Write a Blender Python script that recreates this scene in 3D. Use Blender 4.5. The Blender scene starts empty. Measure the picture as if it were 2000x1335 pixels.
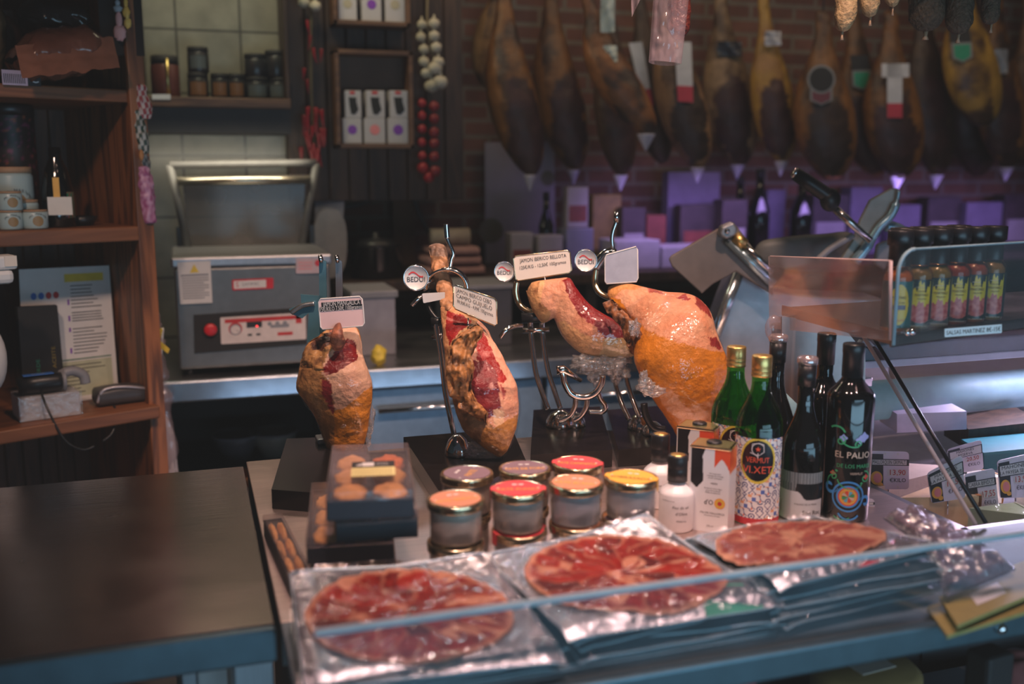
import bpy, bmesh, math, random
from mathutils import Vector, Matrix, noise, Euler
R = random.Random(7)
PI = math.pi
# ---------------------------------------------------------------- camera model (35 mm lens, pitched 9.9 deg down, turned 18 deg right)
F = 1944.4; PIT = math.radians(9.9); YAW = math.radians(18); HC = .56
sp, cp, sy, cy = math.sin(PIT), math.cos(PIT), math.sin(YAW), math.cos(YAW)
def ray(px, py):
    x = (px-1000)/F; y = -(py-667.5)/F
    f = cp+y*sp; z = -sp+y*cp
    return Vector((x*cy+f*sy, -x*sy+f*cy, z)), f
EYE = Vector((0, 0, HC))
def vp(px, py, g):                       # point on a sight line at horizontal forward distance g
    r, f = ray(px, py); return EYE + r*(g/f)
def onz(px, py, z):
    r, f = ray(px, py); return EYE + r*((z-HC)/r.z)
def onY(px, py, Y):
    r, f = ray(px, py); return EYE + r*(Y/r.y)
def onX(px, py, X):
    r, f = ray(px, py); return EYE + r*(X/r.x)
def fwd(p): return p.x*sy+p.y*cy
def face(p): return math.atan2(-p.x, p.y)   # turn that points local -Y at the shopper
def mpp(g): return g/F/cp                # metres per photo pixel, roughly
COL = bpy.context.scene.collection
ROOT = {}
def tag(o, label=None, cat=None, group=None, kind=None):
    if label: o['label'] = label
    if cat: o['category'] = cat
    if group: o['group'] = group
    if kind: o['kind'] = kind
    return o
def TR(loc, rz=0, rx=0, ry=0): return Matrix.Translation(Vector(loc)) @ Euler((rx, ry, rz), 'XYZ').to_matrix().to_4x4()
def thing(name, label, cat, loc=(0, 0, 0), rz=0, group=None, rx=0, ry=0):
    o = bpy.data.objects.new(name, None); COL.objects.link(o); o.empty_display_size = .05
    o.location = loc; o.rotation_euler = (rx, ry, rz)
    ROOT[o.name] = TR(loc, rz, rx, ry)
    return tag(o, label, cat, group)
def dup(root, loc, rz=None, label=None, group=None):
    r = root.copy(); COL.objects.link(r); r.location = loc
    if rz is not None: r.rotation_euler = (r.rotation_euler.x, r.rotation_euler.y, rz)
    if label: r['label'] = label
    if group: r['group'] = group
    for ch in list(root.children):
        c = ch.copy(); COL.objects.link(c); c.parent = r
        for g in ch.children:
            d = g.copy(); COL.objects.link(d); d.parent = c
    return r
_txt = {}
def text_geo(s, sp_=1.0):
    k = (s, sp_)
    if k not in _txt:
        cu = bpy.data.curves.new('t', 'FONT'); cu.body = s; cu.size = 1; cu.resolution_u = 2
        cu.align_x = 'CENTER'; cu.align_y = 'CENTER'; cu.space_character = sp_
        o = bpy.data.objects.new('t', cu); COL.objects.link(o)
        me = o.to_mesh()
        _txt[k] = ([v.co.copy() for v in me.vertices], [tuple(p.vertices) for p in me.polygons])
        o.to_mesh_clear(); bpy.data.objects.remove(o); bpy.data.curves.remove(cu)
    return _txt[k]
class MB:
    def __init__(s): s.v = []; s.f = []; s.m = []; s.sm = []; s.c = {}
    def add(s, vs, fs, m=0, M=None, sm=True, col=None):
        b = len(s.v)
        for i, v in enumerate(vs):
            v = Vector(v); s.v.append(M @ v if M else v)
            if col: s.c[b+i] = col[i]
        for f in fs: s.f.append(tuple(b+i for i in f)); s.m.append(m); s.sm.append(sm)
        return s
    def box(s, c, d, m=0, b=.003, M=None, rz=0):
        bm = bmesh.new(); bmesh.ops.create_cube(bm, size=1)
        bmesh.ops.scale(bm, vec=Vector(d), verts=bm.verts)
        if b: bmesh.ops.bevel(bm, geom=bm.edges[:], offset=min(b, min(d)*.45), segments=2, affect='EDGES', profile=.5)
        T = TR(c, rz); T = M @ T if M else T
        bm.verts.ensure_lookup_table()
        s.add([T @ v.co for v in bm.verts], [tuple(v.index for v in f.verts) for f in bm.faces], m, sm=False); bm.free(); return s
    def bx(s, x0, x1, y0, y1, z0, z1, m=0, b=.003, M=None):
        return s.box(((x0+x1)/2, (y0+y1)/2, (z0+z1)/2), (abs(x1-x0), abs(y1-y0), abs(z1-z0)), m, b, M)
    def grid(s, P, nu, nv, m=0, cu=False, M=None, col=None, sm=True, cv=False):
        vs = []; cs = []; nU = nu if cu else nu+1; nV = nv if cv else nv+1
        for j in range(nV):
            for i in range(nU):
                vs.append(P(i/nu, j/nv))
                if col: cs.append(col(i/nu, j/nv))
        fs = []
        for j in range(nv):
            for i in range(nu):
                a = j*nU+i; b_ = j*nU+(i+1) % nU; j2 = (j+1) % nV
                fs.append((a, b_, j2*nU+(i+1) % nU, j2*nU+i))
        return s.add(vs, fs, m, M, sm, cs or None)
    def lathe(s, prof, n=32, m=0, M=None, mf=None, sm=True):
        vs = []; idx = []
        for r, z in prof:
            if r < 1e-6: idx.append([len(vs)]*n); vs.append((0, 0, z))
            else: idx.append(list(range(len(vs), len(vs)+n))); vs += [(r*math.cos(2*PI*i/n), r*math.sin(2*PI*i/n), z) for i in range(n)]
        for k in range(len(prof)-1):
            fs = []
            for i in range(n):
                q = []
                for t in (idx[k][i], idx[k][(i+1) % n], idx[k+1][(i+1) % n], idx[k+1][i]):
                    if t not in q: q.append(t)
                if len(q) > 2: fs.append(tuple(q))
            if k == 0: b = len(s.v); s.add(vs, [], 0, M)
            for f in fs: s.f.append(tuple(b+i for i in f)); s.m.append(mf(k) if mf else m); s.sm.append(sm)
        return s
    def tube(s, pts, r, n=10, m=0, M=None, caps=True):
        pts = [Vector(p) for p in pts]; rs = r if isinstance(r, (list, tuple)) else [r]*len(pts)
        t0 = (pts[1]-pts[0]).normalized(); up = Vector((0, 0, 1)) if abs(t0.z) < .9 else Vector((1, 0, 0))
        nrm = (up-t0*up.dot(t0)).normalized(); vs = []; fs = []
        for k, p in enumerate(pts):
            t = (pts[min(k+1, len(pts)-1)]-pts[max(k-1, 0)]).normalized()
            nrm = (nrm-t*nrm.dot(t)).normalized(); bi = t.cross(nrm)
            vs += [p+(nrm*math.cos(2*PI*i/n)+bi*math.sin(2*PI*i/n))*rs[k] for i in range(n)]
        for k in range(len(pts)-1):
            for i in range(n): fs.append((k*n+i, k*n+(i+1) % n, (k+1)*n+(i+1) % n, (k+1)*n+i))
        if caps: fs.append(tuple(range(n))[::-1]); fs.append(tuple((len(pts)-1)*n+i for i in range(n)))
        return s.add(vs, fs, m, M)
    def prism(s, poly, h, m=0, M=None, sm=False):
        n = len(poly); vs = [(x, y, 0) for x, y in poly]+[(x, y, h) for x, y in poly]
        fs = [tuple(range(n))[::-1], tuple(range(n, 2*n))]+[(i, (i+1) % n, n+(i+1) % n, n+i) for i in range(n)]
        return s.add(vs, fs, m, M, sm)
    def slab(s, pts, off, m=0):              # polygon of world points given a thickness vector
        n = len(pts); off = Vector(off); vs = [Vector(p) for p in pts]; vs += [p+off for p in vs]
        fs = [tuple(range(n)), tuple(range(n, 2*n))[::-1]]+[((i+1) % n, i, n+i, n+(i+1) % n) for i in range(n)]
        return s.add(vs, fs, m, None, False)
    def text(s, t, size, M=None, m=1, fn=None, sp_=1.0, maxw=None):
        vs, fs = text_geo(t, sp_)
        sx = size
        if maxw and vs:
            w = max(v.x for v in vs)-min(v.x for v in vs)
            if w*size > maxw: sx = maxw/w
        out = []
        for v in vs:
            x, y = v.x*sx, v.y*size
            out.append(Vector(fn(x, y)) if fn else Vector((x, y, 0)))
        return s.add(out, fs, m, M, False)
    def ell(s, c, r, n=14, m=0, M=None, amp=0, seed=0, fr=8):
        def P(u, v):
            a = 2*PI*u; b = PI*(v-.5)
            d = Vector((math.cos(a)*math.cos(b), math.sin(a)*math.cos(b), math.sin(b)))
            k = 1+(amp*noise.noise(d*fr*.3+Vector((seed*3.1, seed, 0))) if amp else 0)
            return Vector(c)+Vector((d.x*r[0]*k, d.y*r[1]*k, d.z*r[2]*k))
        return s.grid(P, n, max(4, n//2+1), m, cu=True, M=M)
    def build(s, name, mats, parent=None, world=False, label=None):
        me = bpy.data.meshes.new(name)
        vs = s.v
        if parent is not None and world:
            Ti = ROOT[parent.name].inverted(); vs = [Ti @ v for v in vs]
        me.from_pydata([tuple(v) for v in vs], [], s.f)
        for mt in (mats if isinstance(mats, (list, tuple)) else [mats]): me.materials.append(mt)
        me.polygons.foreach_set('material_index', s.m); me.polygons.foreach_set('use_smooth', s.sm)
        if s.c:
            at = me.color_attributes.new('Col', 'FLOAT_COLOR', 'POINT')
            buf = [1.0]*(4*len(s.v))
            for i, c in s.c.items(): buf[4*i:4*i+3] = list(c)[:3]
            at.data.foreach_set('color', buf)
        me.update(); me.validate()
        o = bpy.data.objects.new(name, me); COL.objects.link(o)
        if parent is not None:
            o.parent = parent
            ROOT[o.name] = ROOT.get(parent.name, Matrix())
        if label: o['label'] = label
        return o
def smooth_path(pts, n=8):
    pts = [Vector(p) for p in pts]; out = []
    for i in range(len(pts)-1):
        p0, p1, p2, p3 = pts[max(i-1, 0)], pts[i], pts[i+1], pts[min(i+2, len(pts)-1)]
        for k in range(n):
            t = k/n
            out.append(.5*((2*p1)+(p2-p0)*t+(2*p0-5*p1+4*p2-p3)*t*t+(3*p1-p0-3*p2+p3)*t**3))
    out.append(pts[-1]); return out
def inpoly(x, y, poly):
    c = False; j = len(poly)-1
    for i in range(len(poly)):
        xi, yi = poly[i]; xj, yj = poly[j]
        if (yi > y) != (yj > y) and x < (xj-xi)*(y-yi)/(yj-yi)+xi: c = not c
        j = i
    return c
def N3(x, y, z=0): return noise.noise(Vector((x, y, z)))
def lerp(a, b, t): return tuple(a[i]+(b[i]-a[i])*t for i in range(3))
def cl(x, a=0., b=1.): return max(a, min(b, x))
def ss(a, b, x):
    t = cl((x-a)/(b-a)); return t*t*(3-2*t)
# ---------------------------------------------------------------- materials
def nodes(name):
    m = bpy.data.materials.new(name); m.use_nodes = True; nt = m.node_tree; nt.nodes.clear()
    out = nt.nodes.new('ShaderNodeOutputMaterial'); return m, nt, nt.nodes, nt.links, out
def coords(nt, obj=True):
    t = nt.nodes.new('ShaderNodeTexCoord'); return t.outputs['Object' if obj else 'Generated']
_mc = {}
def pm(name, col, rough=.5, metal=0., var=.12, scale=30., bump=0., coat=0., stretch=None, col2=None, bscale=None, spec=.5, vcol=False, emit=0., sss=0.):
    if name in _mc: return _mc[name]
    m, nt, n, l, out = nodes(name); p = n.new('ShaderNodeBsdfPrincipled'); l.new(p.outputs[0], out.inputs[0])
    p.inputs['Roughness'].default_value = rough; p.inputs['Metallic'].default_value = metal
    p.inputs['Coat Weight'].default_value = coat; p.inputs['Coat Roughness'].default_value = .12; p.inputs['Specular IOR Level'].default_value = spec
    co = coords(nt); mp = n.new('ShaderNodeMapping'); l.new(co, mp.inputs[0])
    if stretch: mp.inputs['Scale'].default_value = stretch
    nz = n.new('ShaderNodeTexNoise'); nz.inputs['Scale'].default_value = scale; nz.inputs['Detail'].default_value = 4; l.new(mp.outputs[0], nz.inputs['Vector'])
    mx = n.new('ShaderNodeMix'); mx.data_type = 'RGBA'; l.new(nz.outputs['Fac'], mx.inputs['Factor'])
    a = tuple(cl(c*(1-var*2)) for c in col); b = col2 or tuple(cl(c*(1+var*2)) for c in col)
    if vcol:
        at = n.new('ShaderNodeAttribute'); at.attribute_name = 'Col'
        mu = n.new('ShaderNodeMix'); mu.data_type = 'RGBA'; mu.blend_type = 'MULTIPLY'; mu.inputs['Factor'].default_value = 1
        a = (1-var,)*3; b = (1+var,)*3
        l.new(at.outputs['Color'], mu.inputs['A']); l.new(mx.outputs['Result'], mu.inputs['B']); res = mu.outputs['Result']
    else: res = mx.outputs['Result']
    mx.inputs['A'].default_value = (*a, 1); mx.inputs['B'].default_value = (*b, 1)
    l.new(res, p.inputs['Base Color'])
    if emit: l.new(res, p.inputs['Emission Color']); p.inputs['Emission Strength'].default_value = emit
    if sss: p.inputs['Subsurface Weight'].default_value = sss; p.inputs['Subsurface Radius'].default_value = (.02, .008, .004); p.inputs['Subsurface Scale'].default_value = .4
    if bump:
        n2 = n.new('ShaderNodeTexNoise'); n2.inputs['Scale'].default_value = bscale or scale*2; n2.inputs['Detail'].default_value = 5; l.new(mp.outputs[0], n2.inputs['Vector'])
        bp = n.new('ShaderNodeBump'); bp.inputs['Strength'].default_value = bump; bp.inputs['Distance'].default_value = .01
        l.new(n2.outputs['Fac'], bp.inputs['Height']); l.new(bp.outputs[0], p.inputs['Normal'])
    _mc[name] = m; return m
def film(name, tint=(1, 1, 1), refl=.08, rough=.05, haze=0., hazecol=(.8, .8, .85), bump=0., bscale=40., fk=1.):
    """thin clear plastic or glass: see-through, with a sheen, optional haze"""
    m, nt, n, l, out = nodes(name)
    tr = n.new('ShaderNodeBsdfTransparent'); tr.inputs[0].default_value = (*tint, 1)
    gl = n.new('ShaderNodeBsdfGlossy'); gl.inputs['Roughness'].default_value = rough
    lw = n.new('ShaderNodeLayerWeight'); lw.inputs['Blend'].default_value = .25
    ma = n.new('ShaderNodeMath'); ma.operation = 'MULTIPLY_ADD'; ma.use_clamp = True
    l.new(lw.outputs['Facing'], ma.inputs[0]); ma.inputs[1].default_value = .35*fk; ma.inputs[2].default_value = refl
    mx = n.new('ShaderNodeMixShader'); l.new(ma.outputs[0], mx.inputs[0]); l.new(gl.outputs[0], mx.inputs[2])
    if haze:
        df = n.new('ShaderNodeBsdfDiffuse'); df.inputs[0].default_value = (*hazecol, 1)
        m2 = n.new('ShaderNodeMixShader'); m2.inputs[0].default_value = haze
        nz0 = n.new('ShaderNodeTexNoise'); nz0.inputs['Scale'].default_value = 9; l.new(coords(nt), nz0.inputs['Vector'])
        mh = n.new('ShaderNodeMath'); mh.operation = 'MULTIPLY'; mh.use_clamp = True; l.new(nz0.outputs['Fac'], mh.inputs[0]); mh.inputs[1].default_value = haze*2
        l.new(mh.outputs[0], m2.inputs[0]); l.new(tr.outputs[0], m2.inputs[1]); l.new(df.outputs[0], m2.inputs[2]); l.new(m2.outputs[0], mx.inputs[1])
    else: l.new(tr.outputs[0], mx.inputs[1])
    if bump:
        nz = n.new('ShaderNodeTexNoise'); nz.inputs['Scale'].default_value = bscale; nz.inputs['Detail'].default_value = 3; l.new(coords(nt), nz.inputs['Vector'])
        bp = n.new('ShaderNodeBump'); bp.inputs['Strength'].default_value = bump; bp.inputs['Distance'].default_value = .01
        l.new(nz.outputs['Fac'], bp.inputs['Height']); l.new(bp.outputs[0], gl.inputs['Normal']); l.new(bp.outputs[0], lw.inputs['Normal'])
    l.new(mx.outputs[0], out.inputs[0]); return m
def wood(name, dark, light, rough=.55, axis='Z', sc=1.):
    m, nt, n, l, out = nodes(name); p = n.new('ShaderNodeBsdfPrincipled'); l.new(p.outputs[0], out.inputs[0])
    p.inputs['Roughness'].default_value = rough
    mp = n.new('ShaderNodeMapping'); l.new(coords(nt), mp.inputs[0])
    mp.inputs['Scale'].default_value = {'Z': (14*sc, 14*sc, 1.6*sc), 'X': (1.6*sc, 14*sc, 14*sc), 'Y': (14*sc, 1.6*sc, 14*sc)}[axis]
    nz = n.new('ShaderNodeTexNoise'); nz.inputs['Scale'].default_value = 1.2; nz.inputs['Detail'].default_value = 3; nz.inputs['Distortion'].default_value = .6; l.new(mp.outputs[0], nz.inputs['Vector'])
    mu = n.new('ShaderNodeMath'); mu.operation = 'MULTIPLY'; mu.inputs[1].default_value = 34; l.new(nz.outputs['Fac'], mu.inputs[0])
    sn = n.new('ShaderNodeMath'); sn.operation = 'SINE'; l.new(mu.outputs[0], sn.inputs[0])
    rp = n.new('ShaderNodeValToRGB'); rp.color_ramp.elements[0].position = .0; rp.color_ramp.elements[0].color = (*light, 1); rp.color_ramp.elements[1].position = 1.; rp.color_ramp.elements[1].color = (*dark, 1)
    ad = n.new('ShaderNodeMath'); ad.operation = 'MULTIPLY_ADD'; ad.inputs[1].default_value = .5; ad.inputs[2].default_value = .5; l.new(sn.outputs[0], ad.inputs[0]); l.new(ad.outputs[0], rp.inputs[0])
    l.new(rp.outputs[0], p.inputs['Base Color']); return m
def steel(name, col, rough=.3, axis='X', metal=1., str_=.05):
    m, nt, n, l, out = nodes(name); p = n.new('ShaderNodeBsdfPrincipled'); l.new(p.outputs[0], out.inputs[0])
    p.inputs['Metallic'].default_value = metal
    mp = n.new('ShaderNodeMapping'); l.new(coords(nt), mp.inputs[0]); mp.inputs['Scale'].default_value = {'X': (6, 260, 260), 'Y': (260, 6, 260), 'Z': (260, 260, 6)}[axis]
    nz = n.new('ShaderNodeTexNoise'); nz.inputs['Scale'].default_value = 1; nz.inputs['Detail'].default_value = 3; l.new(mp.outputs[0], nz.inputs['Vector'])
    n2 = n.new('ShaderNodeTexNoise'); n2.inputs['Scale'].default_value = 7; n2.inputs['Detail'].default_value = 4; l.new(coords(nt), n2.inputs['Vector'])
    mr = n.new('ShaderNodeMapRange'); l.new(n2.outputs['Fac'], mr.inputs[0]); mr.inputs['To Min'].default_value = rough*.6; mr.inputs['To Max'].default_value = rough*1.5; l.new(mr.outputs[0], p.inputs['Roughness'])
    mx = n.new('ShaderNodeMix'); mx.data_type = 'RGBA'; l.new(nz.outputs['Fac'], mx.inputs['Factor']); mx.inputs['A'].default_value = (*[c*.8 for c in col], 1); mx.inputs['B'].default_value = (*[cl(c*1.2) for c in col], 1); l.new(mx.outputs['Result'], p.inputs['Base Color'])
    bp = n.new('ShaderNodeBump'); bp.inputs['Strength'].default_value = str_; bp.inputs['Distance'].default_value = .002; l.new(nz.outputs['Fac'], bp.inputs['Height']); l.new(bp.outputs[0], p.inputs['Normal']); return m
def brickmat(name, c1, c2, mortar, bw, bh, ms, bump=.4, rough=.8):
    m, nt, n, l, out = nodes(name); p = n.new('ShaderNodeBsdfPrincipled'); l.new(p.outputs[0], out.inputs[0]); p.inputs['Roughness'].default_value = rough
    sx = n.new('ShaderNodeSeparateXYZ'); l.new(coords(nt), sx.inputs[0]); cb = n.new('ShaderNodeCombineXYZ'); l.new(sx.outputs[0], cb.inputs[0]); l.new(sx.outputs[2], cb.inputs[1])
    b = n.new('ShaderNodeTexBrick'); l.new(cb.outputs[0], b.inputs['Vector']); b.inputs['Scale'].default_value = 1; b.inputs['Brick Width'].default_value = bw; b.inputs['Row Height'].default_value = bh; b.inputs['Mortar Size'].default_value = ms
    if bump < .2: b.offset = 0
    b.inputs['Color1'].default_value = (*c1, 1); b.inputs['Color2'].default_value = (*c2, 1); b.inputs['Mortar'].default_value = (*mortar, 1)
    nz = n.new('ShaderNodeTexNoise'); nz.inputs['Scale'].default_value = 14; nz.inputs['Detail'].default_value = 5; l.new(coords(nt), nz.inputs['Vector'])
    mx = n.new('ShaderNodeMix'); mx.data_type = 'RGBA'; mx.blend_type = 'MULTIPLY'; mx.inputs['Factor'].default_value = .6; l.new(b.outputs['Color'], mx.inputs['A']); l.new(nz.outputs['Fac'], mx.inputs['B']); l.new(mx.outputs['Result'], p.inputs['Base Color'])
    bp = n.new('ShaderNodeBump'); bp.inputs['Strength'].default_value = bump; bp.inputs['Distance'].default_value = .01; bp.invert = True; l.new(b.outputs['Fac'], bp.inputs['Height']); l.new(bp.outputs[0], p.inputs['Normal']); return m
M_ = {}
def MT(k): return M_[k]
M_.update(
 black=pm('black_plastic', (.012, .012, .014), .35), blackmat=pm('matt_black', (.014, .013, .013), .7), dark=pm('dark_paint', (.03, .027, .026), .6),
 white=pm('white_plastic', (.7, .68, .66), .4, var=.04), paper=pm('paper', (.72, .69, .66), .7, var=.04), cream=pm('cream_card', (.74, .64, .54), .45, var=.04),
 ink=pm('ink', (.02, .02, .025), .6), red=pm('red_print', (.55, .03, .03), .5), redbright=pm('red_plastic', (.6, .02, .03), .35), orange=pm('orange_print', (.9, .42, .06), .5),
 yellow=pm('yellow_print', (.75, .55, .06), .5), green=pm('green_print', (.03, .28, .16), .5), blue=pm('blue_print', (.03, .15, .5), .5), grey=pm('grey_plastic', (.25, .25, .27), .45),
 purple=pm('purple_print', (.22, .05, .4), .5), pink=pm('pink_print', (.8, .25, .25), .5), lilac=pm('lilac_card', (.55, .5, .62), .6),
 gold=pm('gold_cap', (.8, .56, .2), .38, metal=1, bump=.05, scale=80), chrome=pm('chrome', (.8, .76, .74), .12, metal=1, var=.03), tin=pm('tin_lid', (.72, .58, .36), .2, metal=1, var=.05),
 steel=steel('brushed_steel', (.42, .34, .31), .22, 'X', str_=.12), steely=steel('brushed_steel_side', (.42, .42, .44), .35, 'X'), steelz=steel('steel_upright', (.45, .47, .5), .35, 'Z'),
 alu=pm('cast_aluminium', (.42, .42, .44), .42, metal=.9, bump=.05, scale=90), bluesteel=pm('blue_painted_steel', (.12, .3, .38), .35, metal=.6),
 vc=pm('painted_surface', (1, 1, 1), .45, vcol=True, var=.06), vcgloss=pm('glossy_print', (1, 1, 1), .25, vcol=True, var=.04, coat=.3),
 meat=pm('cured_ham', (1, 1, 1), .38, vcol=True, var=.25, scale=70, bump=.35, bscale=120, coat=.03, spec=.3),
 slices=pm('sliced_meat', (1, 1, 1), .55, vcol=True, var=.15, scale=60, bump=.2, bscale=60, spec=.25),
 film=film('cling_film', (.98, .97, .97), .085, .09, bump=.8, bscale=30., fk=.15), wrap=film('crumpled_wrap', (.92, .92, .92), .16, .1, haze=.16, hazecol=(.7, .66, .64), bump=.7, bscale=60.),
 sleeve=film('plastic_sleeve', (.95, .94, .95), .06, .15, haze=.2, hazecol=(.62, .46, .5), bump=.2, bscale=30.), glass=film('clear_glass', (.9, .96, .96), .03, .01), acrylic=film('acrylic', (.97, .95, .95), .05, .08, haze=.17, hazecol=(.8, .62, .6), bump=.05, bscale=4.),
 packfilm=film('pack_film', (.98, .98, .98), .08, .1, bump=1., bscale=30., fk=.15), glassedge=pm('polished_glass_edge', (.3, .43, .48), .5, spec=.1), lid=film('acetate_lid', (.95, .93, .93), .07, .1, haze=.1, hazecol=(.5, .4, .4), bump=.1, bscale=20.),
 greenglass=film('green_bottle_glass', (.3, .78, .2), .05, .03), greenliq=film('vermouth', (.3, .66, .1), .01, .1, fk=.2), darkglass=pm('dark_bottle_glass', (.004, .004, .004), .06, var=.02, spec=.6, coat=.4), brownglass=film('sauce_bottle_glass', (.9, .82, .7), .05, .04),
 cab=wood('cabinet_wood', (.11, .038, .015), (.34, .12, .042), .5, 'Z', .8), cabx=wood('shelf_wood', (.17, .058, .02), (.24, .085, .03), .5, 'X'), darkwood=wood('dark_wood', (.028, .014, .009), (.06, .03, .018), .55, 'Z'), frame=wood('frame_wood', (.09, .04, .02), (.16, .075, .035), .5, 'X'),
)
M_['frost'] = pm('frosted_plastic', (.36, .36, .42), .3, var=.12, scale=40); M_['pinkcard'] = pm('pinkish_card', (.8, .56, .55), .35, var=.03)
# ---------------------------------------------------------------- the setting
def struct(name, mb, m, kind='structure'):
    o = mb.build(name, m); o['kind'] = kind; return o
brick = brickmat('brick_wall', (.28, .12, .08), (.17, .07, .05), (.27, .22, .17), .21, .062, .009)
tile = brickmat('wall_tile', (.36, .34, .27), (.33, .31, .25), (.13, .12, .1), .2, .2, .004, bump=.1, rough=.25)
struct('floor', MB().bx(-2.2, 6, -2.5, 4.0, -1.0, -.95, 0, 0), pm('floor_tile', (.12, .11, .1), .5))
struct('ceiling', MB().bx(-2.2, 6, -.2, 4.0, 1.75, 1.8, 0, 0), pm('ceiling_paint', (.1, .09, .085), .8))
struct('wall_back', MB().bx(-2.2, 6, 3.85, 4.0, -.95, 1.75, 0, 0), brick)
struct('wall_left', MB().bx(-2.2, -2.1, -.2, 3.85, -.95, 1.75, 0, 0), pm('left_wall_paint', (.2, .18, .15), .7))
struct('wall_right', MB().bx(5.9, 6, -.2, 3.85, -.95, 1.75, 0, 0), pm('right_wall_paint', (.12, .11, .11), .7))
xt0 = onY(180, 100, 3.5).x; xt1 = onY(566, 100, 3.5).x
struct('wall_alcove', MB().bx(xt0, xt1, 3.5, 3.85, -.95, 1.75, 0, 0), tile)
# dark wood boarding beside the tiled alcove, and its frame
xw1 = onY(905, 100, 3.42).x
mb = MB(); w0 = onY(556, 100, 3.42).x
for i in range(9):
    a = w0+(xw1-w0)*i/9; mb.bx(a, a+(xw1-w0)/9-.003, 3.42, 3.5, .45, 1.7, 0, .004)
mb.bx(w0, xw1, 3.5, 3.84, .45, 1.7, 0, 0)
struct('trim_1', mb, MT('darkwood'))
# ---------------------------------------------------------------- the two stainless worktops in front
def counter_left():
    t = thing('steel_counter', 'brushed stainless steel counter with a bright front edge, empty top, left of the meat stacks', 'counter', (-.6, 1.55, -.95))
    MB().bx(-1.6, .078, 1.2, 1.9, -.004, 0, 0, .0015).bx(-1.6, .078, 1.22, 1.88, -.03, -.004, 1, 0).build('worktop', [MT('steel'), MT('dark')], t, True)
    MB().bx(-1.6, .079, 1.188, 1.2, -.047, -.001, 0, .004).build('front_edge', pm('edge_steel', (.12, .2, .24), .32, metal=.9), t, True)
    MB().bx(-.04, -.018, 1.3, 1.33, -.95, -.03, 0, .003).build('divider_post', MT('steelz'), t, True)
    f = MB().bx(.025, .075, 1.21, 1.27, -.95, -.03, 0, .003)
    f.build('leg', MT('steelz'), t, True)
    for a, b in ((-1.6, 1.21), (-1.6, 1.8), (.025, 1.8)): MB().bx(a, a+.05, b, b+.06, -.95, -.03, 0, .003).build('leg', MT('steelz'), t, True)
    MB().bx(-1.55, .03, 1.22, 1.87, -.28, -.26, 0, .003).build('lower_shelf', MT('steely'), t, True)
    MB().bx(-.05, .03, 1.45, 1.47, -.26, -.03, 0, .003).build('divider_panel', pm('beige_panel', (.3, .23, .2), .6), t, True)
counter_left()
def counter_mid():
    t = thing('display_counter', 'long stainless display counter carrying the hams, jars, bottles and meat stacks', 'counter', (1.2, 1.6, -.95))
    sheet = steel('scuffed_steel', (.62, .5, .46), .42, 'X', str_=.25)
    MB().bx(.085, 1.137, 1.2, 1.93, -.004, 0, 0, .0015).bx(1.137, 3.4, 1.95, 2.4, -.004, 0, 0, .0015).bx(.1, 1.13, 1.22, 1.91, -.04, -.004, 1, 0).bx(1.13, 3.4, 1.96, 2.28, -.04, -.004, 1, 0).bx(.086, .11, 1.202, 1.9, -.06, -.004, 1, 0).build('worktop', [sheet, MT('dark')], t, True)
    MB().bx(.085, 3.4, .945, 1.2, -.012, 0, 0, .002).build('front_ledge', pm('ledge_steel', (.1, .13, .15), .45, metal=.3), t, True)
    MB().bx(.085, 3.4, .93, .945, -.03, .006, 0, .004).build('front_rail', pm('rail_aluminium', (.1, .17, .2), .35, metal=.8), t, True)
    MB().bx(.12, 1.13, 1.26, 1.9, -.95, -.04, 0, .01).bx(1.13, 3.4, 1.96, 2.25, -.95, -.04, 0, .01).bx(1.13, 3.4, 1.26, 1.96, -.95, -.14, 0, 0).build('body_panel', pm('counter_body', (.05, .05, .055), .5), t, True)
    for x in (.3, .95, 1.6): MB().lathe([(0, 0), (.007, 0), (.007, .006), (.004, .009), (0, .009)], 14, 0, TR((x, .93, -.012), 0, PI/2)).build('screw', MT('chrome'), t, True)
    return t
counter_mid()
t = thing('lower_showcase', 'dim lower showcase under the front ledge, holding packs and cheese', 'showcase', (1.5, 1.1, -.3))
MB().bx(.4, 3.4, .97, 1.21, -.26, -.24, 0, .002).build('deck', MT('steely'), t, True); MB().bx(.38, .4, .97, 1.21, -.95, -.03, 0, 0).bx(.4, 3.4, .97, .985, -.95, -.26, 0, 0).build('front_panel', MT('dark'), t, True)
def low_item(name, label, cat, px, g, w, d, h, m, rz=0, b=.006):
    P = vp(px, 1330, g); t = thing(name, label, cat, (P.x, P.y, -.2395), rz); MB().bx(-w/2, w/2, -d/2, d/2, 0, h, 0, b).build('body', m, t); return t
t = low_item('red_pack', 'red printed pack standing in the lower showcase under the ledge', 'pack', 1440, 1.22, .045, .03, .14, pm('dull_red_pack', (.3, .05, .06), .5)); MB().bx(-.02, .02, -.0165, -.015, .03, .11, 0, 0).build('label', MT('lilac'), t)
P = vp(1690, 1330, 1.3); t = thing('cheese_half', 'yellow half cheese wheel dim in the lower showcase under the ledge', 'cheese', (P.x, P.y, -.2395), .1); MB().lathe([(0, 0), (.065, 0), (.075, .01), (.075, .105), (.065, .115), (0, .115)], 40).build('rind', pm('dull_yellow_rind', (.3, .19, .07), .5), t); MB().box((0, -.0, .116), (.06, .05, .001), 0, 0).build('label', MT('cream'), t)
low_item('dark_pack', 'black pack leaning in the lower showcase near the picture edge', 'pack', 1930, 1.27, .05, .04, .15, MT('blackmat'), .1)
P = vp(1985, 1330, 1.3); t = thing('meat_piece', 'pink meat piece in the lower showcase at the picture edge', 'meat', (P.x+.03, P.y, -.232)); mb = MB(); mb.ell((0, 0, .06), (.06, .05, .06), 20, 0, None, .25, 3); mb.build('meat', pm('pink_meat', (.42, .14, .13), .4), t)
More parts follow.
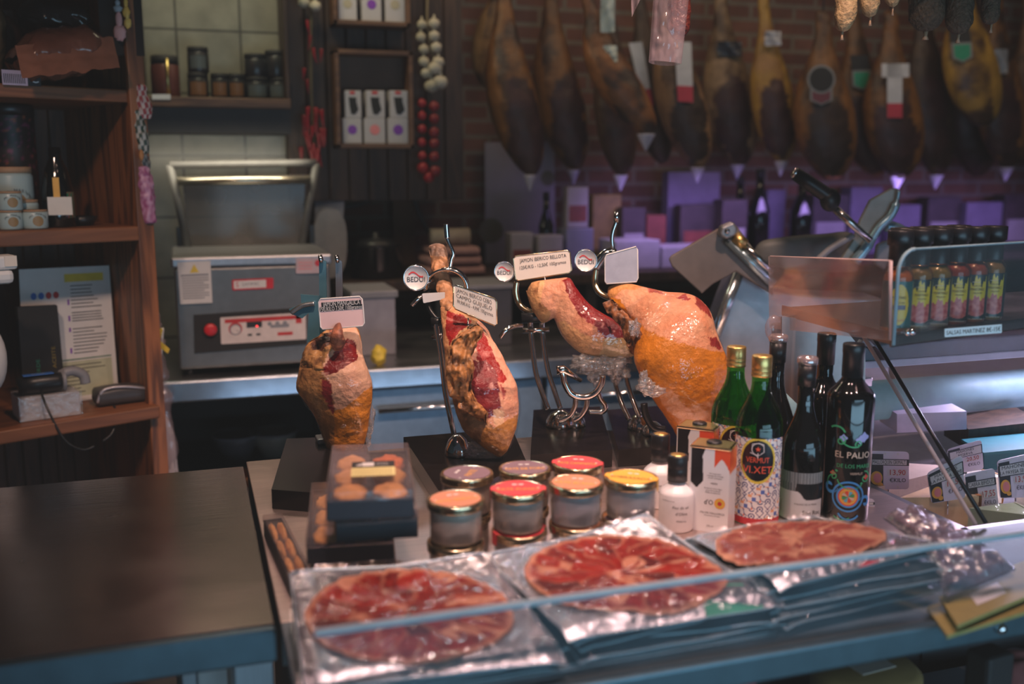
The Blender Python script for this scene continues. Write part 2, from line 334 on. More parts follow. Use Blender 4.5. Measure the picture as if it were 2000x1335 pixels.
# low glass screen standing along the front ledge; its polished top edge catches the light
zt = onY(1100, 1165, .95).z
t = thing('glass_screen', 'low clear glass screen with pale polished top edge in front of the meat packs', 'glass screen', (1.0, .953, 0))
MB().bx(.1, 3.2, .95, .956, .0005, zt-.006, 0, 0).build('pane', film('screen_glass', (.94, .97, .97), .03, .02, haze=.05, hazecol=(.4, .6, .7)), t, True)
MB().bx(.1, 3.2, .949, .957, zt-.006, zt, 0, .001).build('polished_edge', MT('glassedge'), t, True)
# ---------------------------------------------------------------- the back bench (steel), with cupboard fronts
def back_counter():
    t = thing('back_counter', 'stainless steel back counter with shiny front edge under the vacuum sealer', 'counter', (.6, 3.1, -.95))
    x0 = -.12
    MB().bx(x0, 3.2, 2.74, 3.48, -.03, 0, 0, .006).build('worktop', MT('steely'), t, True)
    MB().bx(x0, 3.2, 2.725, 2.742, -.055, .004, 0, .006).build('front_edge', pm('bench_edge', (.5, .55, .62), .25, metal=.9), t, True)
    xa = onY(560, 800, 2.78).x
    MB().bx(x0, .4, 3.4, 3.47, -.95, -.03, 0, 0).bx(x0-.02, x0, 2.78, 3.47, -.95, -.03, 0, .003).build('back_panel', MT('dark'), t, True)
    MB().bx(x0, xa+.15, 2.8, 3.4, -.36, -.34, 0, .003).build('lower_shelf', MT('dark'), t, True)
    for i in range(4):
        a = xa+.15+i*.62
        d = MB().bx(a, a+.605, 2.76, 2.785, -.9, -.06, 0, .006).build('door', pm('door_steel', (.24, .33, .42), .4, metal=.4), t, True)
        MB().tube([(a+.1, 2.735, -.12), (a+.5, 2.735, -.12)], .008, 8).build('handle', MT('chrome'), d, True)
    MB().bx(xa+.14, 3.2, 2.79, 3.47, -.95, -.035, 0, .0).build('carcass', MT('dark'), t, True)
back_counter()
# raised shelf along the brick wall
zs = onY(1000, 540, 3.3).z
xs0 = onY(655, 540, 3.3).x
t = thing('raised_shelf', 'dark raised shelf running along the brick wall under the hanging hams', 'shelf', (xs0, 3.5, zs))
MB().bx(xs0, 4.6, 3.3, 3.84, zs-.035, zs, 0, .004).build('board', MT('darkwood'), t, True)
for x in (xs0+.05, 1.4, 2.4, 3.15): MB().bx(x-.02, x+.02, 3.36, 3.46, .001, zs-.036, 0, .003).build('support', MT('dark'), t, True)
MB().bx(4.5, 4.54, 3.36, 3.46, -.95, zs-.035, 0, .003).build('support', MT('dark'), t, True)
# ---------------------------------------------------------------- camera, light
cam = bpy.data.cameras.new('camera'); co = bpy.data.objects.new('camera', cam); COL.objects.link(co)
cam.sensor_width = 36; cam.lens = F*36/2000; cam.clip_start = .02
co.location = EYE; co.rotation_euler = (PI/2-PIT, 0, -YAW)
cam.dof.use_dof = True; cam.dof.focus_distance = 1.86; cam.dof.aperture_fstop = 2.0
bpy.context.scene.camera = co
def area(name, loc, target, size, power, col, sy_=None, spread=180):
    L = bpy.data.lights.new(name, 'AREA'); L.energy = power; L.color = col; L.size = size; L.spread = math.radians(spread)
    if sy_: L.shape = 'RECTANGLE'; L.size_y = sy_
    o = bpy.data.objects.new(name, L); COL.objects.link(o); o.location = loc
    o.rotation_euler = (Vector(target)-Vector(loc)).to_track_quat('-Z', 'Y').to_euler(); return o
def spot(name, loc, target, power, col, ang=60, r=.03, blend=.6):
    L = bpy.data.lights.new(name, 'SPOT'); L.energy = power; L.color = col; L.spot_size = math.radians(ang); L.spot_blend = blend; L.shadow_soft_size = r
    o = bpy.data.objects.new(name, L); COL.objects.link(o); o.location = loc
    o.rotation_euler = (Vector(target)-Vector(loc)).to_track_quat('-Z', 'Y').to_euler(); return o
WARM = (1, .66, .52); PINK = (1, .6, .55); COOL = (.42, .74, 1); PUR = (.5, .32, 1)
spot('ham_spot_light', (.3, 1.15, 1.5), (.4, 1.85, .15), 62, WARM, 75, .03, 1)
spot('ham_spot_light', (1.0, 1.2, 1.5), (.9, 1.9, .15), 62, WARM, 75, .03, 1)
spot('pack_spot_light', (.15, .75, 1.5), (.3, 1.1, 0), 42, PINK, 45, .025, 1)
spot('pack_spot_light', (.62, .8, 1.5), (.6, 1.1, 0), 36, PINK, 45, .025, 1)
spot('bottle_spot_light', (1.15, .7, 1.5), (.9, 1.2, .05), 28, PINK, 45, .025, 1)
spot('case_spot_light', (1.75, .95, 1.4), (1.6, 1.55, -.05), 110, (.95, .7, .95), 38, .05, 1)
for x_, c_ in ((.0, PINK), (.75, (.8, .9, 1)), (1.5, PINK)): spot('rear_ceiling_spot', (x_, 3.15, 1.62), (.45+x_*.25, 1.15, 0), 10, c_, 34, .045, 1)
area('daylight_area', (.9, -.7, -.2), (.8, 1.4, .02), 2.4, 13, COOL, .5)
area('daylight_area', (1.0, -.8, .3), (.8, 1.3, .05), 1.6, 5, COOL, .4)  # extra cool fill, added so the front light reaches the jars
area('aisle_fill', (.75, 2.0, -.25), (.75, 2.78, -.3), 1.3, 1.0, (.5, .72, 1), .1)  # added cool fill hidden under the worktop, brightens the back counter doors
area('case_tube_light', (2.0, 1.62, .2), (2.0, 1.45, 0), .9, 13, (.9, .7, 1), .05)
area('purple_led_light', (2.6, 3.28, .5), (2.6, 3.62, .2), 2.2, 3, PUR, .08, 120)
area('wall_wash_light', (1.9, 2.7, 1.65), (2.2, 3.7, .7), 2.8, 6.5, (1, .74, .5), .25)
area('alcove_light', (.1, 2.9, 1.6), (.1, 3.5, .6), .5, 3.6, (1, .92, .62), .2)
spot('cabinet_light', (-.45, 1.2, 1.3), (-.25, 2.5, .2), 22, (1, .68, .52), 55, .05, 1)
area('alcove_low_fill', (.12, 3.15, .6), (.12, 3.5, .25), .5, .55, (1, .9, .7), .05)  # added warm fill below the alcove shelf, brightens the tiles behind the sealer
cyc = bpy.context.scene.cycles; cyc.max_bounces = 8; cyc.diffuse_bounces = 3; cyc.glossy_bounces = 4; cyc.transparent_max_bounces = 24; cyc.sample_clamp_indirect = 6; cyc.adaptive_threshold = .02
w = bpy.data.worlds.new('world'); bpy.context.scene.world = w; w.use_nodes = True
w.node_tree.nodes['Background'].inputs[0].default_value = (.35, .45, .6, 1); w.node_tree.nodes['Background'].inputs[1].default_value = .05
vs = bpy.context.scene.view_settings
vs.view_transform = 'Standard'; vs.look = 'None'; vs.exposure = .3
vs.use_curve_mapping = True
cm_ = vs.curve_mapping; cm_.curves[3].points[0].location = (0, .007); cm_.update()
# ---------------------------------------------------------------- flat cards, signs and labels
class Quad:
    """a flat rectangle given by its TL, TR, BR, BL corners"""
    def __init__(s, tl, tr, br, bl):
        s.c = [Vector(p) for p in (tl, tr, br, bl)]
        s.w = ((tr-tl).length+(br-bl).length)/2; s.h = ((tl-bl).length+(tr-br).length)/2
        s.n = (s.c[1]-s.c[3]).cross(s.c[0]-s.c[2]).normalized()
        s.o = (s.c[0]+s.c[1]+s.c[2]+s.c[3])/4
    def p(s, u, v, off=0): return (s.c[3]*(1-u)+s.c[2]*u)*(1-v)+(s.c[0]*(1-u)+s.c[1]*u)*v+s.n*off
    def fn(s, u0, v0, off=.0006):
        return lambda x, y: s.p(u0+x/s.w, v0+y/s.h, off)
def pquad(pxs, g): 
    gs = g if isinstance(g, (list, tuple)) else [g]*4
    return Quad(*[vp(x, y, gg) for (x, y), gg in zip(pxs, gs)])
def plate(mb, q, th=.0015, m=0, rnd=.006, u0=0, u1=1, v0=0, v1=1, off=0., seg=5):
    ru = rnd/q.w; rv = rnd/q.h; uv = []
    for cu, cv, a0 in ((u1-ru, v1-rv, 0), (u0+ru, v1-rv, 90), (u0+ru, v0+rv, 180), (u1-ru, v0+rv, 270)):
        for k in range(seg if rnd else 1):
            a = math.radians(a0+90*k/max(1, seg-1)); uv.append((cu+ru*math.cos(a), cv+rv*math.sin(a)))
    front = [q.p(u, v, off) for u, v in uv]
    mb.slab(front, -q.n*th, m); return mb
def disc_on(mb, q, u, v, r, m, off=.0007, n=28, ry=None):
    ry = ry or r
    mb.add([q.p(u+r*math.cos(2*PI*i/n)/q.w, v+ry*math.sin(2*PI*i/n)/q.h, off) for i in range(n)], [tuple(range(n))], m, None, False)
def rect_on(mb, q, u0, u1, v0, v1, m, off=.0005):
    mb.add([q.p(u0, v0, off), q.p(u1, v0, off), q.p(u1, v1, off), q.p(u0, v1, off)], [(0, 1, 2, 3)], m, None, False)
def price_sign(label, pxs, g, rows, m='cream', group=None, bands=(), clip=None, rnd=.007, name='price_sign', edge=None):
    q = pquad(pxs, g); t = thing(name, label, 'price sign', q.c[3]*.5+q.c[2]*.5, 0, group)
    mb = MB(); plate(mb, q, .0015, 0, rnd)
    for b in bands: rect_on(mb, q, *b, 2)
    for r in rows:
        txt, u, v, size = r[:4]; mi = r[4] if len(r) > 4 else 1
        mb.text(txt, size, None, mi, q.fn(u, v, .0009), maxw=r[5]*q.w if len(r) > 5 else q.w*.82)
    mb.build('card', [MT(m), MT('ink'), MT('black'), MT('white'), MT('redbright'), MT('red')], t, True)
    if edge:
        e = MB(); pts = [q.p(u, v) for u, v in ((.05, 0), (.95, 0), (1, .1), (1, .9), (.95, 1), (.05, 1), (0, .9), (0, .1), (.05, 0))]
        e.tube(pts, .0012, 6); e.build('rim', MT(edge), t, True)
    if clip:
        e = MB(); e.tube([vp(x, y, gg) for x, y, gg in clip], .002, 6); e.build('pin', MT('chrome'), t, True)
    return t
# ---------------------------------------------------------------- hams
def za(p): return (560+p[0]/2.781, 420+p[1]/2.781)
def zb(p): return (940+p[0]/2.67, 400+p[1]/2.67)
FWD = Vector((sy, cy, 0))
def crom(a, b, c, d, t): return .5*(2*b+(c-a)*t+(2*a-5*b+4*c-d)*t*t+(3*b-a-3*c+d)*t**3)
def loft(ribs, nv, nu, thick=.8, back=.8, rough=.0, seed=0, grow=0., paint=None, sq=1., conv=None, rfn=None):
    """ribs: (left px, right px, g). Returns verts, faces, colours of a closed body"""
    rr = []
    for r in ribs:
        l_, r_ = (conv(r[0]), conv(r[1])) if conv else (r[0], r[1])
        rr.append((l_[0], l_[1], r_[0], r_[1], r[2], r[3] if len(r) > 3 else 1.))
    vs = []; cs = []; fs = []
    for j in range(nv+1):
        x = j/nv*(len(rr)-1); i = min(int(x), len(rr)-2); t = x-i
        a, b, c, d = rr[max(i-1, 0)], rr[i], rr[i+1], rr[min(i+2, len(rr)-1)]
        lx, ly, rx, ry, g, tk = [crom(a[k], b[k], c[k], d[k], t) for k in range(6)]
        end = min(1, math.sqrt(max(0, min(j, nv-j))/(nv*.045)))
        mx, my = (lx+rx)/2, (ly+ry)/2; hx, hy = (rx-lx)/2*end, (ry-ly)/2*end
        hl = math.hypot(hx, hy)*mpp(g)
        for k in range(nu):
            an = 2*PI*k/nu; c_, s_ = math.cos(an), math.sin(an)
            cc = math.copysign(abs(c_)**sq, c_); s2 = math.copysign(abs(s_)**sq, s_)
            px, py = mx+hx*cc, my+hy*cc
            dep = -hl*tk*(thick if s_ > 0 else back)*s2
            P = vp(px, py, g+dep)
            if rough:
                nz = (noise.fractal(P*22+Vector((seed, 0, 0)), 1, 2, 4)+(.7*noise.noise(P*Vector((120, 120, 45))) if rough > .005 else 0))*rough
                if rfn: nz *= rfn(px, py)
                P = P-FWD*nz*(1 if s_ > 0 else -1)+Vector((c_*cy, -c_*sy, 0))*nz*.6
            if grow:
                w = noise.noise(P*34+Vector((seed, 3, 1)))*.45+noise.noise(P*Vector((80, 80, 30)))*.3+.55
                P = P-FWD*(grow*w*(1 if s_ > -.2 else -1))+Vector((cc*cy, -cc*sy, 0))*grow*w
            vs.append(P)
            if paint: cs.append(paint(px, py, s_, P))
    for j in range(nv):
        for k in range(nu): fs.append((j*nu+k, j*nu+(k+1) % nu, (j+1)*nu+(k+1) % nu, (j+1)*nu+k))
    n0 = len(vs); fs.append(tuple(range(nu))[::-1]); fs.append(tuple(nv*nu+k for k in range(nu)))
    return vs, fs, cs or None
SKIN = (.58, .2, .025); FAT = (.76, .46, .31); LEAN = (.24, .014, .014); TAN = (.4, .19, .07); BROWN = (.26, .11, .045); DARKB = (.07, .03, .02)
def region_paint(regs, base, conv, wob=3.):
    regs = [([conv(p) for p in poly], fn) for poly, fn in regs]
    def f(px, py, s, P):
        wx = px+wob*noise.noise(P*60)+wob*.6*noise.noise(P*150); wy = py+wob*noise.noise(P*60+Vector((9, 9, 9)))+wob*.6*noise.noise(P*150+Vector((5, 5, 5)))
        c = base(px, py, P)
        if s > -.35:
            for poly, fn in regs:
                if inpoly(wx, wy, poly): c = fn(px, py, P)
        return c
    return f
def skinfn(a=SKIN, dark=.5, top=None):
    def f(x, y, P):
        n = noise.fractal(P*16, 1, 2, 4); k = cl(.75+.5*n)
        return tuple(c*(.62+.5*k) for c in a)
    return f
def fatfn(a=FAT, b=(.72, .36, .23)):
    def f(x, y, P):
        n = noise.fractal(P*28, 1, 2, 3); return lerp(a, b, cl(.35+.6*n))
    return f
def leanfn(a=LEAN, dirx=.5, diry=1., amt=.5, streak=(.72, .3, .25)):
    def f(x, y, P):
        n = noise.noise(Vector((x*.07*dirx+y*.012, y*.09*diry-x*.02, 3)))+.5*noise.noise(P*90)
        a2 = (a[0]*.62, a[1]*.55, a[2]*.55); c = lerp(a2, (a2[0]*1.7, a2[1]*2, a2[2]*1.8), cl(.5+.8*noise.noise(P*45)))
        return lerp(c, streak, ss(.5, .68, n)*amt*1.1)
    return f
def crust(a=TAN, b=DARKB, k=.55):
    def f(x, y, P):
        n = noise.fractal(P*55, 1, 2, 5)*1.1+.7*noise.noise(Vector((P.x*150, P.y*150, P.z*40)))
        c = lerp(a, b, cl(k-.05+.7*n)); h = ss(.35, .8, noise.noise(P*110+Vector((4, 4, 4))))
        return lerp(c, (a[0]*1.5, a[1]*1.5, a[2]*1.5), h*.6)
    return f
HAM = 'hams mounted in jawed holders'
# ham 1: small ham standing upright in the left jaw holder
r1 = [((236, 585), (282, 583), 1.86, .8), ((215, 618), (372, 610), 1.86, .8), ((170, 650), (395, 645), 1.85, .8), ((108, 690), (409, 690), 1.845), ((86, 750), (415, 750), 1.84), ((75, 800), (429, 800), 1.835), ((64, 850), (446, 850), 1.83), ((56, 900), (461, 900), 1.83), ((57, 950), (466, 950), 1.83), ((88, 1000), (464, 1000), 1.83),
      ((125, 1050), (455, 1050), 1.83), ((158, 1100), (446, 1100), 1.83), ((180, 1150), (438, 1150), 1.835), ((196, 1200), (430, 1200), 1.84), ((215, 1260), (412, 1260), 1.84), ((250, 1318), (370, 1318), 1.84)]
p1_ = region_paint([
    ([(40, 560), (290, 560), (275, 700), (235, 760), (185, 870), (170, 950), (190, 1060), (225, 1240), (30, 1240)], crust((.56, .28, .1), (.16, .07, .03), .28)),
    ([(120, 680), (230, 640), (250, 690), (175, 740), (130, 735)], crust((.25, .09, .05), DARKB, .7)),
    ([(175, 665), (215, 640), (225, 665), (190, 695)], lambda x, y, P: (.03, .015, .012)), ([(132, 705), (160, 700), (160, 735), (135, 740)], lambda x, y, P: (.05, .02, .015)),
    ([(235, 580), (298, 575), (310, 700), (270, 740), (235, 700)], crust((.4, .13, .07), (.16, .05, .03), .4)),
    ([(285, 612), (370, 606), (412, 690), (432, 800), (470, 900), (462, 925), (310, 1055), (265, 1060), (235, 905), (195, 870), (215, 760), (250, 720)], fatfn()),
    ([(330, 668), (368, 680), (392, 760), (385, 785), (335, 812), (275, 850), (215, 876), (198, 842), (230, 780), (268, 735), (300, 700)], leanfn(LEAN, .4, 1.4, .6)),
    ([(180, 885), (235, 905), (250, 990), (262, 1085), (235, 1060), (195, 970)], leanfn((.28, .025, .03), 1.5, .5, .4)),
    ([(262, 1060), (310, 1055), (462, 925), (470, 1000), (440, 1260), (255, 1260)], skinfn((.74, .28, .035))),
], skinfn((.45, .2, .06)), za)
r1top = (za((236, 585)), 0)
h = thing('cured_ham', 'upright cured ham with amber rind below, in the blue-grey jaw holder', 'ham', vp(640, 870, 1.85), 0, HAM)
mb = MB(); mb.add(*loft(r1, 170, 120, .62, .55, .004, 1, paint=p1_, conv=za)[:2], col=None); mb = MB()
v, f, c = loft(r1, 170, 120, .62, .55, .0045, 1, paint=p1_, conv=za, rfn=lambda x, y: 2.6 if x < 640 and y < 720 else .7); mb.add(v, f, 0, None, True, c); mb.build('meat', MT('meat'), h, True)
v, f, c = loft([((268, 588), (292, 580), 1.80), ((240, 640), (305, 640), 1.785), ((232, 690), (318, 690), 1.79), ((262, 740), (300, 735), 1.80)], 40, 32, .9, .9, .004, 8, paint=lambda x, y, s, P: crust((.42, .15, .08), (.12, .04, .03), .4)(x, y, P), conv=za)
MB().add(v, f, 0, None, True, c).build('bone_end', MT('meat'), h, True)
wr = [r for r in r1[4:]]
v, f, c = loft(wr, 90, 90, .66, .58, 0, 4, .0035, conv=za)
MB().add(v, f).build('cling_film', MT('film'), h, True)
# ham 2: leg clamped by the hoof, cut face right, brown bone flap in front
r2 = [((832, 478), (912, 470), 1.88, .9), ((834, 520), (965, 515), 1.87, .9), ((838, 570), (1035, 565), 1.86, .8), ((845, 620), (1085, 612), 1.845), ((850, 680), (1122, 680), 1.83), ((857, 740), (1160, 740), 1.82), ((858, 800), (1190, 800), 1.81), ((860, 860), (1220, 860), 1.80), ((868, 920), (1248, 920), 1.79), ((890, 980), (1258, 980), 1.785),
      ((912, 1040), (1262, 1040), 1.775), ((930, 1100), (1258, 1100), 1.77), ((955, 1160), (1247, 1160), 1.76), ((1000, 1210), (1226, 1215), 1.755), ((1070, 1262), (1205, 1265), 1.75), ((1130, 1312), (1180, 1315), 1.75)]
p2_ = region_paint([
    ([(820, 460), (940, 460), (960, 560), (880, 700), (850, 780), (830, 700)], crust((.6, .3, .14), (.3, .12, .05), .2)),
    ([(868, 520), (940, 535), (1010, 575), (935, 640), (885, 705), (862, 620)], leanfn((.36, .02, .02), .5, 1, .5)),
    ([(1040, 560), (1100, 600), (1200, 740), (1262, 900), (1280, 1075), (1130, 1150), (1000, 1060), (980, 800)], fatfn((.74, .4, .26), (.72, .28, .18))),
    ([(1050, 600), (1092, 668), (1135, 780), (1196, 885), (1183, 912), (1150, 902), (1100, 822), (1035, 775), (1025, 700)], leanfn((.42, .022, .02), .5, 1., .35)),
    ([(1155, 905), (1185, 950), (1180, 1000), (1165, 960)], leanfn((.5, .08, .07), .5, 1., .3)),
    ([(1010, 790), (1080, 790), (1145, 850), (1150, 960), (1160, 1040), (1100, 1110), (1010, 1010), (990, 870)], leanfn((.26, .025, .03), 1.6, .6, .8, (.62, .3, .26))),
    ([(1120, 1050), (1180, 1060), (1180, 1130), (1130, 1150)], fatfn((.85, .6, .4), (.75, .42, .22))),
    ([(1060, 1150), (1130, 1150), (1262, 1080), (1280, 1320), (1050, 1320)], skinfn((.5, .23, .06))),
], crust((.5, .27, .12), (.16, .07, .03), .35), za)
h = thing('cured_ham', 'carved cured ham with raw red face and shaggy brown flap, held by its hoof', 'ham', vp(960, 880, 1.8), 0, HAM)
v, f, c = loft(r2, 180, 120, .6, .6, .004, 2, paint=p2_, conv=za); MB().add(v, f, 0, None, True, c).build('meat', MT('meat'), h, True)
v, f, c = loft([((808, 150), (845, 155), 1.97), ((772, 172), (862, 176), 1.97), ((775, 220), (874, 225), 1.96), ((782, 265), (880, 270), 1.95), ((790, 310), (885, 312), 1.94), ((802, 360), (895, 362), 1.93), ((818, 420), (905, 420), 1.91), ((832, 480), (915, 480), 1.88), ((840, 530), (930, 525), 1.87)], 70, 40, .9, .9, .006, 3,
    paint=lambda x, y, s, P: crust((.5, .25, .12) if y > 500 else (.32, .2, .14), (.14, .07, .04), .3)(x, y, P), conv=za); MB().add(v, f, 0, None, True, c).build('hoof', MT('meat'), h, True)
v, f, c = loft([((1015, 588), (1045, 576), 1.76), ((940, 650), (1062, 630), 1.745), ((900, 700), (1050, 690), 1.74), ((878, 760), (1012, 760), 1.735), ((864, 820), (1010, 830), 1.73), ((862, 880), (1012, 900), 1.73), ((885, 940), (1010, 960), 1.73), ((925, 990), (1040, 1010), 1.73), ((960, 1045), (1090, 1060), 1.73), ((1000, 1085), (1112, 1095), 1.735), ((1060, 1130), (1100, 1140), 1.74)], 130, 90, .75, .6, .014, 4,
    paint=lambda x, y, s, P: crust((.46, .2, .065), (.04, .016, .01), .42)(x, y, P), conv=za); MB().add(v, f, 0, None, True, c).build('bone_flap', MT('meat'), h, True)
v, f, c = loft(r2[8:], 80, 90, .64, .62, 0, 6, .0045, conv=za); MB().add(v, f).build('cling_film', MT('film'), h, True)
# ham 3
r3 = [((240, 412), (238, 482), 1.99, .9), ((285, 398), (270, 556), 1.985, .9), ((340, 390), (318, 612), 1.98, .85), ((400, 383), (350, 607), 1.975, .8), ((458, 382), (378, 592), 1.97, .8), ((492, 430), (397, 635), 1.965), ((532, 480), (422, 682), 1.96), ((582, 530), (462, 727), 1.95), ((642, 570), (522, 772), 1.94), ((692, 600), (592, 787), 1.935), ((742, 640), (682, 794), 1.93), ((792, 690), (758, 797), 1.93), ((832, 742), (812, 778), 1.93)]
p3_ = region_paint([
    ([(330, 380), (470, 370), (560, 480), (700, 590), (760, 640), (640, 700), (560, 690), (430, 600), (370, 620), (300, 600)], fatfn((.68, .34, .2), (.6, .22, .12))),
    ([(225, 400), (300, 395), (300, 500), (360, 560), (340, 620), (230, 540)], crust((.6, .31, .13), (.28, .12, .05), .25)),
    ([(424, 395), (468, 372), (500, 430), (570, 505), (650, 565), (705, 600), (640, 645), (565, 615), (512, 575), (470, 505), (440, 445)], leanfn((.26, .012, .014), .9, 1.3, .4)),
    ([(600, 600), (700, 590), (760, 650), (740, 720), (660, 700), (610, 660)], leanfn((.25, .03, .04), 1.2, 1.2, .8)),
    ([(640, 690), (800, 700), (800, 800), (620, 790)], fatfn((.6, .44, .24), (.42, .25, .1))),
], skinfn((.66, .36, .17)), zb)
h = thing('cured_ham', 'half carved ham with dark red cut face, above the U-shaped cradle', 'ham', vp(1130, 800, 1.97), 0, HAM)
v, f, c = loft(r3, 160, 110, .62, .6, .0035, 5, paint=p3_, conv=zb); MB().add(v, f, 0, None, True, c).build('meat', MT('meat'), h, True)
v, f, c = loft([((640, 505), (690, 488), 1.90), ((655, 545), (715, 520), 1.895), ((690, 590), (750, 560), 1.89), ((715, 640), (795, 610), 1.885), ((740, 690), (835, 670), 1.885), ((765, 740), (845, 730), 1.89), ((785, 785), (825, 775), 1.90)], 110, 70, .45, .45, .012, 6,
    paint=lambda x, y, s, P: crust((.3, .11, .04), (.03, .012, .008), .5)(x, y, P), conv=zb); MB().add(v, f, 0, None, True, c).build('bone_flap', MT('meat'), h, True)
v, f, c = loft(r3[6:], 80, 80, .66, .62, 0, 7, .004, conv=zb); MB().add(v, f).build('cling_film', MT('film'), h, True)
def scrunch(parent, lumps, g, conv, seed):
    mb = MB()
    for i, (x, y, rx, ry) in enumerate(lumps):
        px, py = conv((x, y)); P = vp(px, py, g); s = mpp(g)/2.7
        def S(u, v):
            a = 2*PI*u; b = PI*(v-.5); d = Vector((math.cos(a)*math.cos(b), math.sin(a)*math.cos(b), math.sin(b)))
            k = 1+.55*noise.fractal(d*1.9+Vector((seed+i*4, i, 2)), 1, 2, 5)
            q = Vector((d.x*rx*s*k, d.y*min(rx, ry)*s*.6*k, d.z*ry*s*k)); return P+Vector((q.x*cy+q.y*sy, -q.x*sy+q.y*cy, q.z))
        mb.grid(S, 48, 30, 0, cu=True)
    mb.build('crumpled_wrap', MT('wrap'), parent, True)
scrunch(h, [(560, 835, 80, 45), (660, 830, 80, 50), (710, 865, 55, 55), (600, 880, 40, 60), (520, 815, 45, 35), (735, 800, 50, 40)], 1.93, zb, 3)
# ham 4
r4 = [((648, 440), (688, 412), 2.0, .9), ((668, 490), (770, 410), 1.99, .9), ((715, 535), (855, 428), 1.97, .9), ((770, 580), (962, 452), 1.95), ((800, 640), (1062, 460), 1.93), ((798, 700), (1132, 488), 1.91), ((795, 760), (1196, 560), 1.89), ((800, 820), (1226, 660), 1.875), ((830, 890), (1260, 745), 1.865), ((865, 960), (1290, 830), 1.86),
      ((900, 1020), (1300, 930), 1.86), ((950, 1090), (1290, 1030), 1.86), ((990, 1150), (1262, 1120), 1.87), ((1020, 1205), (1222, 1190), 1.88), ((1070, 1250), (1170, 1250), 1.88)]
p4_ = region_paint([
    ([(640, 430), (700, 395), (840, 410), (1140, 440), (1300, 700), (1258, 765), (1130, 742), (1000, 712), (862, 652), (780, 572), (720, 500), (660, 470)], fatfn((.74, .38, .22), (.66, .23, .11))),
    ([(640, 400), (780, 405), (860, 425), (800, 445), (740, 440), (700, 470), (660, 500)], crust((.66, .3, .1), (.36, .13, .04), .2)),
    ([(1015, 478), (1060, 465), (1090, 490), (1050, 500)], leanfn((.42, .05, .05))), ([(1110, 470), (1180, 530), (1205, 590), (1160, 560), (1120, 520)], leanfn((.4, .06, .05))),
    ([(1180, 685), (1230, 690), (1256, 750), (1210, 735)], leanfn((.33, .04, .04))), ([(850, 432), (960, 455), (900, 462)], leanfn((.55, .12, .08))),
], skinfn((.66, .23, .02)), zb, 4)
h = thing('cured_ham', 'large amber skinned ham with pale fat top wrapped in film, behind the green bottles', 'ham', vp(1330, 850, 1.9), 0, HAM)
v, f, c = loft(r4, 190, 130, .62, .6, .003, 9, paint=p4_, conv=zb); MB().add(v, f, 0, None, True, c).build('meat', MT('meat'), h, True)
v, f, c = loft(r4[2:], 110, 110, .65, .62, 0, 11, .003, conv=zb); MB().add(v, f).build('cling_film', MT('film'), h, True)
scrunch(bpy.data.objects['cured_ham.001'], [(1040, 1270, 70, 34), (1100, 1300, 60, 26), (1010, 1300, 40, 30)], 1.77, za, 21)
scrunch(bpy.data.objects['cured_ham'], [(455, 1090, 22, 60), (445, 1160, 18, 50), (440, 1210, 16, 40)], 1.84, za, 31)
scrunch(h, [(860, 945, 45, 40), (900, 970, 60, 28), (845, 905, 22, 40)], 1.80, zb, 9)
scrunch(h, [(800, 640, 30, 40)], 1.80, zb, 14)
# ---------------------------------------------------------------- ham holders
def px_tube(pts, r, conv=None, n=10, sm_=6):
    P = [vp(*(conv((a, b)) if conv else (a, b)), g) for a, b, g in pts]
    return MB().tube(smooth_path(P, sm_) if sm_ else P, r, n)
def board(t, pxs, z, h_, m, b=.003):
    P = [onz(x, y, z) for x, y in pxs]
    MB().slab(P, (0, 0, -h_)).build('base_board', m, t, True)
laq = pm('dark_stained_board', (.009, .007, .0065), .2, var=.3, scale=60, spec=.35)
def badge(t, c, r, g, conv):
    x, y = conv(c); P = vp(x, y, g); rm = r/2.7*mpp(g)
    rz = face(P); M = TR(P, rz) @ Matrix.Rotation(PI/2, 4, 'X')
    mb = MB(); mb.lathe([(0, -.008), (rm*.98, -.008), (rm, -.006), (rm, .003), (rm*.93, .004), (rm*.9, .002), (0, .002)], 40, 0, M, mf=lambda k: 1 if k == 5 else 0)
    mb.text('BEDUI', rm*.55, M @ Matrix.Translation((0, -rm*.12, .0028)), 2, maxw=rm*1.35)
    sw = [(-rm*.55+rm*1.1*i/12, rm*.2+rm*.18*math.sin(i/12*PI*1.7)) for i in range(13)]
    vs = [(x_, y_, .0028) for x_, y_ in sw]+[(x_, y_+rm*.12, .0028) for x_, y_ in sw]
    mb.add(vs, [(i, i+1, 14+i, 13+i) for i in range(12)], 3, M, False)
    mb.build('maker_badge', [MT('chrome'), MT('white'), MT('ink'), MT('red')], t, True)
def ring(t, c, rx, ry, g, conv, a0, a1, w=.02, m='chrome', name='ring_clamp', dep=.05):
    pts = []
    for i in range(25):
        a = math.radians(a0+(a1-a0)*i/24); x, y = conv((c[0]+rx*math.cos(a), c[1]-ry*math.sin(a))); pts.append((x, y, g-dep*math.sin(a)*0+dep*.5*math.cos(a)*0))
    P = [vp(*p) for p in pts]; mb = MB()
    vs = []
    for p in P: vs += [p-FWD*w, p+FWD*w]
    ctr = sum(P, Vector())/len(P)
    out = [v+((v-ctr).normalized()*.009) for v in vs]
    n = len(P); fs = []
    for i in range(n-1): fs += [(2*i, 2*i+1, 2*i+3, 2*i+2), (2*n+2*i, 2*n+2*i+2, 2*n+2*i+3, 2*n+2*i+1), (2*i, 2*i+2, 2*n+2*i+2, 2*n+2*i), (2*i+1, 2*n+2*i+1, 2*n+2*i+3, 2*i+3)]
    mb.add(vs+out, fs, 0); mb.build(name, MT(m), t, True)
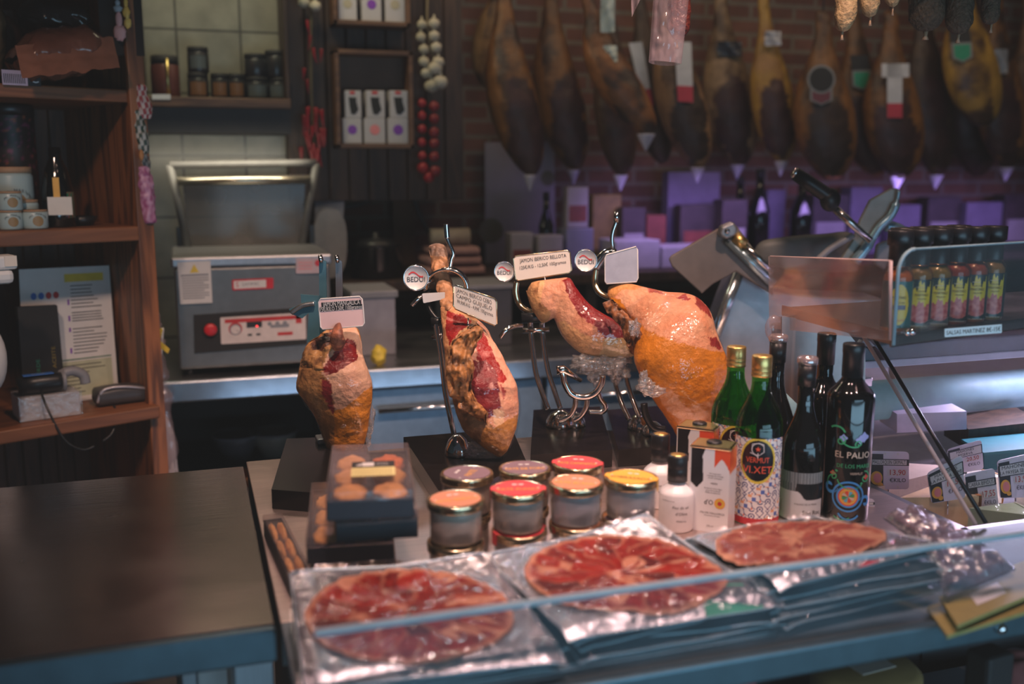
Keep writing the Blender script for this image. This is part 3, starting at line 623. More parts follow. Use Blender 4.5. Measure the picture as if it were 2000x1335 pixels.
def bell(t, px, z, r, h_):
    P = onz(*px, z); mb = MB(); mb.lathe([(0, 0), (r, 0), (r*1.02, .003), (r*.95, h_*.35), (r*.7, h_*.72), (r*.3, h_*.95), (0, h_)], 28, 0, TR(P)); mb.build('base_bell', MT('chrome'), t, True); return P
ZB = .034
HG = 'steel ham holders on black boards'
# holder 1: blue-grey jaw holder
t = thing('ham_holder', 'blue-grey ham holder with two upright posts and toothed jaw on a low black board', 'ham holder', onz(600, 880, .0), 0, HG)
board(t, [(560, 856), (712, 850), (742, 972), (530, 955)], ZB, ZB-.001, laq)
for x0, x1, y1 in ((175, 213, 450), (265, 300, 430)):
    q = pquad([za((x0, 248)), za((x1, 246)), za((x1+8, 900)), za((x0+5, 900))], 1.93); mb = MB(); plate(mb, q, .006, 0, .004); mb.build('post', MT('bluesteel' if x0 < 200 else 'steelz'), t, True)
    px_tube([(x0+2, 240, 1.92), ((x0+x1)/2, 236, 1.92)], .008, za, 12, 0).build('post_knob', MT('chrome'), t, True)
mb = MB(); mb.slab([vp(*za(p), 1.93) for p in ((120, 340), (165, 330), (165, 385), (150, 400), (200, 440), (200, 690), (110, 690), (120, 530), (85, 560), (22, 535), (12, 510), (80, 480), (75, 430), (110, 395), (165, 385), (160, 345), (122, 348))][4:13], FWD*.006); mb.build('toothed_jaw', MT('bluesteel'), t, True)
px_tube([(25, 530, 1.925), (60, 505, 1.925), (95, 488, 1.925), (150, 480, 1.925)], .005, za, 8).build('jaw_arm', MT('steelz'), t, True)
mb = MB(); mb.bx(-.03, .03, -.02, .02, 0, .012, 0, .003, TR(onz(648, 862, ZB))); mb.build('foot_plate', MT('steelz'), t, True)
px_tube([(240, 870, 1.93), (243, 1150, 1.93), (245, 1210, 1.93)], .009, za, 10, 0).build('rear_post', MT('steelz'), t, True)
# holder 2
t = thing('ham_holder', 'chrome ham holder with ring clamp and single curved rod, behind the jars', 'ham holder', onz(890, 880, 0), 0, HG)
board(t, [(788, 853), (1000, 836), (1030, 905), (868, 975)], ZB, ZB-.001, laq)
bell(t, za((928, 1300)), ZB, .024, .04)
px_tube([(805, 560, 1.93), (822, 660, 1.92), (838, 760, 1.91), (862, 960, 1.895), (890, 1100, 1.885), (915, 1215, 1.885)], .0055, za).build('curved_rod', MT('chrome'), t, True)
px_tube([(785, 580, 1.93), (850, 576, 1.93)], .009, za, 10, 0).build('rod_bracket', MT('black'), t, True)
px_tube([(795, 660, 1.93), (845, 655, 1.92)], .006, za, 10, 0).build('cross_bar', MT('chrome'), t, True)
ring(t, (868, 385), 100, 85, 1.93, za, -8, 188)
px_tube([(770, 400, 1.95), (765, 480, 1.95), (800, 545, 1.94), (850, 585, 1.93)], .005, za).build('ring_arm', MT('black'), t, True)
px_tube([(866, 48, 1.93), (868, 80, 1.93), (872, 125, 1.93)], .0055, za, 10).build('screw_grip', MT('chrome'), t, True)
px_tube([(872, 125, 1.93), (880, 150, 1.93), (903, 205, 1.93), (892, 250, 1.93), (882, 310, 1.93)], .004, za).build('clamp_screw', MT('chrome'), t, True)
px_tube([(840, 300, 1.925), (912, 296, 1.925)], .006, za, 10, 0).build('screw_nut', MT('chrome'), t, True)
badge(t, (702, 340), 68, 1.90, za)
px_tube([(745, 375, 1.92), (800, 350, 1.93)], .005, za, 8, 0).build('badge_stem', MT('chrome'), t, True)
px_tube([(680, 490, 1.90), (720, 450, 1.90), (770, 425, 1.92)], .004, za).build('side_lever', MT('chrome'), t, True)
price_sign('cream price card printed JAMON IBERICO CEBO, tilted down on the hoof-hung ham', [za((905, 375)), za((1140, 455)), za((1143, 605)), za((905, 505))], 1.815, [('JAMON IBERICO CEBO', .48, .8, .0105), ('CAMPO GUIJUELO', .48, .58, .0105), ('99,90€/KG - 4,99€ 100gramos', .5, .36, .0095)], 'cream', clip=[(*za((985, 560)), 1.817), (*za((985, 600)), 1.80)], edge='tin')
price_sign('small blank white tag pointing left under the chrome ring clamp', [za((735, 425)), za((860, 418)), za((858, 455)), za((742, 478))], 1.88, [], 'white', rnd=.002, name='paper_tag')
# holder 3 and its board shared by holder 4's side: each has its own board
t = thing('ham_holder', 'chrome ham holder with U-shaped cradle and twin rods, under the half carved ham', 'ham holder', onz(1100, 830, 0), 0, HG)
board(t, [(1042, 800), (1172, 793), (1196, 878), (1036, 888)], ZB, ZB-.001, laq)
bell(t, zb((415, 1150)), ZB, .032, .035); bell(t, zb((490, 1150)), ZB, .022, .03)
px_tube([(255, 590, 2.0), (260, 680, 2.0), (282, 860, 1.98), (318, 980, 1.96), (350, 1065, 1.95)], .0055, zb).build('curved_rod', MT('chrome'), t, True)
px_tube([(318, 600, 2.0), (320, 680, 2.0), (345, 850, 1.98), (385, 980, 1.96), (412, 1060, 1.95)], .0055, zb).build('curved_rod', MT('chrome'), t, True)
px_tube([(210, 590, 2.0), (345, 583, 2.0)], .011, zb, 10, 0).build('rod_bracket', MT('black'), t, True)
px_tube([(216, 655, 1.985), (354, 650, 1.985)], .0055, zb, 10, 0).build('cross_bar', MT('chrome'), t, True)
px_tube([(98, 692, 1.96), (128, 655, 1.96), (165, 635, 1.97), (212, 628, 1.985)], .005, zb).build('side_lever', MT('chrome'), t, True)
px_tube([(185, 400, 2.02), (180, 450, 2.02), (195, 510, 2.02), (235, 550, 2.01), (300, 565, 2.0)], .0065, zb).build('ring_clamp', MT('tin'), t, True)
badge(t, (120, 347), 54, 2.02, zb)
px_tube([(405, 862, 1.88), (425, 880, 1.88), (436, 930, 1.88), (470, 985, 1.88), (530, 1003, 1.88), (590, 985, 1.88), (625, 935, 1.88), (632, 890, 1.88)], .0068, zb).build('cradle', MT('chrome'), t, True)
px_tube([(392, 862, 1.88), (425, 858, 1.88), (470, 885, 1.89), (520, 915, 1.9)], [.009, .009, .006, .004], zb, 10, 0).build('cradle_tip', MT('chrome'), t, True)
px_tube([(492, 1000, 1.885), (488, 1050, 1.885), (460, 1100, 1.885), (400, 1125, 1.885)], .0055, zb).build('cradle_stem', MT('chrome'), t, True)
px_tube([(552, 1005, 1.885), (545, 1060, 1.885), (515, 1105, 1.885), (480, 1125, 1.885)], .0055, zb).build('cradle_stem', MT('chrome'), t, True)
px_tube([(605, 960, 1.93), (622, 1010, 1.93), (648, 1050, 1.93), (630, 1078, 1.93), (560, 1080, 1.93)], .0055, zb, 10).build('tightening_lever', MT('chrome'), t, True)
price_sign('cream price card printed JAMON IBERICO BELLOTA, standing level above the half carved ham', [zb((165, 268)), zb((462, 235)), zb((472, 352)), zb((180, 398))], 1.985, [('JAMON IBERICO BELLOTA', .52, .78, .0105), ('125€/KG - 12,50€ 100gramos', .5, .5, .0095)], 'cream', clip=[(*zb((330, 375)), 1.985), (*zb((335, 410)), 1.98)], edge='tin')
# holder 4
t = thing('ham_holder', 'chrome ham holder with tall T-screw and twin rods behind the large amber ham', 'ham holder', onz(1260, 830, 0), 0, HG)
board(t, [(1185, 800), (1312, 790), (1345, 868), (1208, 878)], ZB, ZB-.001, laq)
bell(t, zb((830, 1165)), ZB, .026, .035); bell(t, zb((895, 1195)), ZB, .022, .028)
px_tube([(690, 830, 2.02), (700, 930, 2.0), (735, 1040, 1.97), (772, 1120, 1.95)], .0055, zb).build('curved_rod', MT('chrome'), t, True)
px_tube([(745, 830, 2.02), (760, 920, 2.0), (795, 1030, 1.97), (828, 1110, 1.95)], .0055, zb).build('curved_rod', MT('chrome'), t, True)
px_tube([(848, 1035, 1.86), (860, 1100, 1.86), (900, 1160, 1.86), (960, 1170, 1.86)], .007, zb).build('cradle', MT('black'), t, True)
px_tube([(600, 330, 2.05), (592, 400, 2.05), (612, 450, 2.04), (655, 478, 2.03), (690, 482, 2.02)], .0065, zb).build('ring_clamp', MT('tin'), t, True)
px_tube([(590, 330, 2.05), (640, 262, 2.05), (700, 245, 2.05)], .011, zb).build('ring_top', MT('chrome'), t, True)
badge(t, (545, 290), 60, 2.02, zb)
px_tube([(708, 35, 2.04), (703, 90, 2.04)], .0058, zb, 10, 0).build('screw_grip', MT('chrome'), t, True)
px_tube([(703, 90, 2.04), (686, 140, 2.04), (681, 185, 2.04), (690, 245, 2.04)], .0042, zb).build('clamp_screw', MT('chrome'), t, True)
px_tube([(665, 250, 2.03), (705, 240, 2.03)], .005, zb, 8, 0).build('screw_nut', MT('chrome'), t, True)
price_sign('blank frosted grey plastic price holder with rounded corners standing on the large amber ham', [zb((645, 262)), zb((815, 215)), zb((818, 400)), zb((645, 412))], 1.985, [], 'frost', rnd=.009, name='sign_holder', edge='white')
q = None
price_sign('pink-white price card reading JAMON MANGALICA on a dark strip, above the upright ham', [za((172, 455)), za((408, 440)), za((424, 600)), za((184, 622))], 1.80, [('JAMON MANGALICA', .52, .81, .0125, 3, .85), ('75€/KILO 7,50€ /100gramos', .5, .65, .0115, 3, .97)], 'pinkcard', bands=[(.06, .97, .74, .88), (.0, .99, .585, .74)], edge='white')
# ---------------------------------------------------------------- pâté jars
jar_glass = film('jar_glass', (.95, .97, .97), .06, .03)
def make_jar(label, loc, rz, lidcol, txt, tcol, fillcol, tab=None, group=None):
    t = thing('pate_jar', label, 'jar', loc, rz, group); t.scale = (.95, .95, .783)
    MB().lathe([(0, 0), (.032, 0), (.036, .003), (.038, .008), (.0385, .05), (.0395, .056), (.0395, .061), (.037, .0615), (0, .0615)], 40).build('glass', jar_glass, t)
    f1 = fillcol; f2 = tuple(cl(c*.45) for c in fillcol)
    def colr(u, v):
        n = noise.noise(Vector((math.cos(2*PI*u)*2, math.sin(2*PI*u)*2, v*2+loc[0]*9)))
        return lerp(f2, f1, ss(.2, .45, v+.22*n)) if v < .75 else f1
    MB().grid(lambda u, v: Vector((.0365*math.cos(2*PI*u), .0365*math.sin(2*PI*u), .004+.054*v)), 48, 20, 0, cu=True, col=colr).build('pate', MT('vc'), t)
    MB().lathe([(.038, .0605), (.0408, .061), (.0412, .063), (.0405, .0655), (.0412, .0675), (.0412, .0735), (.0405, .075), (.0385, .0752), (.037, .0742), (0, .0738)], 48).build('lid', MT('tin'), t)
    if lidcol:
        mb = MB(); lm = pm('lid_sticker_%s' % txt[:9], lidcol, .4, var=.06)
        n = 60; vs = []
        for i in range(n):
            a = 2*PI*i/n; r = .0362
            d = abs(math.sin(a)); r += .0048*ss(.32, .2, d)*(1 if tab else 0)
            vs.append((r*math.cos(a), r*math.sin(a), .0753))
        mb.add(vs, [tuple(range(n))], 0, None, False)
        if tab:
            for s in (-1, 1):
                g = lambda u, v, s=s: Vector((s*.0418*math.cos(.38*(u-.5)), .0418*math.sin(.38*(u-.5)), .0755-.022*v))
                mb.grid(g, 6, 3, 0)
        mb.text(txt, .015, TR((0, -.007, .0758)), 1, maxw=.062)
        for x in (-.005, .005): mb.add([(x+.0042*math.cos(2*PI*i/10), .016+.0028*math.sin(2*PI*i/10), .0757) for i in range(10)], [tuple(range(10))], 2, None, False)
        for x in (-.03, .03): mb.add([(x+.002*math.cos(2*PI*i/8), .0+.002*math.sin(2*PI*i/8), .0757) for i in range(8)], [tuple(range(8))], 2, None, False)
        mb.build('lid_label', [lm, MT(tcol), MT('white')], t)
    return t
GJ = 'pâté jars stacked two high'
TERRA = (.62, .26, .14); REDL = (.7, .06, .07); PLUM = (.2, .13, .16); OCH = (.8, .42, .05)
ZJ = .0592
jl = [  # px of the lid centre, sticker colour, words, word colour, fill, tabs, label, turn
    ((890, 972), TERRA, 'PATE IBERICO', 'orange', (.62, .5, .42), False, 'upper pâté jar with terracotta lid sticker, nearest the biscuit boxes in the front row', .3),
    ((1012, 952), REDL, 'PATE FUMAT', 'orange', (.5, .44, .4), True, 'upper pâté jar with a bright red lid sticker in the front row of jars', .05),
    ((1125, 940), TERRA, 'PATE BLANC', 'orange', (.56, .56, .6), False, 'upper pâté jar with terracotta lid sticker between the red and the mustard lids', -.15),
    ((1233, 930), OCH, 'SOBRASADA', 'ink', (.55, .5, .5), True, 'upper pâté jar with a mustard yellow lid sticker beside the white bottle', -.2),
    ((912, 922), PLUM, 'PATE', 'orange', (.4, .3, .25), False, 'pâté jar with plum lid sticker and one crosswise orange word in the back row', 1.2),
    ((1025, 912), PLUM, 'PATE DE PORC', 'orange', (.4, .3, .25), False, 'pâté jar with plum sticker and long orange word, middle of back row', .1),
    ((1128, 902), REDL, 'PATE CAMPANYA', 'orange', (.4, .28, .22), True, 'pâté jar with a red lid sticker in the back row of jars', -.1)]
low = ['lower jar under the terracotta lid jar nearest the biscuit boxes', 'lower jar under the red lid jar of the front row', 'lower jar under the terracotta lid jar between red and mustard', 'lower jar under the mustard lid jar beside the white bottle',
       'lower back jar beneath the jar with the crosswise orange word', 'lower back jar beneath the long word plum lid jar', 'lower back jar beneath the red lid jar of the back row']
for i, (c, lc, tx, tc, fc, tb, lb, rz) in enumerate(jl):
    P = onz(c[0], c[1], ZJ*2); rz0 = face(P)+rz
    make_jar(lb, (P.x, P.y, ZJ), rz0, lc, tx, tc, fc, tb, GJ)
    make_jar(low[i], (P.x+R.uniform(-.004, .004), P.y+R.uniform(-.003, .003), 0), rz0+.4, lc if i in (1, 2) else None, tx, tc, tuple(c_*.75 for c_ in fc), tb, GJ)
# ---------------------------------------------------------------- biscuit boxes
tray = pm('navy_card_tray', (.012, .017, .026), .5, var=.2); bis = pm('baked_biscuit', (.62, .3, .1), .75, var=.25, scale=60, bump=.3)
bisred = pm('red_biscuit', (.7, .18, .06), .7, var=.25, scale=90, bump=.5); yl = pm('pale_yellow_label', (.68, .6, .25), .5, var=.05)
def biscuit_box(label, pFL, z, rz, lab=False, w=.114, d=.215, h=.04, seed=0):
    t = thing('biscuit_box', label, 'box', (pFL.x, pFL.y, z+.0006), rz, 'navy biscuit boxes with clear lids')
    th = .026
    MB().bx(0, w, 0, .002, 0, th, 0, .0006).bx(0, .002, 0, d, 0, th, 0, .0006).bx(w-.002, w, 0, d, 0, th, 0, .0006).bx(0, w, d-.002, d, 0, th, 0, .0006).bx(0, w, 0, d, 0, .002, 0, 0).build('tray', tray, t)
    MB().bx(-.001, w+.001, -.001, d+.001, th-.004, h-.0008, 0, .002).build('clear_lid', MT('lid'), t)
    rr = random.Random(seed)
    k = 0
    for i in range(2):
        for j in range(3):
            red = lab and i == 1 and j == 2
            mb = MB(); mb.ell((w*(.26+.48*i), d*(.2+.3*j), .019), (w*.2, d*.135, .012), 20, 0, None, .25, seed*7+k); k += 1
            mb.build('biscuit', bisred if red else bis, t)
    if lab:
        mb = MB(); z0 = h+.0002
        Mx = TR((w*.54, d*.42, z0))
        mb.bx(-.029, .029, -.036, .002, 0, .0004, 0, 0, Mx).bx(-.029, .029, .002, .03, 0, .0004, 1, 0, Mx)
        for i in range(13): mb.bx(-.026+.004*i, -.0245+.004*i, -.031, -.002, .0004, .0006, 2, 0, Mx)
        mb.bx(-.015, .001, .008, .024, .0004, .0006, 3, 0, Mx)
        mb.prism([(-.024, .012), (-.016, .02), (-.016, .01)], .0006, 3, Mx)
        mb.text('NATURAL', .005, Mx @ TR((.012, .019, .0007)), 3, maxw=.017); mb.text('ARTESA', .005, Mx @ TR((.012, .012, .0007)), 3, maxw=.017)
        mb.build('label', [yl, MT('blackmat'), pm('label_lines', (.4, .34, .12), .5), MT('white')], t)
    return t
a0 = math.radians(0)
def boxat(px0, px1, zt):
    A = onz(*px0, zt); B = onz(*px1, zt); return A, math.atan2(B.y-A.y, B.x-A.x), (B-A).length
HB = .0405
bl = [((605, 1092), (772, 1082), HB, 'navy biscuit box at the bottom of the stack, straight under the shifted one', False), ((598, 1046), (768, 1036), 2*HB, 'navy biscuit box second from the bottom, shifted toward the empty counter', False),
      ((655, 1002), (816, 993), 3*HB, 'navy biscuit box just under the top one, turned a little', False), ((636, 958), (808, 950), 4*HB, 'navy biscuit box on top of the stack with yellow label', True)]
for i, (a, b, zt, lb, la) in enumerate(bl):
    A, rz, wd = boxat(a, b, zt); biscuit_box(lb, A, zt-HB, rz+(.0, .0, .03, -.01)[i], la, wd, (.24, .235, .22, .215)[i], HB-.001, i)
A = onz(548, 1128, .034); biscuit_box('slim biscuit box on the counter against the side of the box stack', onz(566, 1120, .034), 0.0005, math.radians(4), False, .028, .24, .036, 9)
# ---------------------------------------------------------------- bottles
def bottle_label(t, r, z0, z1, a0, a1, paint, nu, nv, name='label', mat='vcgloss', extra=None):
    mb = MB(); rr = r+.0006
    mb.grid(lambda u, v: Vector((rr*math.sin(a0+(a1-a0)*u), -rr*math.cos(a0+(a1-a0)*u), z0+(z1-z0)*v)), nu, nv, 0, col=lambda u, v: paint((u-.5)*(a1-a0)*r, v*(z1-z0)))
    mats = [MT(mat)]
    if extra: mats += extra(mb, lambda zc, ac=0, o=.0011: (lambda x, y: ((r+o)*math.sin(ac+x/r), -(r+o)*math.cos(ac+x/r), zc+y)))
    return mb.build(name, mats, t)
def bprof(r, h, neck, sh0, sh1, rn2=None):
    rn = neck; return [(0, .003), (r*.6, .0), (r*.94, 0), (r, .004), (r, sh0)]+[(rn+(r-rn)*(.5+.5*math.cos(PI*k/8)), sh0+(sh1-sh0)*k/8) for k in range(1, 9)]+[((rn2 or rn), h), (0, h)]
def at_base(px, py): return onz(px, py, 0)
WH = (.82, .82, .8); NAVY = (.03, .05, .2)
def vermut_paint(w, h):
    def f(x, y):
        if y < .011: return (.6, .03, .04)
        ex, ey = x/.0285, (y-.106)/.037; d = ex*ex+ey*ey
        if d < .80: return (.008, .008, .012)
        if d < 1.02: return (.75, .62, .08)
        # tile pattern
        s = .0125; gx, gy = (x/s) % 1-.5, ((y+.004)/s) % 1-.5; ix, iy = math.floor(x/s), math.floor(y/s)
        k = (ix*7+iy*13) % 5
        dm = abs(gx)+abs(gy); rr = math.hypot(gx, gy)
        if k == 0:
            if abs(dm-.45) < .07: return NAVY
            if dm < .14: return (.75, .25, .12)
        elif k == 1:
            if abs(rr-.34) < .07: return NAVY
            if rr < .13: return NAVY
        elif k == 2:
            if gx > 0 and gy > 0: return (.1, .18, .5)
            if gx < 0 and gy < 0: return (.82, .42, .2)
        elif k == 3:
            if abs(abs(gx)-abs(gy)) < .07: return NAVY
            if rr < .1: return (.7, .1, .08)
        else:
            if abs(math.hypot(gx-.5, gy-.5)-.5) < .06 or abs(math.hypot(gx+.5, gy+.5)-.5) < .06: return NAVY
            if abs(gx) < .07 and abs(gy) < .2: return (.75, .2, .1)
        return WH
    return f
def star(mb, fn, zc, s, m, r=1, mi=2):
    pts = [(s*(1 if i % 2 == 0 else .42)*math.sin(PI*i/5), s*(1 if i % 2 == 0 else .42)*math.cos(PI*i/5)) for i in range(10)]
    f = fn(zc); mb.add([f(x, y) for x, y in pts], [(0, 1, 9), (2, 3, 1), (4, 5, 3), (6, 7, 5), (8, 9, 7), (1, 3, 5, 7, 9)], m, None, False)
def arcline(mb, fn, zc, pts, w, m):
    f = fn(zc); vs = []
    for i, (x, y) in enumerate(pts):
        a = pts[max(0, i-1)]; b = pts[min(len(pts)-1, i+1)]; dx, dy = b[0]-a[0], b[1]-a[1]; L = math.hypot(dx, dy) or 1
        vs += [f(x-dy/L*w, y+dx/L*w), f(x+dy/L*w, y-dx/L*w)]
    mb.add(vs, [(2*i, 2*i+1, 2*i+3, 2*i+2) for i in range(len(pts)-1)], m, None, False)
def vermut(label, P, turn=0):
    r = .0375; h = .252
    t = thing('vermouth_bottle', label, 'bottle', P, face(P)+turn, 'green vermouth bottles')
    MB().lathe(bprof(r, h, .0145, .155, .225), 48).build('glass', MT('greenglass'), t)
    MB().lathe([(0, .004), (r-.003, .004), (r-.003, .155)]+[(.0125+(r-.003-.0125)*(.5+.5*math.cos(PI*k/8)), .155+.07*k/8) for k in range(1, 9)]+[(0, .226)], 40).build('liquid', MT('greenliq'), t)
    MB().lathe([(.0146, .236), (.0158, .236), (.0158, .242), (.0153, .2425), (.0153, .244), (.0158, .2445), (.0158, .249), (.0153, .2495), (.0158, .2505), (.0158, .268), (.0148, .2695), (0, .2695)], 36).build('cap', MT('gold'), t)
    def ex(mb, fn):
        arcline(mb, fn, .1265, [(.0095*math.cos(a*PI/10), .0095*math.sin(a*PI/10)) for a in range(2, 17)], .0006, 1)
        arcline(mb, fn, .1265, [(-.009, .0), (-.009, .008), (.001, .01), (.008, .008), (.009, -.004), (.004, -.008)], .0006, 1)
        arcline(mb, fn, .1265, [(0, -.006), (0, -.015)], .0006, 1); arcline(mb, fn, .1265, [(-.012, -.006), (-.004, -.009), (.0, -.012)], .0006, 1)
        star(mb, fn, .1265, .0045, 2)
        mb.text('VERMUT', .0125, None, 2, fn(.1085), maxw=.036); mb.text('VI.XET', .0165, None, 2, fn(.0925), maxw=.046)
        return [MT('white'), MT('redor')]
    bottle_label(t, r, .0015, .143, -1.25, 1.25, vermut_paint(0, 0), 120, 170, extra=ex)
    return t
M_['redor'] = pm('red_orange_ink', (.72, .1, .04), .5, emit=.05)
vermut('green vermouth bottle in front, its gold cap beside the clear-topped bottle', at_base(1475, 1012), .0)
vermut('green vermouth bottle half hidden behind the other one, next to the amber ham', onz(1427, 980, 0), .12)
def dark_bottle(label, P, r, h, neck, sh0, sh1, cap, turn=0, name='wine_bottle'):
    t = thing(name, label, 'bottle', P, face(P)+turn, 'dark wine bottles on the counter')
    MB().lathe(bprof(r, h, neck, sh0, sh1), 48).build('glass', MT('darkglass'), t)
    if cap == 'clear': MB().lathe([(neck+.0003, h-.035), (neck+.0015, h-.035), (neck+.0015, h), (0, h)], 32).build('capsule', MT('black'), t); MB().lathe([(0, h), (neck+.0025, h), (neck+.0035, h+.003), (neck+.0035, h+.009), (neck+.0015, h+.0115), (neck*.7, h+.012), (neck*.65, h+.006), (0, h+.005)], 32).build('stopper', MT('clearcap'), t)
    else: MB().lathe([(neck+.0002, h-.05), (neck+.0016, h-.05), (neck+.0016, h-.012), (neck+.0022, h-.011), (neck+.0022, h+.001), (neck+.0012, h+.003), (0, h+.003)], 32).build('capsule', MT('black'), t)
    return t
M_['clearcap'] = film('clear_stopper', (.8, .72, .74), .3, .08, haze=.25, hazecol=(.8, .6, .6))
P = at_base(1562, 1006); t = dark_bottle('dark wine bottle with pale ribbed label and clear stopper in the front row', P, .0335, .253, .0128, .115, .19, 'clear')
def rib_paint(x, y):
    if y > .062: return (.34, .42, .44) if (x/.0017) % 1 < .55 else (.02, .03, .035)
    b = .036+.012*ss(-.004, .008, -x+.004) if True else 0
    if y > b: return (.008, .012, .014) if x > -.012+.2*(y-.036) else ((.34, .42, .44) if (x/.0017) % 1 < .5 else (.02, .03, .035))
    return (.6, .66, .68)
def exq(mb, fn):
    mb.text('VI BLANC DE LA TERRA', .0036, None, 1, fn(.030, .25), maxw=.036); mb.text('Son Roc', .010, None, 1, fn(.016, .55), maxw=.03); mb.text('ORIGINAL', .0042, None, 1, lambda x, y: fn(.022, -1.05)(-y, x), maxw=.03); return [MT('ink')]
bottle_label(t, .0335, .002, .082, -1.2, 1.2, rib_paint, 110, 60, extra=exq)
dark_bottle('dark wine bottle with clear stopper behind the two green vermouth bottles', onz(1506, 968, 0), .034, .272, .0125, .12, .21, 'clear')
dark_bottle('tall dark bottle with bead-like highlights on its shoulder, behind the painted bottle', onz(1598, 965, 0), .037, .282, .0135, .17, .215, 'black')
P = at_base(1655, 1008); P.x -= .002; P.y += .006
t = dark_bottle('black bottle painted EL PALIO with flowers and a round wheel emblem', P, .037, .283, .0152, .2, .235, 'black', .12)
mb = MB(); r = .037
fn = lambda zc, ac=0, o=.0009: (lambda x, y: ((r+o)*math.sin(ac+x/r), -(r+o)*math.cos(ac+x/r), zc+y))
mb.text('EL PALIO', .0145, None, 0, fn(.112, .12), maxw=.07); mb.text('DE LOS MARES', .0088, None, 1, fn(.094, .2), maxw=.055); mb.text('VERMUT', .0055, None, 0, fn(.082, .3), maxw=.022)
def spiral(cx, cz, r0, r1, a0, a1, w, m, n=26):
    arcline(mb, fn, cz, [(cx+(r0+(r1-r0)*i/n)*math.cos(a0+(a1-a0)*i/n), (r0+(r1-r0)*i/n)*math.sin(a0+(a1-a0)*i/n)) for i in range(n+1)], w, m)
spiral(-.016, .135, .001, .008, 0, 7.5, .0011, 1); spiral(.012, .131, .001, .006, 3, 10, .001, 1); spiral(-.02, .142, .012, .018, .6, 2.4, .0014, 1); spiral(.0, .15, .02, .026, 3.8, 5.2, .0012, 1)
spiral(.026, .075, .001, .011, 1, 8, .0011, 1); spiral(-.025, .075, .001, .007, 2, 8.5, .001, 1); spiral(.0, .08, .02, .026, 3.6, 5.6, .001, 1); spiral(-.02, .066, .012, .016, 1.5, 3.6, .001, 1)
for cx, cz, s, m in ((.014, .138, .006, 2), (.02, .142, .007, 2), (-.012, .14, .005, 2), (-.026, .08, .004, 3), (.028, .076, .004, 3), (-.02, .085, .002, 1), (.02, .066, .002, 1)):
    f = fn(cz); mb.add([f(cx+s*math.cos(a*PI/8)*(1+.3*math.cos(a*PI/4)), s*math.sin(a*PI/8)*(1+.3*math.cos(a*PI/2))) for a in range(16)], [tuple(range(16))], m, None, False)
for k, (r0, r1, m) in enumerate(((.0225, .0255, 4), (.0185, .0225, 5), (.0155, .0185, 4), (0, .0135, 6), (.0135, .0155, 3))):
    f = fn(.044); vs = []
    for i in range(37):
        a = 2*PI*i/36; vs += [f(r0*math.cos(a), r0*math.sin(a)), f(r1*math.cos(a), r1*math.sin(a))]
    mb.add(vs, [(2*i, 2*i+1, 2*i+3, 2*i+2) for i in range(36)], m, None, False)
f = fn(.044, 0, .0013)
for i in range(8):
    a = 2*PI*i/8; mb.add([f(0, 0), f(.0092*math.cos(a), .0092*math.sin(a)), f(.0098*math.cos(a+.3), .0098*math.sin(a+.3)), f(.0092*math.cos(a+.6), .0092*math.sin(a+.6))], [(0, 1, 2, 3)], (1, 7, 3, 0)[i % 4], None, False)
spiral(-.03, .058, .002, .012, .5, 6.2, .0025, 4); spiral(.03, .034, .002, .011, 3.6, 9.2, .0025, 4); spiral(0, .024, .016, .02, 3.7, 5.7, .0016, 4); spiral(-.01, .022, .016, .018, 4, 5.5, .001, 1)
mb.build('painted_design', [pm('cream_enamel', (.7, .55, .42), .5), pm('green_enamel', (.05, .4, .16), .5), pm('lilac_enamel', (.35, .4, .75), .5), pm('red_enamel', (.7, .08, .06), .5), pm('blue_enamel', (.06, .32, .75), .5), MT('black'), pm('orange_enamel', (.85, .45, .08), .5), pm('sky_enamel', (.1, .5, .7), .5)], t)
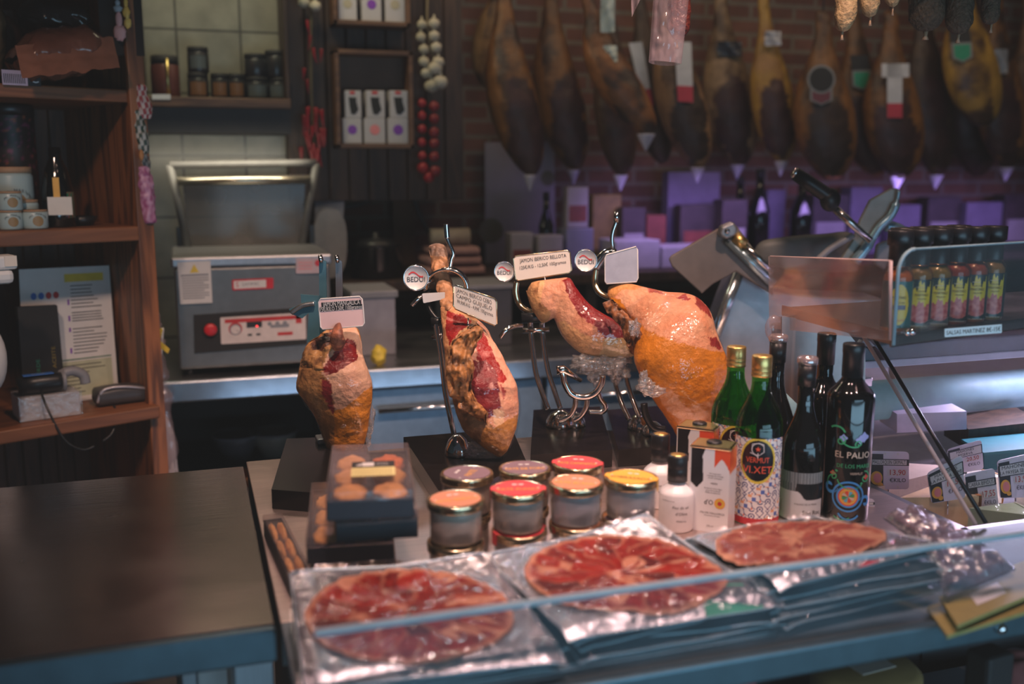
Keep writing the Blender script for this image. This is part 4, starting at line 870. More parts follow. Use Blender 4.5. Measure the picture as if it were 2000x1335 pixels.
# ---------------------------------------------------------------- oil tins, small bottles with black caps
def oil_tin(label, P, rz, w=.062, d=.048, h=.134):
    t = thing('oil_tin', label, 'tin', P, rz, 'olive oil tins')
    def pf(x, z):   # front picture, x 0..w
        if z > h-.028+.012*math.sin(x*160)*ss(.02, .05, x) and x > w*.62: return (.78, .1, .04)
        if x < w*.03+.0: return (.78, .78, .76)
        if z > h*.52 and abs(x-(w*.13+(h-z)*.04)) < .011*ss(h*.5, h*.62, z)+.004*ss(h*.9, h, z): return (.015, .014, .016)
        return (.78, .79, .8)
    mb = MB()
    mb.grid(lambda u, v: Vector((w*u, 0, h*v)), 66, 100, 0, col=lambda u, v: pf(w*u, h*v))
    mb.grid(lambda u, v: Vector((0, d*(1-u), h*v)), 30, 60, 0, col=lambda u, v: (.8, .12, .04) if (v > .78-.25*u or (u < .6 and v > .35+.4*u)) else (.78, .79, .8))
    mb.grid(lambda u, v: Vector((w, d*u, h*v)), 4, 30, 0, col=lambda u, v: (.8, .12, .04) if v > .7 else (.78, .79, .8))
    mb.grid(lambda u, v: Vector((w*(1-u), d, h*v)), 4, 30, 0, col=lambda u, v: (.8, .12, .04) if v > .6 else (.78, .79, .8))
    fl = lambda u0, z0: (lambda x, y: (w*u0+x, -.0004, z0+y))
    for i, (tx, zz) in enumerate((('Oli verge extra', .095), ('coupatge de varietats', .0915), ('picual i arbequina', .088))): mb.text(tx, .003, None, 1, fl(.64, zz), maxw=.03)
    mb.text('VIRREI', .004, None, 1, fl(.62, .079), maxw=.014)
    for i, zz in enumerate((.071, .0675, .064)): mb.text(('Aceite de oliva virgen', 'extra de la isla de', 'Mallorca seleccion')[i], .0032, None, 1, fl(.6, zz), maxw=.04)
    mb.text('d\'O', .011, None, 1, fl(.5, .048), maxw=.014); mb.text('OLI DE MALLORCA', .0045, None, 1, fl(.6, .031), maxw=.042)
    mb.text('Denominacio d\'origen', .0028, None, 1, fl(.6, .027), maxw=.03); mb.text('250 ml', .004, None, 1, fl(.55, .01), maxw=.02)
    def dsc(cx, cz, rr, m, o=-.0004): mb.add([(cx+rr*math.cos(2*PI*i/20), o, cz+rr*math.sin(2*PI*i/20)) for i in range(20)], [tuple(range(20))], m, None, False)
    dsc(w*.78, .048, .0085, 2); dsc(w*.78, .048, .006, 3, -.0006); dsc(w*.78, .048, .0035, 4, -.0008)
    mb.build('body', [MT('vcgloss'), MT('ink'), MT('orange'), MT('yellow'), MT('red')], t)
    MB().bx(-.001, w+.001, -.001, d+.001, h-.001, h+.003, 0, .0015).bx(.003, w-.003, .003, d-.003, h+.0025, h+.0032, 1, 0).build('lid', [MT('tin'), pm('olive_lacquer', (.42, .4, .2), .25, metal=.8)], t)
    MB().lathe([(0, 0), (.012, 0), (.012, .003), (.01, .0045), (0, .0045)], 24, 0, TR((w*.5, d*.5, h+.003))).build('spout_cap', MT('black'), t)
    return t
P = onz(1344, 1032, 0); oil_tin('red and white olive oil tin standing nearest the vermouth bottle', P, face(P)-.25)
P = onz(1318, 990, 0); oil_tin('second olive oil tin just behind, mostly red side showing', P, face(P)-.3, h=.138)
def small_bottle(label, P, h=.118, r=.0275, body='white'):
    t = thing('condiment_bottle', label, 'bottle', P, face(P), 'white condiment bottles with black caps')
    mb = MB(); mb.lathe([(0, 0), (r*.92, 0), (r, .004), (r, .058)]+[(.0125+(r-.0125)*(.5+.5*math.cos(PI*k/6)), .058+.02*k/6) for k in range(1, 7)]+[(.0125, .083), (0, .083)], 36)
    f = lambda zc, ac=0, o=.0006: (lambda x, y: ((r+o)*math.sin(ac+x/r), -(r+o)*math.cos(ac+x/r), zc+y))
    mb.text('Flor de sal', .0062, None, 1, f(.042, .25), maxw=.03); mb.text('d\'Oliva', .0068, None, 1, f(.032, .3), maxw=.03); mb.text('Mallorca', .0045, None, 1, f(.02, .3), maxw=.03); mb.text('condiment artesa', .003, None, 1, f(.052, -.5), maxw=.024)
    mb.build('body', [pm('white_glass', (.74, .74, .76), .35), MT('ink')], t)
    MB().lathe([(.0128, .078), (.0156, .078), (.0156, .098), (.015, .099), (.0156, .1), (.0156, h), (.0146, h+.0015), (0, h+.0015)], 32).build('cap', MT('black'), t)
    MB().lathe([(0, h+.0016), (.0115, h+.0016), (.0115, h+.002), (0, h+.002)], 24).build('cap_seal', MT('gold'), t)
small_bottle('white round-shouldered bottle with black cap, in front, beside the oil tin', onz(1320, 1030, 0))
small_bottle('black-capped bottle behind the white one, only its cap showing', onz(1287, 985, 0), .122)
# ---------------------------------------------------------------- sealed packs of sliced meat
sealm = pm('sealed_film_edge', (.45, .55, .6), .22, metal=.5)
def bil(q, u, v): return (q[0]*(1-u)+q[1]*u)*v+(q[3]*(1-u)+q[2]*u)*(1-v)
def slice_paint(seed, pal):
    deep, mid, fat = pal
    def f(r, a, x, y):
        ring = 0 if r > .52 else 1
        nsl = 22 if ring == 0 else 12
        ph = a/(2*PI)*nsl+seed*.37+(r-.5)*1.6*(1 if ring == 0 else -1)+.35*noise.noise(Vector((x*5, y*5, seed)))
        k = math.floor(ph); fr = ph-k
        rv = noise.noise(Vector((k*3.7, seed, ring*5)))
        c = lerp(deep, mid, cl(.5+1.1*rv+.4*noise.noise(Vector((x*9, y*9, k)))))
        edge = ss(.78, .93, fr)*ss(.2, .6, .5+.9*noise.noise(Vector((k*2.1, 7, seed+r*2))))
        st = ss(*((.52, .7) if pal is PALC else (.66, .76)), .5+.6*noise.noise(Vector((x*2.2+math.floor(k/3)*2.3, y*3.5+fr*.6, seed*2))))
        c = lerp(c, fat, cl(edge*.4+st*.85))
        rim = ss(.9, .985, r+.05*noise.noise(Vector((a*6, seed, 0))))
        c = lerp(c, fat, rim*.75)
        return tuple(q*(1-.35*ss(.12, .0, fr)) for q in c)
    return f
PALH = ((.09, .003, .003), (.34, .018, .007), (.58, .27, .16)); PALC = ((.2, .035, .03), (.32, .085, .06), (.5, .27, .17))
cardm = pm('silver_black_card', (.07, .1, .115), .28, metal=.7, bump=.3, scale=14); cardg = pm('foil_board', (.5, .5, .54), .26, metal=.85, var=.1, bump=.5, scale=25)
def meat_pack(label, quad, group, seed, top=True, pal=PALH, curl=(.0, .0, .0, .0), disc=(.5, .53, .455, .44), th=.006, tri=None, name='meat_pack', fine=False):
    """quad: back-left, back-right, front-right, front-left world corners of the top face"""
    c = sum(quad, Vector())/4; t = thing(name, label, 'meat pack', c, 0, group)
    W = lambda u, v: curl[0]*((1-u)*v)**3+curl[1]*(u*v)**3+curl[2]*(u*(1-v))**3+curl[3]*((1-u)*(1-v))**3
    def base(u, v): 
        P = bil(quad, u, v)+Vector((0, 0, W(u, v)-.009*ss(.1, 0, v)-.004*ss(.06, 0, min(u, 1-u))+(.003 if top else .0045)*noise.noise(Vector((u*3, v*3, seed))))); P.z = max(P.z, .0072); return P
    n = 40 if top else 14
    mb = MB(); mb.grid(lambda u, v: base(u, v)-Vector((0, 0, th)), n, n, 0); mb.grid(lambda u, v: base(u, v)-Vector((0, 0, th-.0016)), n, n, 1)
    mb.build('backing_card', [cardm, cardg if top else cardm], t, True)
    if not top:
        mb = MB(); mb.grid(lambda u, v: base(-.02+1.04*u, -.03+1.04*v)+Vector((0, 0, -.0012-.004*ss(.12, 0, min(u, v, 1-u, 1-v))+.0015*noise.noise(Vector((u*22, v*22, seed))))), 30, 30, 0); mb.build('clear_film', MT('packfilm'), t, True)
    ed = MB(); loop = [(i/20, 0) for i in range(20)]+[(1, i/20) for i in range(20)]+[(1-i/20, 1) for i in range(20)]+[(0, 1-i/20) for i in range(21)]; ed.tube([base(*p)-Vector((0, 0, th*.6)) for p in loop], .0011, 5, caps=False); ed.build('sealed_edge', sealm, t, True)
    if top:
        du, dv, ru, rv = disc; pf = slice_paint(seed, pal); nr, na = 46, 260
        def Ps(u, v):
            a = 2*PI*u; r = .015+.985*v; rr = r*(1+.025*noise.noise(Vector((math.cos(a)*3, math.sin(a)*3, seed)))*v)
            P = base(du+ru*rr*math.cos(a), dv+rv*rr*math.sin(a))
            ring = 22 if r > .52 else 12
            fr = (a/(2*PI)*ring+seed*.37) % 1
            return P+Vector((0, 0, -th+.0035+.0025*fr+.002*(1-r)+.0012*noise.noise(P*70)))
        mb = MB(); mb.grid(Ps, na, nr, 0, cu=True, col=lambda u, v: pf(.015+.985*v, 2*PI*u, v*math.cos(2*PI*u), v*math.sin(2*PI*u)))
        mb.build('sliced_ham', MT('slices'), t, True)
        if tri:
            mb = MB(); mb.add([base(*p)-Vector((0, 0, th-.0024)) for p in tri[0]], [tuple(range(len(tri[0])))], 0, None, False); mb.build('printed_corner', MT(tri[1]), t, True)
        def Pf(u, v):
            P = base(u, v); d = math.hypot((u-du)/ru, (v-dv)/rv)
            out = ss(.95, 1.15, d); e = min(u, v, 1-u, 1-v)
            wr = (.0035*noise.fractal(P*75, 1, 2, 4)+.004*noise.noise(Vector((u*26, v*4, seed)))*ss(.2, .0, min(u, 1-u))+.004*noise.noise(Vector((u*4, v*26, seed)))*ss(.2, 0, min(v, 1-v)))*out
            return P+Vector((0, 0, .0028-.004*out*ss(.0, .08, e)+wr))
        MB().grid(Pf, 90, 90, 0).build('clear_film', MT('packfilm'), t, True)
    return t
def pq(pxs, zs): return [onz(x, y, z) for (x, y), z in zip(pxs, zs)]
def lower(q, dz, j, rnd):
    c = sum(q, Vector())/4; a = rnd.uniform(-j, j); ca, sa = math.cos(a), math.sin(a); off = Vector((rnd.uniform(-j, j)*.14, rnd.uniform(-.4*j, j)*.14, 0))
    return [Vector((w.x, max(.968, w.y), w.z)) for w in [Vector((c.x+(p.x-c.x)*ca-(p.y-c.y)*sa, c.y+(p.x-c.x)*sa+(p.y-c.y)*ca, max(.004, p.z-dz)))+off for p in q]]
ORD = ['second', 'third', 'fourth', 'fifth', 'sixth', 'seventh']
def stack(q, name, n, dz, seed, j=.06):
    rn = random.Random(seed)
    for k in range(n):
        qq = lower(q, 0, j, rn); s = 1-(k+1)/(n+.6)
        for p in qq: p.z = .0015+.006+(p.z-.0075)*s
        if k >= 1 or True: meat_pack('sealed meat pack %s from the top of the %s' % (ORD[k], name), qq, 'packs in the '+name, seed*10+k, top=False, th=.003)
qL = pq([(566, 1116), (955, 1088), (1106, 1262), (594, 1328)], (.082, .082, .046, .046))
meat_pack('top pack of sliced ham on the stack nearest the empty steel counter', qL, 'packs of sliced meat in front', 1, curl=(.006, .012, -.004, .0), disc=(.48, .5, .44, .45))
stack(qL, 'pack stack nearest the steel counter', 4, .008, 3)
qM = pq([(945, 1075), (1265, 1022), (1535, 1160), (1112, 1232)], (.085, .095, .055, .052))
meat_pack('top pack of dark red sliced ham in the middle stack, with a green printed corner', qM, 'packs of sliced meat in front', 2, curl=(.0, .02, .0, .004), disc=(.5, .5, .455, .455), tri=([(.62, .0), (.9, .0), (.93, .2), (.8, .24), (.66, .1)], 'green'))
stack(qM, 'middle pack stack', 6, .009, 5, .1)
qR = pq([(1352, 1040), (1600, 1000), (1838, 1048), (1525, 1130)], (.075, .09, .085, .075))
meat_pack('top pack of finely sliced pale sausage on the stack by the painted bottle', qR, 'packs of sliced meat in front', 3, pal=PALC, curl=(.0, .0, .0, .0), disc=(.455, .53, .5, .44), tri=([(.45, .0), (.98, .02), (.98, .3), (.8, .16)], 'redbright'))
stack(qR, 'pack stack by the painted bottle', 6, .01, 7, .12)
silver = film('silver_wrap', (.8, .78, .86), .35, .12, haze=.3, hazecol=(.6, .55, .7), bump=.9, bscale=50)
def foil_pack(label, q, seed, colr, name='foil_pack'):
    c = sum(q, Vector())/4; t = thing(name, label, 'foil pack', c, 0, 'shiny foil packs')
    def top(u, v):
        P = bil(q, u, v); e = ss(0, .12, min(u, v, 1-u, 1-v)); return P+Vector((0, 0, .012*e+.007*noise.fractal(P*45+Vector((seed, 0, 0)), 1, 2, 4)*e))
    MB().grid(lambda u, v: bil(q, u, v)-Vector((0, 0, .002)), 10, 10).build('backing_card', cardm, t, True)
    MB().grid(lambda u, v: top(.1+.8*u, .1+.8*v)-Vector((0, 0, .004)), 30, 30).build('meat', pm('dark_sausage_%d' % seed, colr, .4, var=.3, scale=80), t, True)
    MB().grid(top, 60, 60).build('film', silver, t, True)
foil_pack('crinkled silver pack lying beside the painted bottle behind the sausage pack', pq([(1725, 1010), (1790, 992), (1872, 1040), (1800, 1062)], (.06, .06, .05, .05)), 4, (.2, .08, .12))
qF = pq([(1800, 1075), (1880, 1035), (1985, 1110), (1850, 1165)], (.045, .05, .03, .03))
foil_pack('purple gleaming vacuum pack at the far end of the ledge on yellow cards', qF, 5, (.14, .05, .12))
for k, (pp, zz, lb) in enumerate((([(1835, 1165), (2010, 1090), (2060, 1140), (1870, 1220)], .02, 'pale yellow printed pack on the ledge under the purple vacuum pack'), ([(1810, 1185), (1990, 1120), (2080, 1170), (1850, 1240)], .008, 'lowest yellow edged pack on the ledge, under the other yellow one'))):
    q = pq(pp, (zz,)*4); c = sum(q, Vector())/4; t = thing('printed_pack', lb, 'pack', c, 0, 'yellow printed packs')
    MB().slab(q, (0, 0, -.005)).build('card', pm('pack_yellow', (.32, .27, .09), .45, var=.1), t, True)
    qq = Quad(*q); mb = MB(); rect_on(mb, qq, .25, .55, .3, .7, 0); mb.text('CURADO', .008, None, 1, qq.fn(.4, .5, .0008), maxw=.05); mb.build('label', [MT('white'), MT('ink')], t, True)
# ---------------------------------------------------------------- display case with cheeses
XC = 1.15; ZF = -.075
def case():
    t = thing('cheese_display_case', 'refrigerated cheese case with slanted glass front, blue-grey lamp tube and steel roof', 'display case', (2.0, 1.6, ZF), 0)
    MB().bx(XC, 3.4, 1.21, 1.94, ZF-.01, ZF, 0, 0).build('deck', pm('deck_grey', (.42, .4, .46), .4), t, True)
    MB().bx(XC, 3.4, 1.2, 1.21, ZF, -.001, 0, 0).bx(XC, 3.4, 1.93, 1.945, ZF, .02, 0, 0).bx(XC-.012, XC, 1.21, 1.94, ZF, -.001, 0, 0).build('rim', MT('steely'), t, True)
    gb, gt = Vector((XC+.01, 1.2, .006)), Vector((XC+.01, 1.5, .258))
    L = 2.2; n = (gt-gb).cross(Vector((1, 0, 0))).normalized()
    MB().slab([gb, gb+Vector((L, 0, 0)), gt+Vector((L, 0, 0)), gt], n*.006).build('slanted_glass', MT('glass'), t, True)
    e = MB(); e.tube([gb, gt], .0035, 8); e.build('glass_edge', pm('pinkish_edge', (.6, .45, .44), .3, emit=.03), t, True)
    e = MB(); e.tube([gb+Vector((.02, .0, .0)), gt+Vector((.02, 0, 0))], .0035, 8); e.build('seal_strip', MT('black'), t, True)
    # roof plate with a hooked end profile
    a = onY(1690, 668, 1.52).z; b = onY(1720, 712, 1.52).z
    MB().bx(XC-.005, 3.4, 1.5, 1.78, b+.006, a, 0, .004).bx(XC-.005, 3.4, 1.495, 1.505, b, b+.014, 1, .002).build('roof', [pm('roof_paint', (.12, .17, .21), .4, metal=.3), MT('lilac')], t, True)
    pts = [onY(x, y, 1.5) for x, y in ((1678, 676), (1686, 664), (1700, 666), (1722, 690), (1735, 712), (1722, 712), (1702, 690), (1694, 680))]
    MB().slab(pts, (0, .012, 0)).build('end_bracket', MT('alu'), t, True)
    zc = onY(1700, 782, 1.72).z
    MB().tube([(XC-.03, 1.72, zc), (3.3, 1.72, zc)], .042, 28).build('lamp_tube', pm('lamp_housing', (.2, .33, .38), .45, emit=.12), t, True)
    c = onY(1683, 745, 1.72); MB().bx(c.x-.012, c.x+.012, 1.70, 1.74, c.z-.008, c.z+.012, 0, .002).build('lamp_clip', MT('chrome'), t, True)
    z1, z0 = onY(1800, 850, 1.93).z, onY(1800, 884, 1.93).z
    MB().bx(XC, 3.4, 1.925, 1.95, z0, z1, 0, .003).build('rear_ledge', pm('ledge_grey', (.34, .34, .4), .4, metal=.5), t, True)
case()
cheese_cols = dict(cream=(.8, .62, .45), pale=(.78, .7, .58), green=(.45, .55, .3))
def wedge(label, P, rz, r, ang, h, paste, rind, film_=False):
    t = thing('cheese_wedge', label, 'cheese', P, rz, 'cheeses in the display case')
    n = 18; pts = [(0, 0)]+[(r*math.cos(ang*(i/n-.5)), r*math.sin(ang*(i/n-.5))) for i in range(n+1)]
    pin = [(x*.965, y*.97) for x, y in pts]
    MB().prism(pin, h-.002, 0, TR((0, 0, .001))).build('paste', pm('paste_%d' % int(paste[1]*1000), paste, .5, var=.05, scale=60, bump=.05), t)
    mb = MB(); vs = []
    for i in range(1, n+2):
        x, y = pts[i]; x2, y2 = x*.955, y*.955; vs += [(x2, y2, 0), (x, y, 0), (x*1.01, y*1.01, h*.5), (x, y, h), (x2, y2, h)]
    fs = []
    for i in range(n):
        for k in range(4): fs.append((5*i+k, 5*(i+1)+k, 5*(i+1)+k+1, 5*i+k+1))
    mb.add(vs, fs); mb.build('rind', pm('rind_%d' % int(rind[0]*1000), rind, .5, var=.15, scale=50), t)
    if film_: MB().prism([(x*1.02+.002*(x > 0), y*1.03) for x, y in pts], h+.002).build('cling_film', MT('film'), t)
    return t
def cz(px, py, z=ZF+.001): 
    p = onz(px, py, z); return p
def atg(px, g, z): p = vp(px, 900, g); return Vector((p.x, p.y, z))
wedge('broad pale cheese wedge under the MALLORQUIN sign beside the painted bottle', atg(1880, 1.88, ZF+.001), math.radians(172), .26, .75, .06, (.82, .66, .52), (.7, .5, .36))
wedge('yellow-pink cheese wedge with orange rind, its point toward the painted bottle', atg(1760, 1.66, ZF+.001), math.radians(3), .15, .6, .07, (.8, .55, .3), (.75, .25, .05), True)
wedge('small pale green-white cheese piece in film under the CABRA sign', atg(1900, 1.65, ZF+.001), math.radians(-20), .1, .7, .055, (.55, .6, .38), (.5, .52, .3), True)
wedge('cream cheese wedge with a bright orange rind at the edge of the picture', atg(1990, 1.74, ZF+.001), math.radians(-8), .22, .6, .065, (.82, .68, .5), (.8, .28, .04))
wedge('ivory cheese block behind the slanted sign with the tilted MAHONES card', atg(1860, 1.79, ZF+.001), math.radians(15), .13, .5, .055, (.84, .72, .56), (.72, .36, .1))
def case_sign(label, pxs, g, head, price, two=None):
    q = pquad(pxs, g); t = thing('cheese_price_sign', label, 'price sign', q.p(.5, 0), 0, 'cheese price signs')
    mb = MB(); plate(mb, q, .0015, 0, .006)
    rect_on(mb, q, .02, .36, .02, .93, 2, .0003)
    y1 = .86 if two else .8
    rect_on(mb, q, 0, 1, y1-.3 if two else y1-.17, y1, 2, .0005)
    if two:
        rect_on(mb, q, .06, .97, y1-.28, y1-.02, 3, .0007); mb.text(head, q.h*.13, None, 1, q.fn(.5, y1-.08, .001), maxw=q.w*.8); mb.text(two, q.h*.13, None, 1, q.fn(.5, y1-.21, .001), maxw=q.w*.88)
    else: rect_on(mb, q, .08, .94, y1-.15, y1-.02, 3, .0007); mb.text(head, q.h*.14, None, 1, q.fn(.5, y1-.085, .001), maxw=q.w*.82)
    rect_on(mb, q, .46, .95, .36, .53, 3, .0005); mb.text(price, q.h*.2, None, 4, q.fn(.7, .445, .001), maxw=q.w*.42)
    mb.text('€KILO', q.h*.15, None, 1, q.fn(.72, .24, .001), maxw=q.w*.4)
    disc_on(mb, q, .19, .3, q.w*.15, 5, .0007, ry=q.h*.18); disc_on(mb, q, .21, .3, q.w*.1, 6, .0009, ry=q.h*.13); disc_on(mb, q, .28, .12, q.w*.07, 5, .001)
    for u, v in ((.4, .94), (.72, .94), (.72, .06)): disc_on(mb, q, u, v, q.w*.03, 3, .001, 12)
    mb.build('card', [pm('lilac_sign', (.74, .68, .76), .4, var=.03), MT('ink'), pm('dark_photo', (.03, .035, .04), .4), MT('white'), MT('red'), MT('orange'), MT('pink')], t, True)
    b = q.p(.5, 0); MB().tube([q.p(.5, .05, -.003), b-Vector((0, 0, .025))], .0015, 6).build('pin', MT('chrome'), t, True)
def zr(p): return (1640+p[0]/3.34, 660+p[1]/3.34)
for lb, pp, g, hd, pr_, two in (
    ('cheese price sign MALLORQUIN GRIMALT 13,90 beside the painted bottle', [(190, 735), (452, 742), (452, 985), (190, 985)], 1.76, 'MALLORQUIN GRIMALT', '13,90', None),
    ('tilted price sign MAHONES PAYESA SEMI crossed by the glass edge', [(570, 880), (800, 760), (822, 1042), (600, 1078)], 1.66, 'MAHONES', '11,50', 'LA PAYESA SEMI'),
    ('price sign 20,50 standing farthest back among the cheeses', [(700, 725), (925, 662), (940, 855), (722, 890)], 1.82, 'MAHONES', '20,50', 'RESERVA'),
    ('price sign CABRA BIFIDUS 17,55 stuck in the pale green cheese', [(812, 888), (1010, 848), (1042, 1130), (850, 1152)], 1.68, 'CABRA BIFIDUS', '17,55', None),
    ('price sign MAHONES LA PAYESA SECO cut by the picture edge', [(1028, 800), (1240, 752), (1260, 1035), (1046, 1045)], 1.7, 'MAHONES', '13,90', 'LA PAYESA SECO'),
    ('price sign MANCHEGO low down behind the glass above the purple pack', [(1020, 1310), (1270, 1262), (1280, 1440), (1035, 1475)], 1.6, 'MANCHEGO', '18,90', None),
    ('price sign reading PAYESA almost hidden by the painted bottle', [(60, 1050), (228, 1048), (228, 1150), (60, 1160)], 1.6, 'PAYESA', '12,90', None)):
    case_sign(lb, [zr(p) for p in pp], g, hd, pr_, two)
def px_box(name, label, cat, pxs, g, dep, m, group=None, part='body', b=None, z=None):
    """an upright box whose front fills the px quad at distance g"""
    q = pquad(pxs, g); t = thing(name, label, cat, q.p(.5, 0), 0, group)
    MB().slab([q.p(0, 1), q.p(1, 1), q.p(1, 0), q.p(0, 0)], FWD*dep).build(part, m, t, True); return t, q
t, q = px_box('white_tray', 'white plastic tray lying on the rear ledge of the cheese case', 'tray', [(1752, 808), (1888, 803), (1888, 838), (1752, 845)], 2.0, .1, MT('lilac'), part='tray')
t, q = px_box('dark_tray', 'dark brown board at the back of the cheese case by the picture edge', 'board', [(1892, 838), (2040, 822), (2040, 872), (1892, 880)], 2.0, .12, MT('darkwood'), part='board')
t, q = px_box('teal_tub', 'teal plastic tub behind the rearmost cheese signs', 'tub', [(1922, 884), (2050, 872), (2050, 912), (1922, 918)], 1.9, .06, pm('teal_plastic', (.01, .13, .16), .5), part='tub')
MB().slab([q.p(-.02, 1.05, .004), q.p(1, 1.05, .004), q.p(1, .9, .004), q.p(-.02, .9, .004)], FWD*.1).build('rim', pm('teal_rim', (.015, .17, .2), .5), t, True)
# ---------------------------------------------------------------- steel shelf with acrylic guards and the sauce bottles
ZS = .31
A = onz(1527, 600, ZS); B = onz(1742, 655, ZS); C = onz(2000, 622, ZS); DIR = (C-B).normalized(); C2 = B+DIR*.75; D2 = Vector((C2.x+.02, C2.y+.22, ZS)); 
NF = Vector((DIR.y, -DIR.x, 0))
def sauce_shelf():
    t = thing('sauce_shelf', 'small steel shelf with clear acrylic guards carrying the sauce bottles', 'shelf', (A+B+C2+D2)/4, 0)
    copper = steel('rosy_steel', (.4, .33, .31), .3, 'Y')
    MB().slab([A, D2, C2, B], (0, 0, -.004)).slab([A+Vector((0, 0, .004)), B+Vector((0, 0, .004)), B-Vector((0, 0, .014)), A-Vector((0, 0, .014))], Vector((.003, 0, 0))).slab([B, C2, C2-Vector((0, 0, .018)), B-Vector((0, 0, .018))], -NF*.003).build('tray', copper, t, True)
    zt = vp(1790, 487, fwd(B)).z; zb_ = vp(1760, 672, fwd(B)).z
    pts = []
    o = B+NF*.004-DIR*.004; hh = zt-zb_; rr = .035
    P2 = lambda s, z: Vector((o.x+DIR.x*s, o.y+DIR.y*s, z))
    pts = [P2(0, zb_), P2(.76, zb_), P2(.76, zt)]+[P2(rr-rr*math.sin(a*PI/12), zt-rr+rr*math.cos(a*PI/12)) for a in range(0, 7)]
    MB().slab(pts[::-1], NF*.005).build('front_guard', film('front_acrylic', (.97, .98, .98), .05, .03, haze=.03, hazecol=(.5, .7, .75)), t, True)
    MB().tube([p+NF*.0025 for p in pts[3:]]+[P2(0, zb_)+NF*.0025], .003, 6).tube([pts[2]+NF*.0025, pts[3]+NF*.0025], .0018, 6).build('guard_edge', MT('glassedge'), t, True)
    q = Quad(*[vp(x, y, g) for x, y, g in ((1505, 500, fwd(A)+.02), (1740, 509, fwd(B)), (1740, 664, fwd(B)), (1507, 640, fwd(A)+.02))])
    MB().slab([q.p(0, 1), q.p(1, 1), q.p(1, 0), q.p(0, 0)], Vector((-.005, 0, 0))).build('side_guard', MT('acrylic'), t, True)
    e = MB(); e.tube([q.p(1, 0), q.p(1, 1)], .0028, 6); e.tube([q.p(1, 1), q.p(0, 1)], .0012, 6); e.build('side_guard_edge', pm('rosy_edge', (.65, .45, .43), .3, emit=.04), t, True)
    for s in (.025, .036):
        c = P2(s, zb_+.018); MB().lathe([(0, 0), (.005, 0), (.005, .004), (.003, .006), (0, .006)], 16, 0, TR(c+NF*.005, math.atan2(DIR.y, DIR.x), PI/2)).build('bolt', MT('chrome'), t, True)
    u = lambda px, py: vp(px, py, fwd(B)+(px-1742)*.00028)
    ql = Quad(*[x+NF*.011 for x in (u(1833, 640), u(1944, 631), u(1944, 648), u(1833, 656))])
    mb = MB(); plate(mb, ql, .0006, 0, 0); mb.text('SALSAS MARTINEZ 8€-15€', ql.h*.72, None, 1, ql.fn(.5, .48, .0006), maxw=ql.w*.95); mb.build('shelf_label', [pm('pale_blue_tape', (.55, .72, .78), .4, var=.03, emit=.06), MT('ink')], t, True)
    sp_ = [vp(x, y, 1.75) for x, y in ((1527, 618), (1640, 630), (1690, 690), (1690, 790), (1600, 830), (1528, 760))]
    MB().slab(sp_, FWD*.006).build('support_panel', pm('rosy_panel', (.36, .27, .26), .4, metal=.5), t, True)
    MB().bx(1.42, 1.46, 1.5, 1.54, .275, ZS-.004, 0, .002).build('support_leg', MT('alu'), t, True)
sauce_shelf()
def sauce_paint(word, plain):
    def f(x, y):
        yy = y/.072
        X = x/.023
        if plain:
            d = ((X-.1)/.62)**2+((yy-.5)/.43)**2
            if d < 1: return (.72, .55, .05) if not (abs(yy-.45) < .05 and abs(X-.1) < .4) else (.1, .08, .15)
            return (.02, .12, .12)
        wob = .1*math.sin(X*9)+.06*math.sin(X*23)
        if -.35 < X < .85:
            if .48+wob*.5 < yy < .86+wob: return (.72, .58, .04)
            if .16-.1*math.sqrt(max(0, 1-((X-.25)/.62)**2))*1 < yy <= .48+wob*.5: 
                n = noise.noise(Vector((X*4, yy*14, len(word)))); return lerp((.42, .05, .06), (.68, .2, .17), cl(.5+n))
        return (.008, .03, .032)
    return f
def sauce(label, P, word, liquid, plain=False, turn=0, k=0):
    r = .0225; t = thing('sauce_bottle', label, 'bottle', P, face(P)+turn, 'hot sauce bottles on the steel shelf')
    h = .155
    MB().lathe([(0, .001), (r*.9, 0), (r, .003), (r, .086), (r*.96, .092), (r*.75, .099), (.014, .104), (.014, .14), (0, .14)], 36).build('glass', MT('brownglass'), t)
    MB().lathe([(0, .003), (r-.002, .003), (r-.002, .086), (r*.62, .098), (0, .099)], 28).build('sauce', pm('sauce_%d' % k, liquid, .3, coat=.5), t)
    MB().lathe([(.016, .1015), (.016, .132), (.0195, .134), (.0195, h), (.0185, h+.001), (0, h+.001)], 32).build('cap', MT('black'), t)
    def ex(mb, fn):
        if not plain:
            mb.text(word, .0058, None, 1, lambda x, y: fn(.04, -.85)(-y, x), sp_=1.35, maxw=.06)
            mb.text('SALSAS', .0042, None, 2, fn(.062, .25), maxw=.014); mb.text('MARTINEZ', .0058, None, 2, fn(.056, .25), maxw=.021); mb.text('MILDUM', .0038, None, 2, fn(.05, .25), maxw=.013)
            mb.text('AGITAR ANTES DE USAR', .003, None, 1, fn(.0075, .15), maxw=.026); mb.text('PREMIUM', .0028, None, 1, fn(.068, .1), maxw=.012)
        else:
            mb.text('MARTINEZ', .0055, None, 2, fn(.055, .1), maxw=.02); mb.text('MILDUM', .004, None, 2, fn(.047, .1), maxw=.014); mb.text('PICANTE', .004, None, 3, fn(.02, .1), maxw=.018)
        return [pm('label_cream_ink', (.65, .62, .5), .5), MT('ink'), MT('red')]
    bottle_label(t, r, .008, .08, -1.35, 1.35, sauce_paint(word, plain), 70, 80, extra=ex)
    return t
